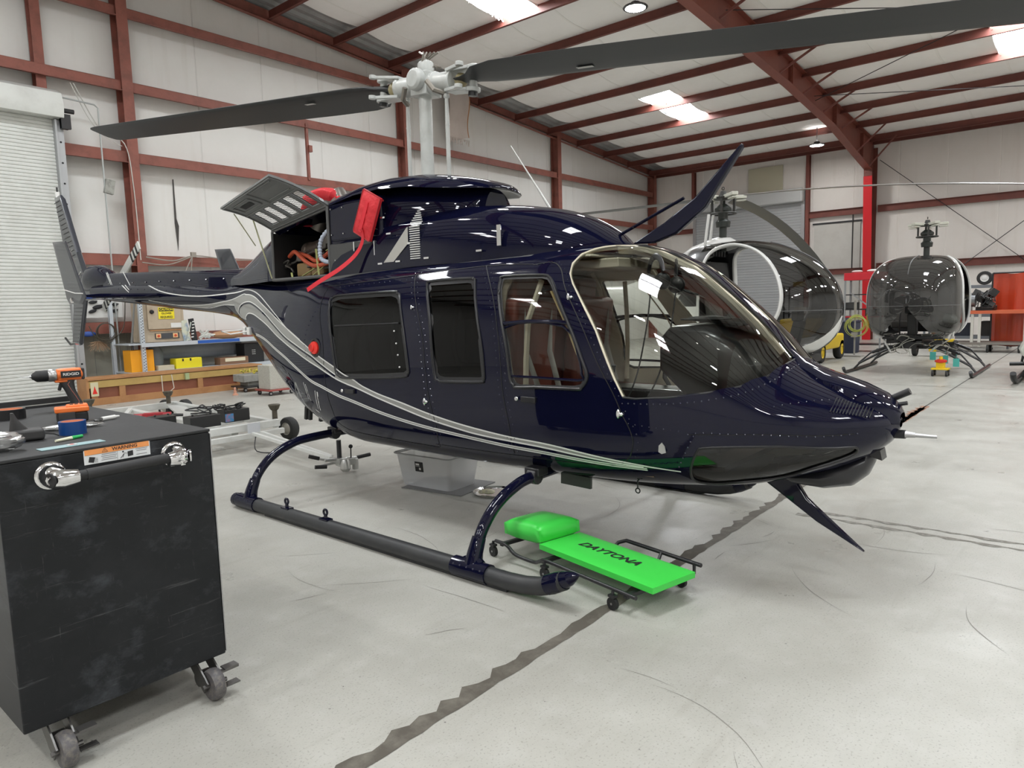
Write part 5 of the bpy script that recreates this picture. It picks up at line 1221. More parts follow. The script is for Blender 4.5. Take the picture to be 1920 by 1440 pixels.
def egg(name, lab, loc, rz, body, glass, kind):
    e = empty(name, loc, rz, lab, 'helicopter'); SE = SE3 if kind == 3 else SE2
    door = [(1.02, .30), (.80, .38), (.66, .48), (.62, .58), (.70, .68), (.88, .76), (1.15, .82), (1.45, .84), (1.68, .80), (1.78, .70), (1.80, .50), (1.78, .34), (1.65, .26), (1.3, .25)]
    polys = [('door', door)]
    ysE = [0, .002, .005, .01, .02, .03, .06, .1, .16, .23, .3]+[round(.38+.075*i, 3) for i in range(41)]
    Pp, Tt, Rr = skin(SE, ysE, [round(i/36, 4) for i in range(37)], polys, .06)
    c = Pp[Tt].mean(1); cls = np.full(len(Tt), 0)
    can = (c[:, 0] < 1.02-.0*c[:, 1]) & (c[:, 1] > .22) & ~((c[:, 0] > .50) & (c[:, 1] < .30))
    roofw = (c[:, 0] >= 1.02) & (c[:, 0] < (1.9 if kind == 2 else 1.5)) & (c[:, 1] > .80)
    cls[can | roofw] = 1; cls[Rr == 0] = -1
    if kind == 3: cls[(c[:, 1] < .20)] = -1; cls[(cls == 1) & (c[:, 1] < .22)] = -1
    # body
    bm_ = np.where((cls == 0) & (c[:, 0] > (.0 if kind == 2 else 1.0)), 0, -1); bm_[(bm_ == 0) & (c[:, 1] > .52) & (c[:, 0] > .9) & (c[:, 0] < 2.15)] = 1
    skin_mesh('body_shell', SE, Pp, Tt, [body, EDARK], bm_, (0, 0, 0), e)
    skin_mesh('canopy', SE, Pp, Tt, [glass], np.where((cls == 1) | ((cls == 0) & (c[:, 0] <= 1.0) & (kind == 3)), 0, -1), (0, 0, 0), e)
    for sg in (1, -1):      # door frames
        b = MB(); Q = smooth_pts([(p[0], p[1]*US, 0) for p in door], 4, True); b.tube(on_surf(SE, [(q.x, q.y/US) for q in Q], .005, sg), .045 if kind == 2 else .022, 8, closed=True, flat=.5)
        b.build('door_frame', EWHITE, e)
    b = MB(); b.tube(on_surf(SE, [(y, 1.0) for y in np.linspace(.0, 1.0, 12)]+[], .004), .009, 6); b.tube(on_surf(SE, [(y, .0) for y in np.linspace(.0, .45, 6)], .004), .009, 6) if kind == 2 else None
    for sg in (1, -1): b.tube(on_surf(SE, [(y, .5) for y in (.0, .03, .08, .15, .25, .38, .5, .62)], .003, sg), .006, 6)
    b.build('canopy_strip', mat('canopy_joint', (.10, .10, .10), .5), e)
    # cabin contents
    b = MB(); b.bx(-.6, .6, 1.85, 1.9, .75, 2.05); b.bx(-.5, .5, .55, 1.85, .66, .70); b.build('cabin_tub', INBLK, e)
    for x in (-.3, .3):
        b = MB(); b.box((x, 1.45, .92), (.42, .44, .14)); b.box((x, 1.72, 1.3), (.42, .1, .7), eul(x=-.15)); b.build('seat', mat('seat_dark', (.06, .055, .05), .6), e, bevel=.03)
    b = MB(); b.box((0, .62, .95), (.16, .14, .42), eul(x=.25)); b.box((0, .60, 1.22), (.26, .10, .14)); b.build('instrument_column', INBLK, e, bevel=.02)
    b = MB(); b.tube([(-.3, 1.05, .72), (-.3, 1.0, 1.0), (-.3, 1.1, 1.2)], .015, 8); b.build('cyclic_stick', INBLK, e)
    # mast and hub
    hz = 2.87 if kind == 3 else 2.98
    b = MB(); b.cyl((0, 1.72, 2.2), (0, 1.72, hz-.1), .055, n=14); b.lathe([(.10, 0), (.11, .08), (.07, .12), (.07, .2), (.12, .24), (.12, .28), (.05, .34)], (0, 1.72, hz-.42), n=16)
    b.build('mast', mat('mast_dark', (.02, .024, .02), .45), e)
    b = MB(); b.lathe([(.02, 0), (.14, .01), (.15, .04), (.06, .06), (.04, .13)], (0, 1.72, hz-.02), n=16); b.ring((0, 1.72, hz+.15), .02, .007, (1, 0, 0), 12, 5)
    for a in (.3, 1.9, 3.4, 5.0): b.box((.16*math.cos(a), 1.72+.16*math.sin(a), hz-.12), (.03, .03, .22)); 
    b.ring((0, 1.72, hz-.22), .19, .014, n=20, k=6)
    b.build('rotor_hub', mat('hub_black', (.025, .025, .022), .5), e)
    for q in range(4 if kind == 2 else 5):
        a = q*2*PI/(4 if kind == 2 else 5)+(.35 if kind == 3 else .9); d = Vector((math.cos(a), math.sin(a), 0)); b = MB()
        b.beam(Vector((0, 1.72, hz+.02))+d*.1, Vector((0, 1.72, hz+.03))+d*.36, .10, .05); b.beam(Vector((0, 1.72, hz-.03))+d*.2, Vector((0, 1.72, hz-.02))+d*.36, .08, .02)
        b.build('blade_grip', mat('grip_cream', (.50, .50, .43), .45), e, bevel=.008)
    # belly structure, skids
    b = MB()
    for sg in (1, -1):
        b.tube(smooth_pts([(sg*1.05, 2.55, .035), (sg*1.05, 1.2, .03), (sg*1.05, .3, .03), (sg*1.05, .1, .05), (sg*1.05, .0, .12)], 4), .032, 10)
        sk = b.build('skid_tube', BLACKM, e); b = MB()
        for y in (.75, 2.05):
            b.tube([(sg*.30, y, .52), (sg*.62, y+.02, .36), (sg*.95, y-.0, .16), (sg*1.04, y-.02, .05)], [.045, .04, .035, .035], 8, flat=.6); b.tube([(sg*.45, y+.18, .5), (sg*.78, y+.12, .36), (sg*.97, y, .16)], .016, 8); b.tube([(sg*.52, y+.18, .47), (sg*.75, y+.13, .375)], .03, 8)
            b.build('skid_strut', BLACKM if kind == 3 else EWHITE, e); b = MB()
    b = MB(); b.beam((-.5, .75, .5), (.5, .75, .5), .06, .06); b.beam((-.5, 2.05, .5), (.5, 2.05, .5), .06, .06); b.beam((0, .5, .55), (0, 2.3, .6), .2, .12); b.build('belly_beam', INBLK, e)
    return e
H2 = egg('helicopter', 'white helicopter with a dark smoked egg-shaped canopy and open door, behind the navy one', (10.3, 2.78, .03), 0, EWHITE, SMOKE, 2)
b = MB()    # white roof fairing, chin panel and tail boom
b.loft([[Vector((w*math.cos(a), y, z0+h*math.sin(a))) for a in [PI*i/12 for i in range(13)]] for y, w, z0, h in ((1.50, .10, 2.26, .08), (1.6, .17, 2.24, .16), (1.80, .19, 2.2, .22), (2.2, .18, 2.05, .26), (2.7, .12, 1.85, .15))], closed=False); b.build('roof_fairing', EWHITE, H2, sharp=60)
b = MB(); b.cyl((0, 2.7, 1.57), (0, 7.2, 1.72), .17, .10, n=18); b.build('tail_boom', EWHITE, H2)
b = MB(); b.prism([(6.7, 1.72), (7.1, 1.72), (7.6, 2.7), (7.35, 2.72)], -.02, .02, (0, 0, 0), (0, 1, 0), (0, 0, 1)); b.prism([(-.7, 7.0), (.7, 7.0), (.7, 7.3), (-.7, 7.3)], 1.8, 1.83, (0, 0, 0), (1, 0, 0), (0, 1, 0)); b.build('tail_fin', EWHITE, H2)
rings = []
for t in np.linspace(.38, 1, 9):
    y = .18+1.0*t; z = float(EST[0, 1])-.58*math.sin(t*PI/2)-.05; rings.append([Vector((x, y, z+(-.0 if abs(x) > .4 else -.04))) for x in (-.55-.05*t, -.3, 0, .3, .55+.05*t)])
b = MB(); b.loft(rings, closed=False); c2 = [[p+Vector((0, .02, -.03)) for p in r] for r in rings]; b.loft(c2, closed=False); b.build('chin_panel', EWHITE, H2)
b = MB(); b.box((0, .60, .62), (.5, .5, .1)); 
for k in range(8): b.tube([(random.uniform(-.4, .4), random.uniform(.4, 1.2), .6), (random.uniform(-.4, .4), random.uniform(.4, 1.2), .45), (random.uniform(-.4, .4), random.uniform(.4, 1.2), .58)], .01, 5)
b.build('belly_wiring', INBLK, H2)
BL2 = mat('blade_grey', (.09, .09, .085), .45); BL2L = mat('blade_light', (.16, .15, .14), .4)
for ang, L, tipz in ((-90, 4.0, -.33), (0, 4.8, -.95), (90, 4.0, .05)):
    a = math.radians(ang); d = Vector((math.cos(a), math.sin(a), 0)); o3 = Vector((0, 1.72, 3.0)); rings = []
    for r in np.linspace(.34, L, 9):
        t = r/L; p = o3+d*r+Vector((0, 0, tipz*t*t)); sd = Vector((-d.y, d.x, -.5 if ang == 0 else .1)).normalized(); rings.append([p+sd*(-.085), p+Vector((0, 0, .012)), p+sd*.085, p-Vector((0, 0, .010))])
    b = MB(); b.loft(rings); b.build('main_rotor_blade', BL2 if ang != -90 else BL2L, H2)
b = MB()
for x, y in ((-.18, 1.95), (-.02, 1.95)): b.tube([(x, y, 2.1), (x-.03, y-.1, 2.75)], .022, 8)
b.build('control_rod', EWHITE, H2)
b = MB(); b.tube([(-.68, .95, .70), (-.62, .9, .66)], .01, 5)
for k in range(5): b.box((-.2+.1*k, 1.8, 2.18), (.05, .05, .1))
b.build('rotor_brake', INBLK, H2)
# the bare one facing the camera
H3 = egg('helicopter', 'bare dark-canopied helicopter without blades or belly panels, facing us on black skids', (14.62, 2.86, .0), -PI/2, EDARK, SMOKE3, 3)
b = MB(); b.cyl((0, 2.9, 1.57), (0, 4.6, 1.6), .16, .14, n=16); b.build('tail_boom', EDARK, H3)
random.seed(11)
WIRES = mat('wire_mixed', (.30, .30, .26), .5)
b = MB()
for k in range(30):
    p = Vector((random.uniform(-.55, .55), random.uniform(.35, 1.5), random.uniform(.5, .72))); pts = [p]
    for j in range(4): p = p+Vector((random.uniform(-.15, .15), random.uniform(-.12, .12), random.uniform(-.13, .09))); p.z = min(max(p.z, .36), .74); pts.append(p.copy())
    b.tube(smooth_pts(pts, 4), random.choice([.004, .007, .01]), 5)
b.build('belly_wiring', WIRES, H3)
b = MB()
for k in range(14): b.box((random.uniform(-.5, .5), random.uniform(.5, 1.5), random.uniform(.56, .70)), (random.uniform(.05, .2), .12, random.uniform(.05, .12)))
tag(b.build('belly_equipment', INBLK, H3), kind='stuff')
b = MB(); b.bx(-.68, -.42, .72, .78, .665, .715); b.bx(.42, .68, .72, .78, .665, .715); b.beam((.50, .70, .62), (.30, .72, .42), .03, .03); b.beam((-.50, .70, .62), (-.38, .72, .40), .03, .03); b.beam((.30, .7, .43), (.64, .7, .68), .02, .02); b.build('belly_frame', EWHITE, H3)
b = MB(); b.prism([(.95, 1.0), (1.3, 1.05), (1.35, 1.35), (1.05, 1.3)], .70, .72, (0, 0, 0), (0, 1, 0), (0, 0, 1)); b.prism([(1.9, 1.0), (2.2, 1.05), (2.2, 1.4), (1.9, 1.35)], .64, .66, (0, 0, 0), (0, 1, 0), (0, 0, 1)); b.build('open_side_door', mat('cream_panel', (.55, .53, .45), .5), H3)
b = MB(); b.tube(smooth_pts([(.67, .62, .72), (.68, .56, 1.1), (.62, .50, 1.5), (.50, .52, 1.86)], 5), .02, 8); b.tube(smooth_pts([(.60, .55, .68), (.68, .6, .9)], 5), .03, 6); b.build('canopy_edge', EWHITE, H3)
TAG = mat('teal_tag', (.07, .42, .38), .5)
for k, (x, y, z) in enumerate(((.75, .55, .25), (.56, .62, .30), (.36, .62, .36))):
    b = MB(); b.bx(x-.05, x+.05, y, y+.004, z-.09, z+.06); b.cyl((x, y, z+.06), (x, y, z+.14), .003, n=5); o = b.build('warning_tag', TAG, None)
    o.location = H3.location; o.rotation_euler = H3.rotation_euler
    tag(o, '%s of the three teal tags hanging under the bare helicopter' % ('leftmost', 'middle', 'rightmost')[k], 'tag', 'teal tags')
# the edge of a fourth aircraft at the right of the picture
H4 = empty('helicopter', (14.0, .2, 0), 0, 'pale grey-white aircraft cut off by the right edge of the picture, black skid below', 'helicopter')
b = MB(); b.loft([[Vector((x, .95+.04-.9*(1-s), .92+s*.0+h*math.sin(a)*s)) if False else Vector((x+.0, .93*s*math.cos(a)*1.0, .56+.36*s*math.sin(a))) for a in [2*PI*i/20 for i in range(20)]] for x, s, h in ((.16, .4, 1), (.18, .8, 1), (.26, .95, 1), (.5, 1.0, 1), (2.2, 1.0, 1), (3.2, .8, 1))]); b.build('body', mat('pale_green_white', (.55, .58, .52), .35, coat=.4), H4)
b = MB(); b.tube(smooth_pts([(2.4, .92, .04), (.6, .92, .04), (.1, .92, .05), (-.12, .93, .12), (-.2, .93, .2)], 5), .045, 12); b.tube([(.8, .9, .05), (.8, .7, .4)], .03, 8); b.build('skid_tube', BLACKM, H4)
b = MB(); b.tube([(1.4, 1.12, .22), (1.4, .75, .24)], .035, 10); b.cyl((1.45, .95, .24), (1.45, .9, .6), .02); b.build('step', BLACKM, H4)
# ================================================================== ground equipment on the right
def wheel(b, c, r, w, ax=(1, 0, 0), m0=0, m1=1):
    c = Vector(c); a = Vector(ax).normalized()
    b.lathe([(r*.55, -w/2), (r*.9, -w/2), (r, -w*.3), (r, w*.3), (r*.9, w/2), (r*.55, w/2)], c, a, 20, m0, cap=False); b.lathe([(.001, -w*.42), (r*.3, -w*.42), (r*.45, -w*.3), (r*.58, -w*.45), (r*.58, w*.45), (r*.45, w*.3), (r*.3, w*.42), (.001, w*.42)], c, a, 20, m1)
T = empty('tow_tractor', (17.6, 5.25, 0), 0, 'small yellow tow tractor with yellow wheels behind the egg-shaped canopy', 'tractor')
b = MB(); b.bx(-.9, .9, -.3, .9, .28, .62); b.bx(-.2, .6, -.1, .9, .62, 1.0); b.build('chassis', YELLOW, T, bevel=.04)
for x, y in ((-.75, -.22), (.75, -.22), (-.75, .8), (.75, .8)):
    b = MB(); wheel(b, (x, y, .24), .24, .16, (0, 1, 0)); b.build('wheel', [TYRE, YELLOW], T)
b = MB(); b.bx(.2, .6, .1, .6, 1.0, 1.06); b.build('seat', BLACKM, T, bevel=.02)
D = empty('jack_dolly', (14.95, 2.32, 0), 0, 'small yellow wheeled dolly with a red valve under the bare helicopter', 'dolly')
b = MB(); b.bx(-.12, .12, -.14, .14, .12, .15); b.bx(-.06, .06, -.07, .07, .15, .30); b.cyl((0, 0, .3), (0, 0, .36), .03); b.build('frame', YELLOW, D, bevel=.008)
b = MB(); b.lathe([(.05, 0), (.10, .02), (.10, .05), (.05, .07)], (0, 0, .24)); b.build('valve', mat('valve_red', (.6, .03, .02), .4), D)
for x, y in ((-.1, -.11), (.1, -.11), (-.1, .11), (.1, .11)):
    b = MB(); wheel(b, (x, y, .055), .055, .035, (0, 1, 0)); b.build('wheel', [TYRE, STEEL], D)
D2 = empty('axle_trolley', (19.7, 3.2, 0), 0, 'low yellow trolley on black wheels farther back behind the bare helicopter', 'trolley')
b = MB(); b.bx(-.1, .1, -.40, .40, .28, .42); b.bx(-.15, .15, -.1, .1, .12, .3); b.build('frame', YELLOW, D2, bevel=.01)
for y in (-.42, .42):
    b = MB(); wheel(b, (0, y, .2), .2, .1, (0, 1, 0)); b.build('wheel', [TYRE, BLACKM], D2)
REDT = mat('tool_red', (.60, .015, .03), .35)
CT = empty('tool_trolley', (21.0, 5.1, 0), 0, 'open steel trolley with a bright red top tray beside the red column', 'trolley')
b = MB(); b.bx(-.3, .3, -.48, .48, 1.94, 2.14); b.build('top_tray', REDT, CT, bevel=.01)
for x, y in ((-.27, -.45), (.27, -.45), (-.27, .45), (.27, .45)):
    b = MB(); b.bx(x-.02, x+.02, y-.02, y+.02, .1, 1.94); b.build('post', GREYP, CT)
for z, m in ((1.55, BLACKM), (1.15, BLACKM), (.95, REDT), (.2, BLACKM)):
    b = MB(); b.bx(-.28, .28, -.46, .46, z-.015, z+.015); b.build('shelf', m, CT)
b = MB(); b.beam((-.3, -.45, 1.0), (-.3, .3, 1.6), .03, .03); b.build('brace', GREYP, CT)
for x, y in ((-.24, -.4), (.24, -.4), (-.24, .4), (.24, .4)):
    b = MB(); wheel(b, (x, y, .05), .05, .03); b.build('caster', [TYRE, STEEL], CT)
random.seed(5)
for k, (y, z, s, c, n, l) in enumerate(((-.2, 2.14, .1, (.7, .7, .68), 'rag', 'crumpled white rag on the red tray near the column'), (.2, 2.14, .09, (.65, .6, .58), 'rag', 'crumpled pale rag on the red tray, left of the white one'), (.3, 1.165, .08, (.05, .05, .05), 'toolbox', 'black toolbox on the middle shelf of the red-topped trolley'), (-.2, .965, .12, (.03, .03, .03), 'toolbox', 'black toolbox on the red lower shelf of the trolley'))):
    b = MB(); b.sphere((21-.1, 5.1+y, z+s*.4), s, 12, 8, sc=(1, 1.6, .4)) if n == 'rag' else b.bx(20.8, 21.05, 5.1+y-.15, 5.1+y+.15, z, z+.18)
    tag(b.build(n, mat(n+str(k), c, .7), bevel=0 if n == 'rag' else .015), l, n)
BIN = mat('dark_blue_bin', (.012, .018, .045), .45)
for (x, y, z, l) in ((20.3, 5.32, .82, 'tall dark blue waste bin beside the yellow tractor'), (22.2, 6.1, .9, 'dark blue waste bin behind the front one by the tractor')):
    b = MB(); b.box((x, y, z/2), (.5, .42, z), taper=(1.1, 1.1)); b.box((x, y, z+.02), (.58, .5, .04)); tag(b.build('waste_bin', BIN, bevel=.02), l, 'bin')
b = MB(); random.seed(9)
for k in range(9):
    a = k*.4; b.ring((19.0, 4.80+.03*math.sin(k*3), .80+.05*math.cos(k*2.2)), .20+.05*math.sin(k*2), .008, (math.cos(a)*.3+1, math.sin(a)*.4, .1*math.sin(k)), 26, 6)
tag(b.build('air_hose', mat('yellow_green_hose', (.38, .42, .10), .5)), 'coiled yellow-green air hose hanging left of the bare helicopter', 'hose')
b = MB(); b.box((19.05, 4.85, 1.25), (.05, .05, .3)); b.cyl((19.05, 4.85, 0), (19.05, 4.85, 1.4), .02); b.box((19.05, 4.85, .02), (.4, .4, .04)); b.box((19.02, 4.85, .55), (.14, .12, .12)); tag(b.build('hose_stand', mat('stand_steel', (.3, .29, .27), .5)), 'thin steel stand carrying the yellow-green hose', 'stand')
# orange curtain screen and the engine bench
SC_ = empty('welding_screen', (22.0, 1.2, 0), 0, 'orange translucent welding curtain on a low wheeled frame', 'screen')
b = MB(); rows = []
for j in range(12):
    z = 1.98-1.85*j/11; rows.append([Vector((.05*math.sin(i*.55+j*.1)+.02*math.sin(i*1.7), 1.12-i*.075, z+.012*math.sin(i*.8))) for i in range(31)])
for i in range(11):
    pass
vs = [p for r in rows for p in r]; b.add(vs, [(i*31+j, i*31+j+1, (i+1)*31+j+1, (i+1)*31+j) for i in range(11) for j in range(30)]); b.add([v+Vector((.006, 0, 0)) for v in vs], [((i+1)*31+j, (i+1)*31+j+1, i*31+j+1, i*31+j) for i in range(11) for j in range(30)])
b.build('curtain', mat('orange_vinyl', (.42, .045, .015), .3, coat=.3), SC_)
b = MB(); b.cyl((0, 1.13, .1), (0, 1.13, 2.0), .02); b.cyl((0, 1.13, 2.0), (0, -1.2, 2.0), .02); b.cyl((0, -1.2, .1), (0, -1.2, 2.0), .02); b.beam((-.3, 1.13, .09), (.3, 1.13, .09), .05, .04); b.beam((-.3, -1.2, .09), (.3, -1.2, .09), .05, .04); b.build('frame', BLACKM, SC_)
for x, y in ((-.28, 1.13), (.28, 1.13), (-.28, -1.2), (.28, -1.2)):
    b = MB(); wheel(b, (x, y, .04), .04, .03); b.build('caster', [TYRE, STEEL], SC_)
BN = empty('work_bench', (21.6, 2.75, 0), 0, 'wheeled steel bench with a red-orange edge carrying an engine', 'bench')
b = MB(); b.bx(-.35, .35, -1.3, .5, .98, 1.06); b.build('bench_top', mat('orange_edge', (.55, .12, .05), .5), BN)
b = MB(); b.bx(-.35, .35, -1.3, .5, .20, .26); b.build('lower_frame', mat('frame_greybrown', (.20, .18, .16), .5), BN)
for x, y in ((-.3, -1.2), (.3, -1.2), (-.3, -.1), (-.3, -.26), (-.3, .45), (.3, .45)):
    b = MB(); b.bx(x-.03, x+.03, y-.03, y+.03, .15, .98); b.build('leg', mat('leg_pale', (.55, .54, .5), .5), BN)
for x, y in ((-.3, -1.1), (.3, -1.1), (-.3, -.45), (.3, -.45)):
    b = MB(); wheel(b, (x, y, .10), .10, .05, (0, 1, 0)); b.build('caster', [TYRE, STEEL], BN)
SH = empty('steel_rack', (23.2, 2.9, 0), 0, 'grey steel rack with a wheel on its upper shelf, left of the orange curtain', 'rack')
for z in (1.68, .9, .3): 
    b = MB(); b.bx(-.4, .4, -.9, 1.1, z-.04, z+.04); b.build('shelf', mat('rack_bluegrey', (.17, .19, .21), .5), SH)
for x, y in ((-.38, -.88), (-.38, 1.08), (.38, -.88), (.38, 1.08)):
    b = MB(); b.bx(x-.025, x+.025, y-.025, y+.025, 0, 1.9); b.build('upright', mat('rack_bluegrey'), SH)
b = MB(); wheel(b, (23.0, 2.62, 1.905), .185, .1, (1, 0, 0)); tag(b.build('aircraft_wheel', [TYRE, mat('wheel_white', (.7, .7, .68), .4)]), 'aircraft tyre with a white hub lying upright on the grey rack', 'wheel')
b = MB(); b.lathe([(.001, -.5), (.16, -.5), (.18, -.4), (.18, .3), (.12, .45), (.001, .45)], (22.0, 3.0, 1.42), (0, 1, 0), 20); 
b = MB(); b.lathe([(.10, -.35), (.17, -.33), (.18, -.2), (.18, .3), (.14, .35)], (21.5, 2.95, 1.33), (0, 1, 0), 20); b.bx(21.35, 21.65, 2.7, 3.1, 1.06, 1.2)
tag(b.build('engine_casing', mat('casing_grey', (.22, .23, .24), .35, metal=.5)), 'grey cylindrical engine casing on the bench behind the bare helicopter', 'engine')
b = MB(); random.seed(21)
for k in range(16): b.box((21.5+random.uniform(-.15, .15), 2.42+random.uniform(-.2, .2), 1.2+random.uniform(-.12, .3)), (.14, random.uniform(.06, .2), random.uniform(.06, .2)), eul(random.random(), random.random(), random.random()))
for k in range(8): b.tube([(21.3, 2.42+random.uniform(-.25, .25), 1.1+random.uniform(0, .4)) for _ in range(3)], .012, 5)
b.bx(21.35, 21.65, 2.25, 2.6, 1.062, 1.15)
tag(b.build('piston_engine', mat('engine_black', (.02, .02, .02), .4, metal=.3)), 'black piston engine standing on the wheeled bench', 'engine')
for k, (y, z, w, h, c, l) in enumerate(((3.3, 1.72, .5, .1, (.03, .03, .03), 'long black part on the upper shelf of the grey rack'), (3.15, 1.83, .22, .1, (.5, .5, .48), 'pale box standing on the black part on the grey rack'), (3.4, .94, .5, .35, (.03, .03, .035), 'black case on the middle shelf of the grey rack'), (3.2, .34, .6, .35, (.02, .025, .04), 'dark crate on the bottom shelf of the grey rack'), (2.4, .34, .5, .4, (.025, .025, .025), 'black crate on the bottom shelf next to the curtain'))):
    b = MB(); b.bx(22.9, 23.3, y-w/2, y+w/2, z, z+h); tag(b.build('case', mat('case%d' % k, c, .5), bevel=.015), l, 'case')
b = MB()
for p, q in (((23.9, 7.0, 0), (23.9, 7.0, 1.9)), ((23.9, 8.3, 0), (23.9, 8.3, 1.9)), ((24.4, 7.0, 0), (24.4, 7.0, 1.9)), ((24.4, 8.3, 0), (24.4, 8.3, 1.9))): b.beam(p, q, .04, .04, up=(1, 0, 0))
for z in (.4, 1.0, 1.6, 1.88): b.bx(23.88, 24.42, 6.98, 8.32, z-.02, z)
tag(b.build('storage_shelves', BLACKM), 'black shelving against the back wall left of the red column', 'shelf')
for k, (y, z, w, h, c, l) in enumerate(((7.2, 1.88, .25, .25, (.03, .03, .03), 'black box on top of the black shelving'), (7.9, 1.88, .3, .16, (.2, .15, .04), 'brass-coloured coil on top of the black shelving'), (7.3, 1.0, .3, .3, (.05, .05, .06), 'dark box on the middle of the black shelving'), (7.8, 1.0, .4, .2, (.4, .38, .34), 'pale box on the middle of the black shelving'), (7.5, .4, .5, .4, (.15, .13, .1), 'brown box low on the black shelving'))):
    b = MB(); b.bx(24.0, 24.3, y-w/2, y+w/2, z, z+h); tag(b.build('box', mat('shbox%d' % k, c, .6), bevel=.01), l, 'box')
# ================================================================== the black tool cart in the foreground
CARTM = mat('cart_black', (.008, .009, .011), .42, spec=.3, noise=(3, .25, (.04, .042, .046)), bump=(4, .06, .01))
def cart_material():
    m = CARTM; nt = m.node_tree; b = nt.nodes['Principled BSDF']; L = nt.links.new
    tc = nt.nodes.new('ShaderNodeTexCoord'); prev = b.inputs['Base Color'].links[0].from_socket
    for (rot, sc, lo_, hi, col, am) in (((0, .6, 0), (1.5, 1, 30), .62, .74, (.16, .165, .17), .5), ((0, 1.45, 0), (40, 1, 3), .64, .74, (.15, .15, .155), .6), ((0, -.5, 0), (3, 1, 4), .52, .80, (.085, .095, .11), .6)):
        mp = nt.nodes.new('ShaderNodeMapping'); mp.inputs['Rotation'].default_value = rot; mp.inputs['Scale'].default_value = sc; L(tc.outputs['Object'], mp.inputs[0])
        n = nt.nodes.new('ShaderNodeTexNoise'); n.inputs['Scale'].default_value = 2.2; n.inputs['Detail'].default_value = 8; n.inputs['Roughness'].default_value = .7; L(mp.outputs[0], n.inputs['Vector'])
        r = nt.nodes.new('ShaderNodeMapRange'); r.inputs[1].default_value = lo_; r.inputs[2].default_value = hi; r.inputs[4].default_value = am; L(n.outputs[0], r.inputs[0])
        mx = nt.nodes.new('ShaderNodeMix'); mx.data_type = 'RGBA'; mx.inputs[7].default_value = (*col, 1); L(r.outputs[0], mx.inputs[0]); L(prev, mx.inputs[6]); prev = mx.outputs[2]
    L(prev, b.inputs['Base Color'])
cart_material()
x0, x1, yA, yB, zt = .594, 1.287, 2.635, 4.05, 1.062
CART = empty('tool_cart', (.94, 3.34, 0), 0, 'tall black steel tool cart with chrome handle on locking casters in the foreground', 'tool cart')
co = (.94, 3.34, 0)
b = MB(); b.bx(x0, x1, yA, yB, .15, zt-.012); b.build('cabinet', CARTM, CART, off=co, bevel=.006)
b = MB(); b.bx(x0-.002, x1+.002, yA-.003, yB+.003, zt-.012, zt); b.build('top_mat', mat('top_mat_black', (.012, .0125, .0135), .6, bump=(90, .3, .002), noise=(5, .5, (.035, .036, .038))), CART, off=co, bevel=.004)
b = MB(); b.bx(x0+.01, x1-.005, yB-.004, yB+.006, zt, zt+.012); b.build('back_lip', BLACKM, CART, off=co)
b = MB(); b.bx(x1, x1+.004, yA+.0, yA+.006, .16, zt-.02); b.build('edge_trim', STEEL, CART, off=co)
# handle
CHR = mat('handle_chrome', (.75, .75, .76), .1, metal=1, bump=(20, .15, .003))
hz_, hy = .988, 2.545
b = MB(); b.cyl((.79, hy, hz_), (1.10, hy, hz_+.005), .0165, n=20); b.cyl((.82, hy, hz_), (1.08, hy, hz_+.005), .0185, n=20); b.build('handle_bar', BLACK, CART, off=co)
for x, sg in ((.745, -1), (1.135, 1)):
    b = MB(); b.tube([(x+.005*sg, yA, hz_+.002), (x+.005*sg, yA-.03, hz_+.002), (x+.003*sg, hy+.015, hz_), (x-.01*sg, hy, hz_), (x-.05*sg, hy, hz_)], [.040, .038, .036, .030, .0235], 20)
    b.lathe([(.046, -.004), (.046, .006), (.038, .012)], (x+.005*sg, yA-.004, hz_+.002), (0, -1, 0), 24)
    hb = b.build('handle_bracket', CHR, CART, off=co, sharp=50)
    b = MB(); b.cyl((x+.03*sg*.9, hy-.0, hz_), (x+.032*sg, hy-.002, hz_), .024, n=18); b.build('handle_end', BLACK if sg < 0 else CHR, hb, off=co)
    if sg < 0:
        b = MB(); b.tube([(x-.033, hy-.012, hz_+.012), (x-.035, hy-.0, hz_+.004), (x-.035, hy+.004, hz_-.004), (x-.033, hy-.006, hz_-.014)], .003, 6); b.build('bracket_insert', CHR, hb, off=co)
    else:
        t = text('lettering', 'MAC', .022, WHITEP, hb, (x-.012-co[0], hy-.034-co[1], hz_), (0, 0, 1), (-1, 0, 0), .0003)
# warning sticker on the front, under the lip
stx0, stx1, sz0, sz1, sy = .845, 1.062, 1.002, 1.056, yA-.0012
b = MB(); b.bx(stx0, stx1, sy-.0006, sy, sz0, sz1); stk = b.build('warning_sticker', mat('sticker_white', (.75, .77, .78), .4), CART, off=co)
def st(nm, a, c, d, e, m, dy=.0012): b = MB(); b.bx(a, c, sy-dy, sy-.0005, d, e); return b.build(nm, m, stk, off=co)
SO = mat('sticker_orange', (.85, .33, .10), .4); SB = mat('sticker_black', (.02, .02, .022), .5)
st('sticker_band', stx0+.003, stx1-.003, sz1-.022, sz1-.002, SO); st('sticker_rule', .951, .9515, sz0+.001, sz1-.022, SB); st('sticker_rule', stx0+.003, stx1-.003, sz1-.0225, sz1-.0218, SB)
tx = lambda nm, s, size, x, z, sx=1: text(nm, s, size, SB, stk, (x-co[0], sy-.0016-co[1], z), (1, 0, 0), (0, 0, 1), .0002, sx=sx)
tx('lettering', 'WARNING', .0165, .977, sz1-.0125, 1.05)
b = MB()
for x_, w_, zz in ((.924, .046, .028), (.924, .050, .0215), (.924, .044, .015), (.924, .050, .0085), (1.032, .040, .028), (1.032, .034, .0215), (1.032, .036, .0085)): b.box((x_, sy-.001, sz0+zz), (w_, .0008, .0022))
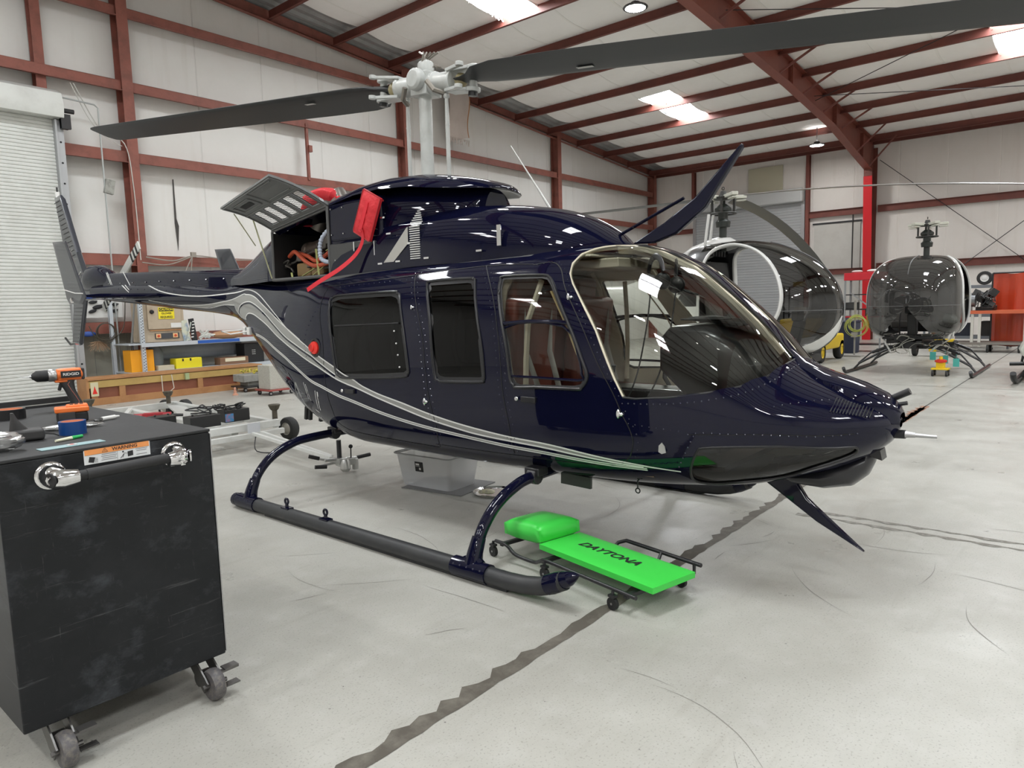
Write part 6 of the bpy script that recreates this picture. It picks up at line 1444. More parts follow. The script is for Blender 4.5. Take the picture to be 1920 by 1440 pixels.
tag(b.build('small_print', mat('print_grey', (.25, .25, .26), .5), stk, off=co), kind='stuff')
b = MB()
for p, q in (((.903, sz1-.018), (.912, sz1-.005)), ((.912, sz1-.005), (.921, sz1-.018)), ((.921, sz1-.018), (.903, sz1-.018))): b.beam((p[0], sy-.001, p[1]), (q[0], sy-.001, q[1]), .0008, .0018, up=(0, -1, 0))
b.beam((.912, sy-.001, sz1-.0155), (.912, sy-.001, sz1-.010), .0008, .0014, up=(0, -1, 0))
b.build('sticker_symbol', SB, stk, off=co)
b = MB(); b.prism([(.858, .008+sz0), (.874, .004+sz0), (.880, .022+sz0), (.862, .026+sz0)], 0, .001, (0, sy-.0004, 0), (1, 0, 0), (0, 0, 1))
for k in range(4): b.beam((.876+.002*k*.3, sy-.001, sz0+.007+.0045*k), (.888, sy-.001, sz0+.004+.0045*k), .0008, .0012, up=(0, -1, 0))
b.build('sticker_symbol', SB, stk, off=co)
b = MB(); b.beam((.960, sy-.001, sz0+.004), (.972, sy-.001, sz0+.018), .0008, .003, up=(0, -1, 0)); b.beam((.968, sy-.001, sz0+.006), (.973, sy-.001, sz0+.018), .0008, .003, up=(0, -1, 0)); b.beam((.972, sy-.001, sz0+.021), (.986, sy-.001, sz0+.018), .0008, .0025, up=(0, -1, 0)); b.sphere((.970, sy-.001, sz0+.026), .003, 8, 6, sc=(1, .2, 1)); b.prism([(.985, .006+sz0), (1.003, .008+sz0), (1.003, .026+sz0), (.985, .024+sz0)], 0, .001, (0, sy-.0004, 0), (1, 0, 0), (0, 0, 1)); b.build('sticker_symbol', SB, stk, off=co)
# casters
FS = lambda y: .085 if y < 3 else .0
CG = mat('caster_grey', (.085, .08, .085), .5, noise=(60, .8, (.2, .18, .15)))
for cx, cy in ((.70, 2.72), (1.215, 2.72), (.70, 3.95), (1.215, 3.95)):
    b = MB(); b.lathe([(.02, -.022), (.055, -.022), (.060, -.014), (.062, 0), (.060, .014), (.055, .022), (.02, .022)], (cx, cy-.03-FS(cy), .062), (1, 0, 0), 28); w = b.build('caster', CG, CART, off=co)
    b = MB(); b.lathe([(.001, -.024), (.03, -.024), (.03, .024), (.001, .024)], (cx, cy-.03, .062), (1, 0, 0), 18); b.beam((cx-.031, cy-.03-FS(cy), .055), (cx-.031, cy, .14), .006, .06); b.beam((cx+.031, cy-.03-FS(cy), .055), (cx+.031, cy, .14), .006, .06); b.bx(cx-.04, cx+.04, cy-.05, cy+.05, .135, .15); b.cyl((cx-.045, cy-.03-FS(cy), .062), (cx+.05, cy-.03-FS(cy), .062), .009, n=8); b.build('caster_fork', mat('caster_steel', (.16, .155, .15), .4, metal=.8), w, off=co)
    b = MB(); f = FS(cy); b.bx(cx-.02, cx+.092, cy-.055-f, cy-.035-f, .104, .112); b.bx(cx+.034, cx+.09, cy-.06-f, cy-.02-f, .112, .118); b.bx(cx+.034, cx+.09, cy-.065-f, cy-.03-f, .045, .05); b.build('brake_pedal', mat('caster_steel'), w, off=co)
# ---------- things on the cart
ZT = zt
ORNG = mat('tool_orange', (.78, .17, .03), .4); DGR = mat('tool_dark_grey', (.035, .034, .035), .55)
DR_ = empty('cordless_drill', (1.215, 3.90, ZT), math.radians(-8), 'orange and grey cordless drill standing on its grip on the black cart', 'drill')
b = MB(); b.lathe([(.028, -.02), (.031, 0), (.031, .08), (.026, .095)], (-.03, 0, .165), (1, 0, 0), 20); b.box((.005, 0, .165), (.10, .05, .055)); b.build('motor_housing', ORNG, DR_, bevel=.008)
b = MB(); b.box((.063, 0, .165), (.014, .05, .058)); b.build('end_cap', DGR, DR_, bevel=.006)
b = MB(); b.box((.010, -.031, .167), (.085, .004, .032)); b.build('badge', BLACK, DR_)
text('lettering', 'RIDGID', .018, WHITEP, DR_, (.010, -.0335, .167), (1, 0, 0), (0, 0, 1), .0005, sx=1.15)
b = MB(); b.lathe([(.028, 0), (.031, .004), (.031, .028), (.028, .034)], (-.048, 0, .165), (-1, 0, 0), 20); b.build('torque_ring', mat('ring_silver', (.45, .45, .45), .3, metal=.8), DR_)
b = MB(); b.lathe([(.027, 0), (.028, .01), (.027, .045), (.014, .062), (.009, .066)], (-.083, 0, .165), (-1, 0, 0), 20); b.build('chuck', BLACK, DR_)
b = MB(); b.cyl((-.148, 0, .165), (-.195, 0, .165), .0025, .0012, n=8); b.cyl((-.145, 0, .165), (-.155, 0, .165), .006, n=8); b.build('drill_bit', STEEL, DR_)
b = MB(); b.loft([[Vector((cx+ax*math.cos(a), .02*math.sin(a), z)) for a in [2*PI*i/16 for i in range(16)]] for z, cx, ax in ((0, .035, .030), (.04, .022, .024), (.09, .004, .024), (.125, -.006, .032), (.14, -.004, .036))]); b.build('grip', DGR, DR_)
b = MB(); b.box((-.036, 0, .105), (.014, .018, .035), eul(y=.3)); b.build('trigger', BLACK, DR_, bevel=.004)
b = MB(); b.box((-.030, 0, .134), (.055, .042, .012)); b.build('front_guard', ORNG, DR_, bevel=.005)
b = MB(); b.tube([(.004, -.021, .13), (-.006, -.0235, .118), (.006, -.0225, .09), (.022, -.021, .06), (.036, -.020, .03), (.028, -.02, .008)], .0013, 5); b.build('grip_line', mat('grip_pink', (.5, .16, .12), .5), DR_)
BT = empty('battery_pack', (1.05, 3.36, ZT), math.radians(-15), 'orange and black battery pack behind the blue tape roll', 'battery')
b = MB(); b.box((0, 0, .022), (.115, .075, .044)); b.build('pack_body', BLACK, BT, bevel=.01, seg=3)
b = MB(); b.box((0, 0, .054), (.125, .082, .022)); b.box((.02, 0, .068), (.08, .05, .012)); b.build('pack_top', ORNG, BT, bevel=.008, seg=3)
b = MB()
for k in range(3): b.box((.0+.018*k, -.012, .0745), (.012, .012, .003))
b.build('contact_slot', BLACK, BT)
b = MB(); b.box((-.02, -.041, .03), (.06, .006, .03)); b.sphere((-.045, -.040, .015), .004, 8, 6); b.build('latch', DGR, BT, bevel=.004)
def tape(loc, r, h, mo, mi, lab):
    e = empty('tape_roll', loc, 0, lab, 'tape roll')
    b = MB(); b.lathe([(r*.84, 0), (r, 0), (r, h), (r*.84, h), (r*.84, 0)], n=36, cap=False); b.build('tape', mo, e, sharp=50)
    b = MB(); b.lathe([(r*.80, .001), (r*.84, .001), (r*.84, h-.001), (r*.80, h-.001), (r*.80, .001)], n=36, cap=False); b.build('core', mi, e, sharp=50)
CORE = mat('orange_core', (.80, .30, .16), .6)
tape((.935, 3.0, ZT), .046, .050, mat('blue_tape', (.006, .05, .20), .35), CORE, 'blue tape roll with an orange core, standing on the black cart')
tape((.915, 3.72, ZT), .062, .045, mat('black_tape', (.012, .012, .013), .3), CORE, 'black tape roll with an orange core at the far left of the cart top')
M = empty('micrometer', (1.13, 3.25, ZT), math.radians(16), 'micrometer with a white thimble lying right of the blue tape', 'micrometer')
b = MB(); b.cyl((-.005, 0, .010), (.055, 0, .010), .0085, n=16); b.cyl((.055, 0, .010), (.075, 0, .010), .006, .004, n=12); b.build('thimble', WHITEP, M)
b = MB(); b.tube(smooth_pts([(-.005, 0, .009), (-.03, .0, .009), (-.05, .004, .008), (-.055, -.015, .008), (-.095, -.022, .007)], 5), [.006]*11+[.008]*10, 8); b.ring((-.03, -.006, .008), .014, .004, n=18); b.build('bow', mat('mic_dark', (.08, .08, .08), .3, metal=.8), M)
PL = thin_glass('clear_plastic', (.90, .90, .89), refl_rough=.22, base=.0, haze=.12, hazecol=(.5, .5, .5))
def bag(loc, d, lab, seed):
    random.seed(seed); b = MB(); n = 22; v = []
    for i in range(n+1):
        for j in range(13):
            t = PI*i/n; a = 2*PI*j/12; r = 1+random.uniform(-.07, .07); z = max(0.001-d[2], math.cos(t)*d[2]*r); v.append((math.sin(t)*math.cos(a)*d[0]*r, math.sin(t)*math.sin(a)*d[1]*r, z+d[2]))
    b.add(v, [(i*13+j, i*13+(j+1) % 13, (i+1)*13+(j+1) % 13, (i+1)*13+j) for i in range(n) for j in range(12)])
    o = b.build('plastic_bag', PL, sharp=20); o.location = loc; return tag(o, lab, 'bag')
o = bag((.655, 2.80, ZT), (.07, .05, .034), 'crumpled clear plastic bag at the left edge of the cart top', 4)
o = bag((.97, 3.13, ZT), (.115, .03, .012), 'flat clear plastic bag lying under and behind the blue tape roll', 8); o.rotation_euler.z = -.2
o = empty('marker_pen', (.885, 2.86, ZT+.006), math.radians(20), 'white marker pen with a green cap in front of the blue tape', 'pen')
b = MB(); b.cyl((-.062, 0, 0), (.0, 0, 0), .0045, .0065, n=12); b.build('barrel', mat('pen_cream', (.68, .68, .52), .4), o)
b = MB(); b.cyl((0, 0, 0), (.042, 0, 0), .0072, .0055, n=12); b.build('cap', mat('pen_green', (.02, .42, .10), .4), o)
o = empty('blister_card', (.84, 2.72, ZT), math.radians(1.5), 'pale blue-green blister card with a small red mark at the cart edge', 'packet')
b = MB(); b.box((0, 0, .002), (.20, .052, .003)); b.build('card', mat('card_teal', (.30, .44, .46), .4, noise=(20, .6, (.16, .28, .32))), o, bevel=.001)
b = MB(); b.box((.0, .0, .0045), (.03, .02, .001)); b.build('card_patch', WHITEP, o); b = MB(); b.box((0, 0, .0052), (.01, .012, .001)); b.build('card_mark', mat('red_cap'), o)
o = empty('spring_clamp', (.765, 2.99, ZT), math.radians(-10), 'black plastic clamp with a tall grip at the left edge of the cart top', 'clamp')
b = MB(); b.box((.02, 0, .022), (.10, .07, .042)); b.build('jaw_block', DGR, o, bevel=.012)
b = MB(); b.loft([[Vector((cx+w*math.cos(a), .012*math.sin(a), z)) for a in [2*PI*i/10 for i in range(10)]] for z, cx, w in ((.04, -.005, .03), (.06, -.012, .02), (.085, -.018, .010), (.105, -.022, .005))]); b.build('grip', DGR, o)
b = MB(); b.box((.015, .08, .012), (.10, .04, .018), eul(z=.3)); b.build('frame', mat('clamp_brown', (.14, .06, .05), .4), o, bevel=.004)
b = MB(); b.tube([(.07, 0, .02), (.10, .002, .014), (.115, -.003, .006)], .003, 6); b.build('screw', BLACKM, o)
# ================================================================== mechanic's creeper
GREEN = mat('creeper_green', (.05, .60, .07), .38, bump=(60, .05, .002))
CR = empty('creeper', (3.12, 2.15, 0), 0, 'bright green padded mechanic\'s creeper on a black wheeled frame in front of the skid', 'creeper')
cro = (3.12, 2.15, 0)
# long axis runs roughly along Y; local frame
A0 = Vector((3.27, 2.70, 0)); A1 = Vector((3.02, 1.56, 0)); ax = (A1-A0).normalized(); sdv = Vector((-ax.y, ax.x, 0)); sdv = sdv if sdv.x > 0 else -sdv
def cp(l, s, z): return A0+ax*l+sdv*s+Vector((0, 0, z))
RC = Matrix((sdv, ax, Vector((0, 0, 1)))).transposed()
def pad(nm, l0, l1, s0, s1, z0, z1, tilt=0, w=0):
    b = MB(); c = cp((l0+l1)/2, (s0+s1)/2, (z0+z1)/2); R_ = RC @ eul(x=tilt); n = 10; hx, hy_, hz2 = (s1-s0)/2, (l1-l0)/2, (z1-z0)/2; vs = []
    for k in (1, -1):
        for i in range(n+1):
            for j in range(n+1):
                a, d = i/n*2-1, j/n*2-1; pf = (1-a**6)*(1-d**6); vs.append(c+R_ @ Vector((a*hx, d*hy_, k*hz2*(.55+.45*pf**.5))))
    N1 = (n+1)**2; f = [(i*(n+1)+j, (i+1)*(n+1)+j, (i+1)*(n+1)+j+1, i*(n+1)+j+1) for i in range(n) for j in range(n)]; fs = f+[tuple(N1+q for q in reversed(t)) for t in f]
    ed = [(i, 0) for i in range(n)]+[(n, j) for j in range(n)]+[(i, n) for i in range(n, 0, -1)]+[(0, j) for j in range(n, 0, -1)]
    for q in range(len(ed)):
        a, c2 = ed[q], ed[(q+1) % len(ed)]; i1, i2 = a[0]*(n+1)+a[1], c2[0]*(n+1)+c2[1]; fs.append((i2, i1, i1+N1, i2+N1))
    b.add(vs, fs); return b.build(nm, GREEN, CR, off=cro, sharp=60)
pad('head_pad', -.01, .325, -.155, .155, .115, .235, .08); pad('body_pad', .325, 1.17, -.158, .158, .105, .16)
text('lettering', 'DAYTONA', .078, BLACK, CR, cp(.72, -.0, .1618)-Vector(cro), ax, sdv, .0006, sx=1.15, shear=.3)
b = MB()
def rail(s, hi, l0, l1): return [cp(l, s, z) for l, z in hi]
b.tube(smooth_pts([cp(.0, -.23, .10), cp(.11, -.23, .10), cp(.18, -.22, .06), cp(.32, -.20, .05), cp(.40, -.215, .08), cp(.46, -.22, .10), cp(.70, -.22, .10), cp(1.12, -.22, .10)], 5), .011, 10)
fr = b.build('side_rail', BLACKM, CR, off=cro)
b = MB(); b.tube(smooth_pts([cp(.0, .21, .09), cp(.12, .22, .11), cp(.2, .21, .07), cp(.36, .20, .05), cp(.44, .21, .08), cp(1.1, .21, .09)], 5), .011, 10); b.build('side_rail', BLACKM, CR, off=cro)
b = MB(); b.tube([cp(.56, .20, .10), cp(.57, .23, .13), cp(.62, .245, .15), cp(1.14, .245, .15)], .011, 10); b.tube([cp(.88, .24, .15), cp(.88, .21, .10)], .009, 8); b.tube([cp(1.10, .24, .15), cp(1.10, .24, .10), cp(1.10, .20, .09)], .009, 8); b.build('arm_rail', BLACKM, CR, off=cro)
for l in (.04, .42, 1.05):
    b = MB(); b.beam(cp(l, -.22, .085), cp(l, .21, .085), .025, .02); b.build('cross_bar', BLACKM, CR, off=cro)
for l, s in ((-.02, -.235), (.46, -.235), (.98, -.235), (-.02, .22), (.5, .235), (1.02, .235)):
    b = MB(); b.lathe([(.008, -.010), (.032, -.010), (.033, 0), (.032, .010), (.008, .010)], cp(l, s, .033), sdv, 22); ca = b.build('caster', BLACK, CR, off=cro)
    b = MB(); b.lathe([(.001, -.013), (.006, -.013), (.006, .013), (.001, .013)], cp(l, s, .033), sdv, 10); b.build('axle', STEEL, ca, off=cro); b = MB(); b.beam(cp(l-.02, s, .072), cp(l+.02, s, .072), .03, .012); b.cyl(cp(l, s, .07), cp(l, s, .095), .008); b.build('fork', BLACKM, ca, off=cro)
# ================================================================== plastic bin, disc, tow platform
BP = thin_glass('frosted_plastic', (.80, .80, .80), refl_rough=.3, base=.03, haze=.5, hazecol=(.78, .79, .80))
BX = empty('storage_bin', (4.08, 4.32, 0), math.radians(0), 'clear plastic storage bin with a black label under the navy helicopter', 'bin')
rings = []
for z, ax_, ay in ((.012, .19, .29), (.0, .18, .28)): pass
b = MB()
def rr_(hx, hy_, z, r=.04):
    out = []
    for (cx, cy, a0) in ((hx-r, hy_-r, 0), (-hx+r, hy_-r, 90), (-hx+r, -hy_+r, 180), (hx-r, -hy_+r, 270)):
        for k in range(5): a = math.radians(a0+90*k/4); out.append(Vector((cx+r*math.cos(a), cy+r*math.sin(a), z)))
    return out
b.loft([rr_(.17, .27, .002), rr_(.20, .31, .27), rr_(.215, .325, .275), rr_(.215, .325, .29)], cap=False); b.add([tuple(p) for p in rr_(.17, .27, .002)], [tuple(range(20))]); b.build('bin_body', BP, BX, sharp=50)
b = MB(); b.tube([tuple(p) for p in rr_(.216, .326, .283)], .006, 6, closed=True); b.build('bin_rim', BP, BX)
b = MB(); b.box((-.192, .04, .185), (.003, .09, .085), eul(y=-.11)); lb = b.build('bin_label', BLACK, BX)
b = MB(); b.box((-.1955, .055, .205), (.001, .04, .014), eul(y=-.11)); b.box((-.1925, .03, .168), (.001, .02, .018), eul(y=-.11)); b.box((-.194, .055, .19), (.001, .05, .003), eul(y=-.11)); b.build('label_print', WHITEP, lb)
b = MB(); b.box((.03, -.325, .275), (.12, .03, .03)); b.build('bin_latch', mat('latch_bluegrey', (.22, .27, .33), .4), BX, bevel=.008)
BX.rotation_euler.z = math.radians(4)
b = MB(); b.box((4.1, 4.22, .004), (.5, .62, .006), eul(z=.15)); tag(b.build('floor_mat', mat('mat_grey', (.16, .16, .16), .7)), 'flat grey sheet under the clear plastic bin', 'mat')
b = MB(); b.lathe([(.001, .008), (.15, .008), (.165, .02), (.167, .02), (.152, .004), (.001, .004)], (4.12, 3.73, .0), n=40); tag(b.build('clear_dish', thin_glass('lid_plastic', (.72, .74, .72), refl_rough=.1, base=.08)), 'round clear plastic lid lying on the floor under the cabin', 'lid')
b = MB(); b.sphere((4.04, 3.71, .035), .055, 14, 8, sc=(.8, 1.1, .35)); b.sphere((4.02, 3.76, .03), .03, 10, 6, sc=(1, 1, .5)); tag(b.build('sponge', mat('pale_yellow', (.62, .60, .40), .6, noise=(30, .8, (.3, .3, .3)))), 'crumpled pale yellow bag lying in the clear lid', 'bag')
TP = empty('tow_platform', (3.9, 8.8, 0), 0, 'low white wheeled towing platform with batteries behind the tool cart', 'platform'); tpo = (3.9, 8.8, 0)
PW = mat('platform_white', (.66, .67, .65), .4, coat=.2, noise=(6, .5, (.5, .5, .47)))
for p, q, w, h in (((3.25, 7.28, .24), (4.38, 7.28, .24), .07, .08), ((3.25, 7.22, .15), (4.40, 7.22, .15), .05, .06), ((4.36, 7.3, .22), (4.55, 10.3, .22), .07, .08), ((3.3, 7.3, .22), (3.35, 10.3, .22), .07, .08), ((3.3, 10.3, .22), (4.58, 10.3, .22), .08, .09), ((3.85, 7.3, .20), (3.95, 10.3, .20), .08, .06), ((3.3, 8.9, .20), (4.45, 8.9, .20), .06, .06), ((3.3, 8.1, .20), (4.4, 8.1, .20), .06, .06)):
    b = MB(); b.beam(p, q, w, h); b.build('frame_rail', PW, TP, off=tpo, bevel=.006)
b = MB(); b.beam((4.1, 8.9, .22), (4.5, 10.2, .22), .2, .02); b.beam((3.4, 9.2, .24), (3.9, 10.2, .24), .05, .03); b.build('ramp_plate', PW, TP, off=tpo)
for x, y, a in ((4.56, 7.36, .1), (4.72, 10.35, 0), (4.55, 10.6, 0), (3.2, 10.35, 0), (3.12, 7.36, 0)):
    b = MB(); wheel(b, (x, y, .135), .135, .10, (1, .15, 0)); b.build('wheel', [TYRE, mat('rim_cream', (.45, .43, .38), .4, metal=.4)], TP, off=tpo)
for x, y in ((4.42, 7.42), (4.4, 10.15), (3.4, 10.2)):
    b = MB(); b.lathe([(.03, 0), (.03, .10), (.05, .12), (.07, .17), (.06, .175)], (x, y, .26)); b.build('support_pad', mat('pad_dark', (.10, .085, .06), .6, noise=(20, .8, (.02, .02, .02))), TP, off=tpo)
for k, (x, y, z, w, d, h, c, l) in enumerate(((4.02, 7.62, .28, .30, .18, .14, (.015, .015, .016), 'black battery nearest the wheel on the white platform'), (3.60, 7.52, .28, .34, .18, .13, (.015, .015, .016), 'black battery in the middle of the white platform'), (3.42, 8.1, .28, .24, .2, .1, (.02, .02, .02), 'low black battery box beside the red jack'))):
    b = MB(); b.bx(x-w/2, x+w/2, y-d/2, y+d/2, z, z+h); b.cyl((x-w*.3, y, z+h), (x-w*.3, y, z+h+.02), .012); b.cyl((x+w*.3, y, z+h), (x+w*.3, y, z+h+.02), .012)
    tag(b.build('battery', mat('battery%d' % k, c, .4), bevel=.008), l, 'battery', 'batteries on the platform')
    if k == 0: bb = MB(); bb.bx(x-w/2-.0, x-w/2+.10, y-d/2-.003, y-d/2-.001, z+.01, z+.10); o2 = bb.build('battery_label', mat('label_blue', (.05, .25, .5), .5, noise=(25, 1, (.6, .1, .05)))); o2['label'] = 'blue and red label'; o2.parent = SC.collection.objects.get('battery')
J = empty('bottle_jack', (3.62, 8.75, .26), 0, 'dark red hydraulic cylinder lying on the white platform', 'jack')
b = MB(); b.cyl((-.2, .12, .04), (.15, -.1, .04), .04, n=14); b.box((-.02, .01, .055), (.22, .1, .05), eul(z=-.56)); b.build('cylinder_body', mat('jack_red', (.35, .02, .03), .4), J, bevel=.005)
b = MB(); b.cyl((.15, -.1, .04), (.26, -.17, .03), .018, n=10); b.build('rod', BLACKM, J)
b = MB(); random.seed(2)
for k in range(9):
    p = Vector((3.55+k*.07, 7.58+random.uniform(-.1, .1), .42)); b.tube(smooth_pts([p]+[p+Vector((random.uniform(-.15, .2), random.uniform(-.12, .12), random.uniform(.0, .07))) for _ in range(4)], 5), random.choice([.005, .008]), 6)
tag(b.build('battery_cable', BLACK), 'tangle of black cables across the platform batteries', 'cable')
b = MB(); b.bx(3.95, 4.10, 7.20, 7.205, .12, .29); tag(b.build('paper_sheet', mat('paper', (.62, .64, .68), .7)), 'white sheet of paper taped to the front of the platform', 'paper')
TB = empty('tow_bar', (3.85, 6.2, 0), 0, 'long white tow bar with black-gripped handle reaching under the helicopter', 'tow bar'); tbo = (3.85, 6.2, 0)
b = MB(); b.beam((4.08, 7.15, .18), (3.87, 5.55, .13), .035, .035); b.beam((3.98, 7.15, .18), (3.83, 5.5, .13), .035, .035); b.build('bar', PW, TB, off=tbo, bevel=.004)
b = MB(); b.box((3.85, 5.42, .12), (.09, .16, .05)); b.cyl((3.70, 5.42, .14), (4.02, 5.36, .12), .014); b.lathe([(.03, 0), (.05, .03), (.045, .09), (.03, .12)], (3.86, 5.33, .02)); b.build('coupling', mat('coupling_steel', (.5, .5, .48), .35, metal=.7), TB, off=tbo, bevel=.005)
b = MB(); b.cyl((3.85, 5.40, .14), (3.85, 5.40, .31), .022, n=12); b.build('lever', BLACKM, TB, off=tbo)
b = MB(); b.tube([(3.62, 5.46, .09), (3.80, 5.42, .10), (4.05, 5.36, .12)], .012, 8); b.tube([(3.62, 5.55, .18), (3.72, 5.48, .14), (3.85, 5.42, .12)], .012, 8); b.box((3.90, 5.38, .10), (.16, .10, .06), eul(z=-.2)); b.cyl((3.98, 5.34, .02), (3.98, 5.34, .12), .03); b.build('handle_tube', mat('coupling_steel'), TB, off=tbo, bevel=.004)
for p, q in (((3.72, 5.42, .08), (3.62, 5.46, .09)), ((4.02, 5.36, .12), (4.15, 5.33, .13)), ((3.70, 5.5, .15), (3.62, 5.55, .18))):
    b = MB(); b.cyl(p, q, .018, n=12); b.build('grip', BLACK, TB, off=tbo)
b = MB(); b.cyl((3.95, 5.36, .12), (3.96, 5.37, .22), .006); b.sphere((3.96, 5.37, .235), .02, 12, 8); b.build('knob', BLACK, TB, off=tbo)
b = MB(); b.tube(smooth_pts([(3.98, 7.1, .15), (3.9, 6.95, .02), (4.05, 6.7, .02), (4.12, 6.8, .1)], 5), .006, 6); b.build('stay_wire', BLACKM, TB, off=tbo)
# ================================================================== along the left wall
WOOD = mat('crate_wood', (.42, .21, .085), .6, noise=(2.5, .8, (.30, .13, .05))); WOOD2 = mat('crate_wood_yellow', (.46, .31, .10), .6, noise=(3, .7, (.36, .22, .07))); PLY = mat('crate_ply', (.25, .085, .045), .6, noise=(2, .7, (.18, .06, .03)))
CRT = empty('wooden_crate', (5.9, 13.45, 0), 0, 'long low wooden crate standing along the left wall', 'crate'); cto = (5.9, 13.45, 0)
b = MB(); b.bx(4.45, 7.6, 13.24, 13.62, .03, .44); b.build('crate_panel', PLY, CRT, off=cto)
for a, c, z0, z1, m in ((4.42, 7.63, .0, .12, WOOD), (4.42, 7.63, .30, .42, WOOD2), (4.40, 7.65, .43, .47, WOOD)):
    b = MB(); b.bx(a, c, 13.20 if z0 < .4 else 13.19, 13.24 if z0 < .4 else 13.66, z0, z1); b.build('rail', m, CRT, off=cto, bevel=.004)
for x in (4.5, 4.95, 6.35, 7.15):
    b = MB(); b.bx(x-.05, x+.05, 13.205, 13.238, .12, .30); b.build('cleat', WOOD, CRT, off=cto)
b = MB(); b.bx(4.38, 4.42, 13.2, 13.64, 0, .45); b.build('crate_end', WOOD, CRT, off=cto)
b = MB(); b.bx(4.44, 4.56, 13.19, 13.199, .16, .40); o = b.build('arrow_label', mat('arrow_label', (.65, .6, .4), .6), CRT, off=cto)
b = MB(); b.prism([(4.46, .20), (4.54, .20), (4.52, .26), (4.50, .34), (4.48, .26)], 0, .002, (0, 13.19, 0), (1, 0, 0), (0, 0, 1)); b.build('arrow_print', mat('red_cap'), o, off=cto)
b = MB(); b.tube([(5.62, 13.17, .42), (5.61, 13.14, .12), (5.68, 13.12, .08), (5.82, 13.15, .17), (5.80, 13.17, .42)], .008, 6); tag(b.build('wire_handle', mat('handle_pale', (.6, .56, .48), .5)), 'bent white wire handle hanging on the crate front', 'handle')
b = MB(); b.bx(6.05, 6.12, 13.15, 13.19, .30, .42); tag(b.build('padlock', mat('lock_green', (.35, .42, .22), .5)), 'greenish padlock on the hasp of the wooden crate', 'padlock')
RK = mat('rack_pale', (.50, .54, .58), .4); RACK = empty('storage_rack', (6.9, 14.1, 0), 0, 'pale blue-grey slotted-angle shelving against the left wall', 'rack'); rko = (6.9, 14.1, 0)
for x, y in ((5.60, 13.78), (5.33, 14.45), (9.3, 13.78), (9.3, 14.45)):
    b = MB(); b.bx(x-.035, x+.035, y, y+.004, 0, 1.95); b.bx(x-.035, x-.031, y, y+.06, 0, 1.95); ob = b.build('upright', RK, RACK, off=rko)
    b = MB()
    if y < 14:
        for k in range(34): b.box((x-.012, y-.001, .1+k*.054), (.012, .002, .022)); b.box((x+.018, y-.001, .12+k*.054), (.012, .002, .022))
        tag(b.build('slot', BLACK, ob, off=rko), kind='stuff')
for z in (.47, 1.0):
    b = MB(); b.bx(5.33, 9.35, 13.76, 14.5, z-.03, z-.01); b.bx(5.55, 9.35, 13.75, 13.765, z-.075, z); sh = b.build('shelf', RK, RACK, off=rko)
    if z > .9: b = MB(); b.bx(6.62, 7.5, 13.745, 13.75, z-.065, z-.005); b.build('shelf_label', mat('label_strip_blue', (.02, .10, .42), .4), sh, off=rko)
b = MB(); b.beam((5.42, 14.2, .1), (5.55, 13.9, 1.75), .02, .03); b.build('brace', mat('brace_grey', (.22, .22, .21), .5), RACK, off=rko)
# items on the rack
TAN = mat('cabinet_tan', (.46, .38, .28), .5, noise=(3, .8, (.34, .26, .18)))
EB = empty('control_cabinet', (6.05, 14.1, 1.0), 0, 'tan electrical control cabinet with a yellow caution sign on the shelf', 'cabinet')
b = MB(); b.bx(-.40, .40, -.20, .25, 0, .80); b.build('cabinet_body', TAN, EB, bevel=.01)
b = MB(); b.bx(-.30, .33, -.235, -.20, .25, .78); dd = b.build('cabinet_door', TAN, EB, bevel=.006); b = MB(); b.bx(-.28, .32, -.24, -.235, .215, .235); b.build('door_trim', WOOD, dd)
b = MB(); b.lathe([(.04, 0), (.035, .03), (.02, .035)], (-.22, -.235, .58), (0, -1, 0), 16); b.build('door_knob', BLACK, dd)
b = MB(); b.bx(-.18, .28, -.215, -.20, .06, .17); pn = b.build('switch_panel', mat('panel_dark', (.06, .06, .065), .5), EB)
for x in (-.12, .20):
    b = MB(); b.bx(x-.045, x+.045, -.225, -.215, .075, .16); b.lathe([(.025, 0), (.02, .02)], (x, -.225, .117), (0, -1, 0), 12, 1); b.build('rotary_switch', [mat('switch_yellow', (.8, .5, .25), .5), mat('switch_red', (.65, .08, .03), .4)], pn)
b = MB(); b.bx(-.10, .20, -.243, -.24, .44, .66); cs = b.build('caution_sign', mat('sign_yellow', (.82, .68, .02), .5), dd); b = MB(); b.bx(-.085, .185, -.2445, -.243, .585, .65); b.build('sign_header', BLACK, cs)
text('lettering', 'CAUTION', .055, mat('sign_yellow'), cs, (.05, -.2455, .617), (1, 0, 0), (0, 0, 1), .0005); text('lettering', 'GLOVES', .052, BLACK, cs, (.05, -.2445, .545), (1, 0, 0), (0, 0, 1), .0005); text('lettering', 'REQUIRED', .052, BLACK, cs, (.05, -.2445, .475), (1, 0, 0), (0, 0, 1), .0005, sx=.95)
b = MB(); b.bx(.12, .32, -.243, -.238, .27, .36); b.build('white_label', WHITEP, dd)
def boxy(nm, x0_, x1_, y0_, y1_, z0_, z1_, m, lab, cat, bev=.01, grp=None, rz=0):
    b = MB(); b.box((0, 0, (z1_-z0_)/2), (x1_-x0_, y1_-y0_, z1_-z0_)); o = b.build(nm, m, bevel=bev); o.location = ((x0_+x1_)/2, (y0_+y1_)/2, z0_); o.rotation_euler.z = rz; return tag(o, lab, cat, grp)
OC = mat('bin_orange_yellow', (.85, .36, .01), .5)
o = boxy('parts_bin', 5.38, 5.80, 13.85, 14.2, .46, .87, OC, 'orange-yellow metal bin on the lower shelf at the left', 'bin')
b = MB(); b.tube([(5.5, 14.0, .86), (5.5, 14.0, .98)], .006, 5); b.tube([(5.66, 14.0, .86), (5.64, 14.0, .97)], .006, 5); tag(b.build('hook', mat('hook_blue', (.02, .06, .2), .4)), 'two thin blue hooks above the orange bin', 'hook')
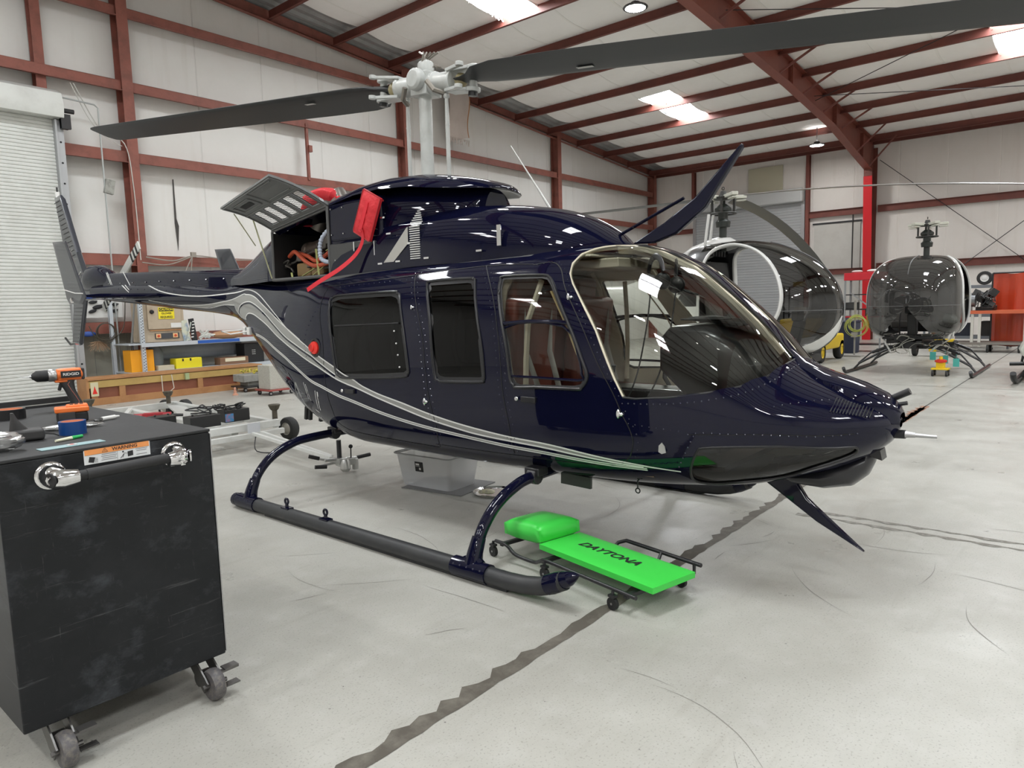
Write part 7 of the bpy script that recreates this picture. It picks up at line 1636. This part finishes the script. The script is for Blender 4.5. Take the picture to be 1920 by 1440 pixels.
YC = empty('yellow_case', (6.45, 13.95, .46), 0, 'bright yellow case on the lower shelf right of the orange bin', 'case')
b = MB(); b.box((0, 0, .10), (.52, .26, .20)); b.build('case_body', mat('case_yellow', (.80, .70, .02), .45), YC, bevel=.012)
for x in (-.12, .03): b = MB(); b.box((x, -.133, .17), (.03, .006, .05)); b.build('case_latch', BLACKM, YC)
o = boxy('carton', 5.85, 6.16, 13.82, 14.0, .46, .55, mat('carton_cream', (.55, .5, .38), .6), 'cream carton lying in front of the grey tool on the lower shelf', 'carton')
b = MB(); b.loft([[Vector((5.93+ w*math.cos(a), 14.1+.1*math.sin(a), z)) for a in [2*PI*i/12 for i in range(12)]] for z, w in ((.46, .10), (.6, .15), (.8, .15), (.92, .09), (.95, .02))]); tag(b.build('grey_sack', mat('sack_grey', (.16, .19, .21), .6)), 'dark grey covered tool between the orange and yellow cases', 'sack')
WB_ = empty('wooden_box', (7.4, 13.95, .46), 0, 'open brown wooden box with pale lining on the lower shelf', 'box')
b = MB(); b.box((0, 0, .075), (.62, .24, .15)); b.build('box_body', mat('box_brown', (.22, .12, .07), .6), WB_, bevel=.005); b = MB(); b.box((.02, -.123, .10), (.44, .005, .07)); b.build('box_opening', mat('box_lining', (.75, .70, .52), .5), WB_)
o = boxy('black_case', 7.7, 8.15, 13.95, 14.3, .46, .87, BLACKM, 'black case with white dots at the right end of the lower shelf', 'case')
b = MB()
for i in range(3):
    for j in range(3): b.box((7.88+.03*i, 13.947, .64+.04*j), (.016, .004, .016))
b.build('white_dots', WHITEP, o).location = (-7.925, -14.125, -.46)
b = MB(); b.box((6.45, 13.9, 1.2), (.14, .05, .40), eul(y=-.15)); b.box((6.50, 13.85, 1.17), (.02, .02, .4), eul(y=.3)); tag(b.build('oil_bottle', mat('bottle_mix', (.60, .62, .50), .5, noise=(9, 1, (.10, .2, .4)))), 'white and yellow-green package leaning beside the control cabinet', 'package')
b = MB(); b.box((6.60, 13.88, 1.21), (.10, .03, .44), eul(y=-.12)); o = b.build('filter_carton', BLACK); tag(o, 'narrow black package with white print on the upper shelf', 'package')
b = MB(); 
for k in range(6): b.box((6.575+.010*k*.8, 13.862, 1.07+.06*k), (.05, .003, .022), eul(y=-.12))
b.build('white_print', WHITEP, o)
b = MB(); random.seed(14)
for k in range(8): b.box((6.92+random.uniform(-.14, .14), 13.9, 1.05+random.uniform(0, .09)), (.2, .02, .05), eul(random.random(), random.uniform(-1, 1), 0))
tag(b.build('metal_clamps', mat('clamp_pale', (.6, .6, .56), .4)), 'pale metal clamps lying on the upper shelf', 'clamp')
b = MB(); b.sphere((7.35, 13.95, 1.08), .30, 16, 8, sc=(1.15, .6, .3)); tag(b.build('paper_sack', mat('sack_brown', (.42, .23, .12), .7, bump=(10, .6, .02))), 'brown paper sack lying on the upper shelf', 'sack')
b = MB(); b.lathe([(.001, -.9), (.17, -.9), (.17, .9), (.001, .9)], (7.0, 14.55, .78), (1, 0, 0), 20); tag(b.build('grey_tank', mat('tank_blue_grey', (.42, .46, .52), .5, noise=(5, .4, (.3, .33, .38)))), 'pale blue-grey horizontal tank behind the shelves', 'tank')
# wall items
b = MB(); b.bx(4.56, 5.6, 14.60, 14.615, 1.50, 1.95); gl = b.build('glove_board', mat('board_white', (.62, .62, .60), .5)); tag(gl, 'white board with black gloves beside the roller door', 'board')
for k, (x, z, w, h, a) in enumerate(((4.95, 1.86, .16, .05, .1), (5.08, 1.79, .15, .05, -.1), (5.16, 1.70, .20, .06, -.2), (5.06, 1.62, .15, .05, -.3), (5.32, 1.66, .15, .06, .2), (5.46, 1.74, .10, .055, .1), (5.44, 1.62, .13, .05, -.2), (4.66, 1.68, .07, .06, .1))):
    b = MB(); b.sphere((0, 0, 0), w/2, 12, 8, sc=(1, .3, h/w*1.3)); b.sphere((w*.3, 0, h*.3), h*.5, 8, 6, sc=(1.6, .4, .5))
    o = b.build('work_glove', mat('glove_black', (.02, .02, .022), .8)); o.location = (x, 14.575, z); o.rotation_euler = (0, a, 0); tag(o, 'black work glove hanging on the white board', 'glove', 'black gloves on the board')
b = MB(); b.sphere((0, 0, 0), .1, 14, 8, sc=(1.3, .3, .5)); o = b.build('blue_brush', mat('brush_blue', (.03, .08, .32), .5)); o.location = (4.93, 14.5, 1.20); tag(o, 'blue plastic brush head hanging beside the roller door', 'brush')
b = MB(); random.seed(31)
for k in range(90):
    a = random.uniform(-PI, 0); b.tube([(5.08, 14.52, 1.06), (5.08+random.uniform(-.2, .2), 14.46, 1.06-random.uniform(.02, .2))], .003, 4)
tag(b.build('straw_broom', mat('straw', (.36, .24, .15), .7)), 'worn straw broom hanging under the hose beside the roller door', 'broom')
b = MB()
for k in range(5): b.ring((5.22, 14.45, 1.25-.01*k), .14+.012*k, .007, (.2*math.sin(k), 1, .1*math.cos(k)), 26, 6)
b.tube(smooth_pts([(4.95, 14.5, 1.35), (5.05, 14.45, 1.12), (5.3, 14.45, 1.08), (5.55, 14.5, 1.3), (5.62, 14.5, 1.8)], 6), .009, 6); tag(b.build('coiled_cable', mat('cable_dark', (.06, .05, .035), .5)), 'dark cable coiled on the wall between door and rack', 'cable')
b = MB(); b.tube([(4.8, 14.55, 5.45), (5.40, 14.55, 5.42), (5.46, 14.55, 5.37), (5.46, 14.55, 1.45), (5.46, 14.55, 1.35), (5.46, 14.55, .05)], .016, 8); tag(b.build('conduit', mat('conduit_grey', (.45, .47, .46), .4, metal=.3)), 'thin grey conduit running from the door hood down the wall', 'conduit')
b = MB(); b.box((5.54, 14.55, 3.95), (.16, .08, .26), eul(y=.2)); tag(b.build('junction_box', mat('jbox', (.34, .34, .31), .6, noise=(15, .8, (.15, .15, .13)))), 'grey junction box on the conduit left of the first column', 'box')
b = MB(); b.tube(smooth_pts([(6.1, 14.55, 2.66), (6.6, 14.5, 2.60), (7.1, 14.55, 2.72), (7.9, 14.55, 2.66), (8.8, 14.55, 2.70)], 6), .014, 6); b.tube(smooth_pts([(6.0, 14.5, 2.55), (6.5, 14.5, 2.52), (7.0, 14.5, 2.70)], 6), .012, 6); b.tube(smooth_pts([(7.0, 14.5, 2.7), (6.8, 14.5, 2.3), (6.75, 14.5, 2.0)], 6), .012, 6); b.tube(smooth_pts([(7.0, 14.5, 2.7), (6.95, 14.5, 2.3), (7.0, 14.5, 2.0)], 6), .012, 6); b.box((7.05, 14.55, 2.74), (.1, .06, .1)); b.box((8.7, 14.55, 2.74), (.1, .06, .1))
tag(b.build('wall_cables', mat('cable_pale', (.30, .27, .23), .5)), 'loose cables draped along the shoulder-high girt', 'cable')
b = MB(); b.tube(smooth_pts([(5.05, 14.6, 5.75), (5.3, 14.62, 5.2), (5.55, 14.62, 4.9), (5.85, 14.6, 4.75)], 6), .008, 5); b.tube(smooth_pts([(5.1, 14.6, 5.75), (5.5, 14.62, 5.0), (5.9, 14.6, 4.8), (6.0, 14.6, 4.0), (6.0, 14.55, 2.6)], 6), .010, 5); tag(b.build('hanging_wire', mat('wire_pale', (.55, .54, .5), .5)), 'pale wires looping to the first column of the left wall', 'wire')
b = MB(); b.prism([(6.92, 4.3), (6.94, 4.3), (6.94, 3.5), (6.98, 3.35), (6.93, 2.85), (6.90, 3.4)], 0, .01, (0, 14.945, 0), (1, 0, 0), (0, 0, 1)); struct(b.build('trim_3', mat('tear_dark', (.07, .065, .06), .9)), 'torn slit in the wall blanket')
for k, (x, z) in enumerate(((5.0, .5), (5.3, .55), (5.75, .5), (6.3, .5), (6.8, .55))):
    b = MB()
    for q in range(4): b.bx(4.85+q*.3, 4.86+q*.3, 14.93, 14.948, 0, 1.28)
    if k == 0: struct(b.build('trim_4', mat('corrugation_shadow', (.35, .35, .32), .6)), 'ribs of the bare wall sheet beside the roller door, their shade painted dark')  # thin dark strips paint the shade along the sheet's ribs
b = MB(); b.bx(4.82, 5.85, 14.935, 14.949, 0, 1.2); struct(b.build('trim_5', mat('bare_sheet', (.47, .47, .40), .5, noise=(1.5, .7, (.36, .34, .28)))), 'bare greenish wall sheet beside the roller door')
# boxes on dollies
def dolly(x, y, w, d, m, lab, hz3=.11):
    e = empty('furniture_dolly', (x, y, 0), 0, lab, 'dolly'); b = MB(); b.bx(-w/2, w/2, -d/2, d/2, hz3-.03, hz3); b.build('deck', m, e, bevel=.006)
    for sx in (-1, 1):
        for sy in (-1, 1): b = MB(); wheel(b, (sx*(w/2-.06), sy*(d/2-.06), .04), .04, .025, (0, 1, 0)); b.build('caster', [TYRE, STEEL], e)
dolly(7.15, 12.75, .62, .5, BLACKM, 'black wheeled dolly under the grey planter box')
PB = empty('planter_box', (7.15, 12.75, .11), 0, 'weathered grey box with yellow bits on top, on a black dolly', 'box')
b = MB(); b.box((0, 0, .04), (.34, .3, .08)); b.box((0, 0, .15), (.55, .42, .14)); b.build('box_body', mat('weathered_grey', (.30, .30, .28), .8, noise=(12, .9, (.18, .18, .17))), PB, bevel=.01)
b = MB(); random.seed(6)
for k in range(22): b.box((random.uniform(-.2, .2), random.uniform(-.15, .15), .24+random.uniform(0, .05)), (.04, .03, .03), eul(random.random(), random.random(), random.random()))
tag(b.build('yellow_fittings', mat('fittings_yellow', (.6, .5, .05), .5, noise=(30, 1, (.1, .1, .1)))), None, None); bpy.context.scene.collection.objects[-1].parent = PB
SC.collection.objects[-1]['kind'] = 'stuff'
dolly(7.05, 11.75, .55, .5, mat('dolly_red', (.30, .06, .05), .5), 'red wheeled dolly under the pale tall box')
boxy('speckled_box', 6.83, 7.27, 11.55, 11.95, .11, .55, mat('speckled_pale', (.48, .47, .42), .7, noise=(40, .7, (.33, .32, .28))), 'tall pale speckled box on the red dolly behind the tail', 'box')
b = MB(); b.lathe([(.05, 0), (.05, .02), (.03, .03), (.022, .12), (.026, .13), (.001, .15)], (6.55, 12.3, 0)); tag(b.build('spray_bottle', mat('bottle_orange', (.62, .32, .22), .5)), 'small orange-white bottle standing on the floor before the dollies', 'bottle')
# ================================================================== lettering becomes mesh
bpy.context.view_layer.update(); dg = bpy.context.evaluated_depsgraph_get()
for o in FONTS:
    me = bpy.data.meshes.new_from_object(o.evaluated_get(dg)); n = bpy.data.objects.new('text_tmp', me); SC.collection.objects.link(n)
    n.parent = o.parent; n.matrix_local = o.matrix_local.copy(); nm = o.name; bpy.data.objects.remove(o); n.name = nm
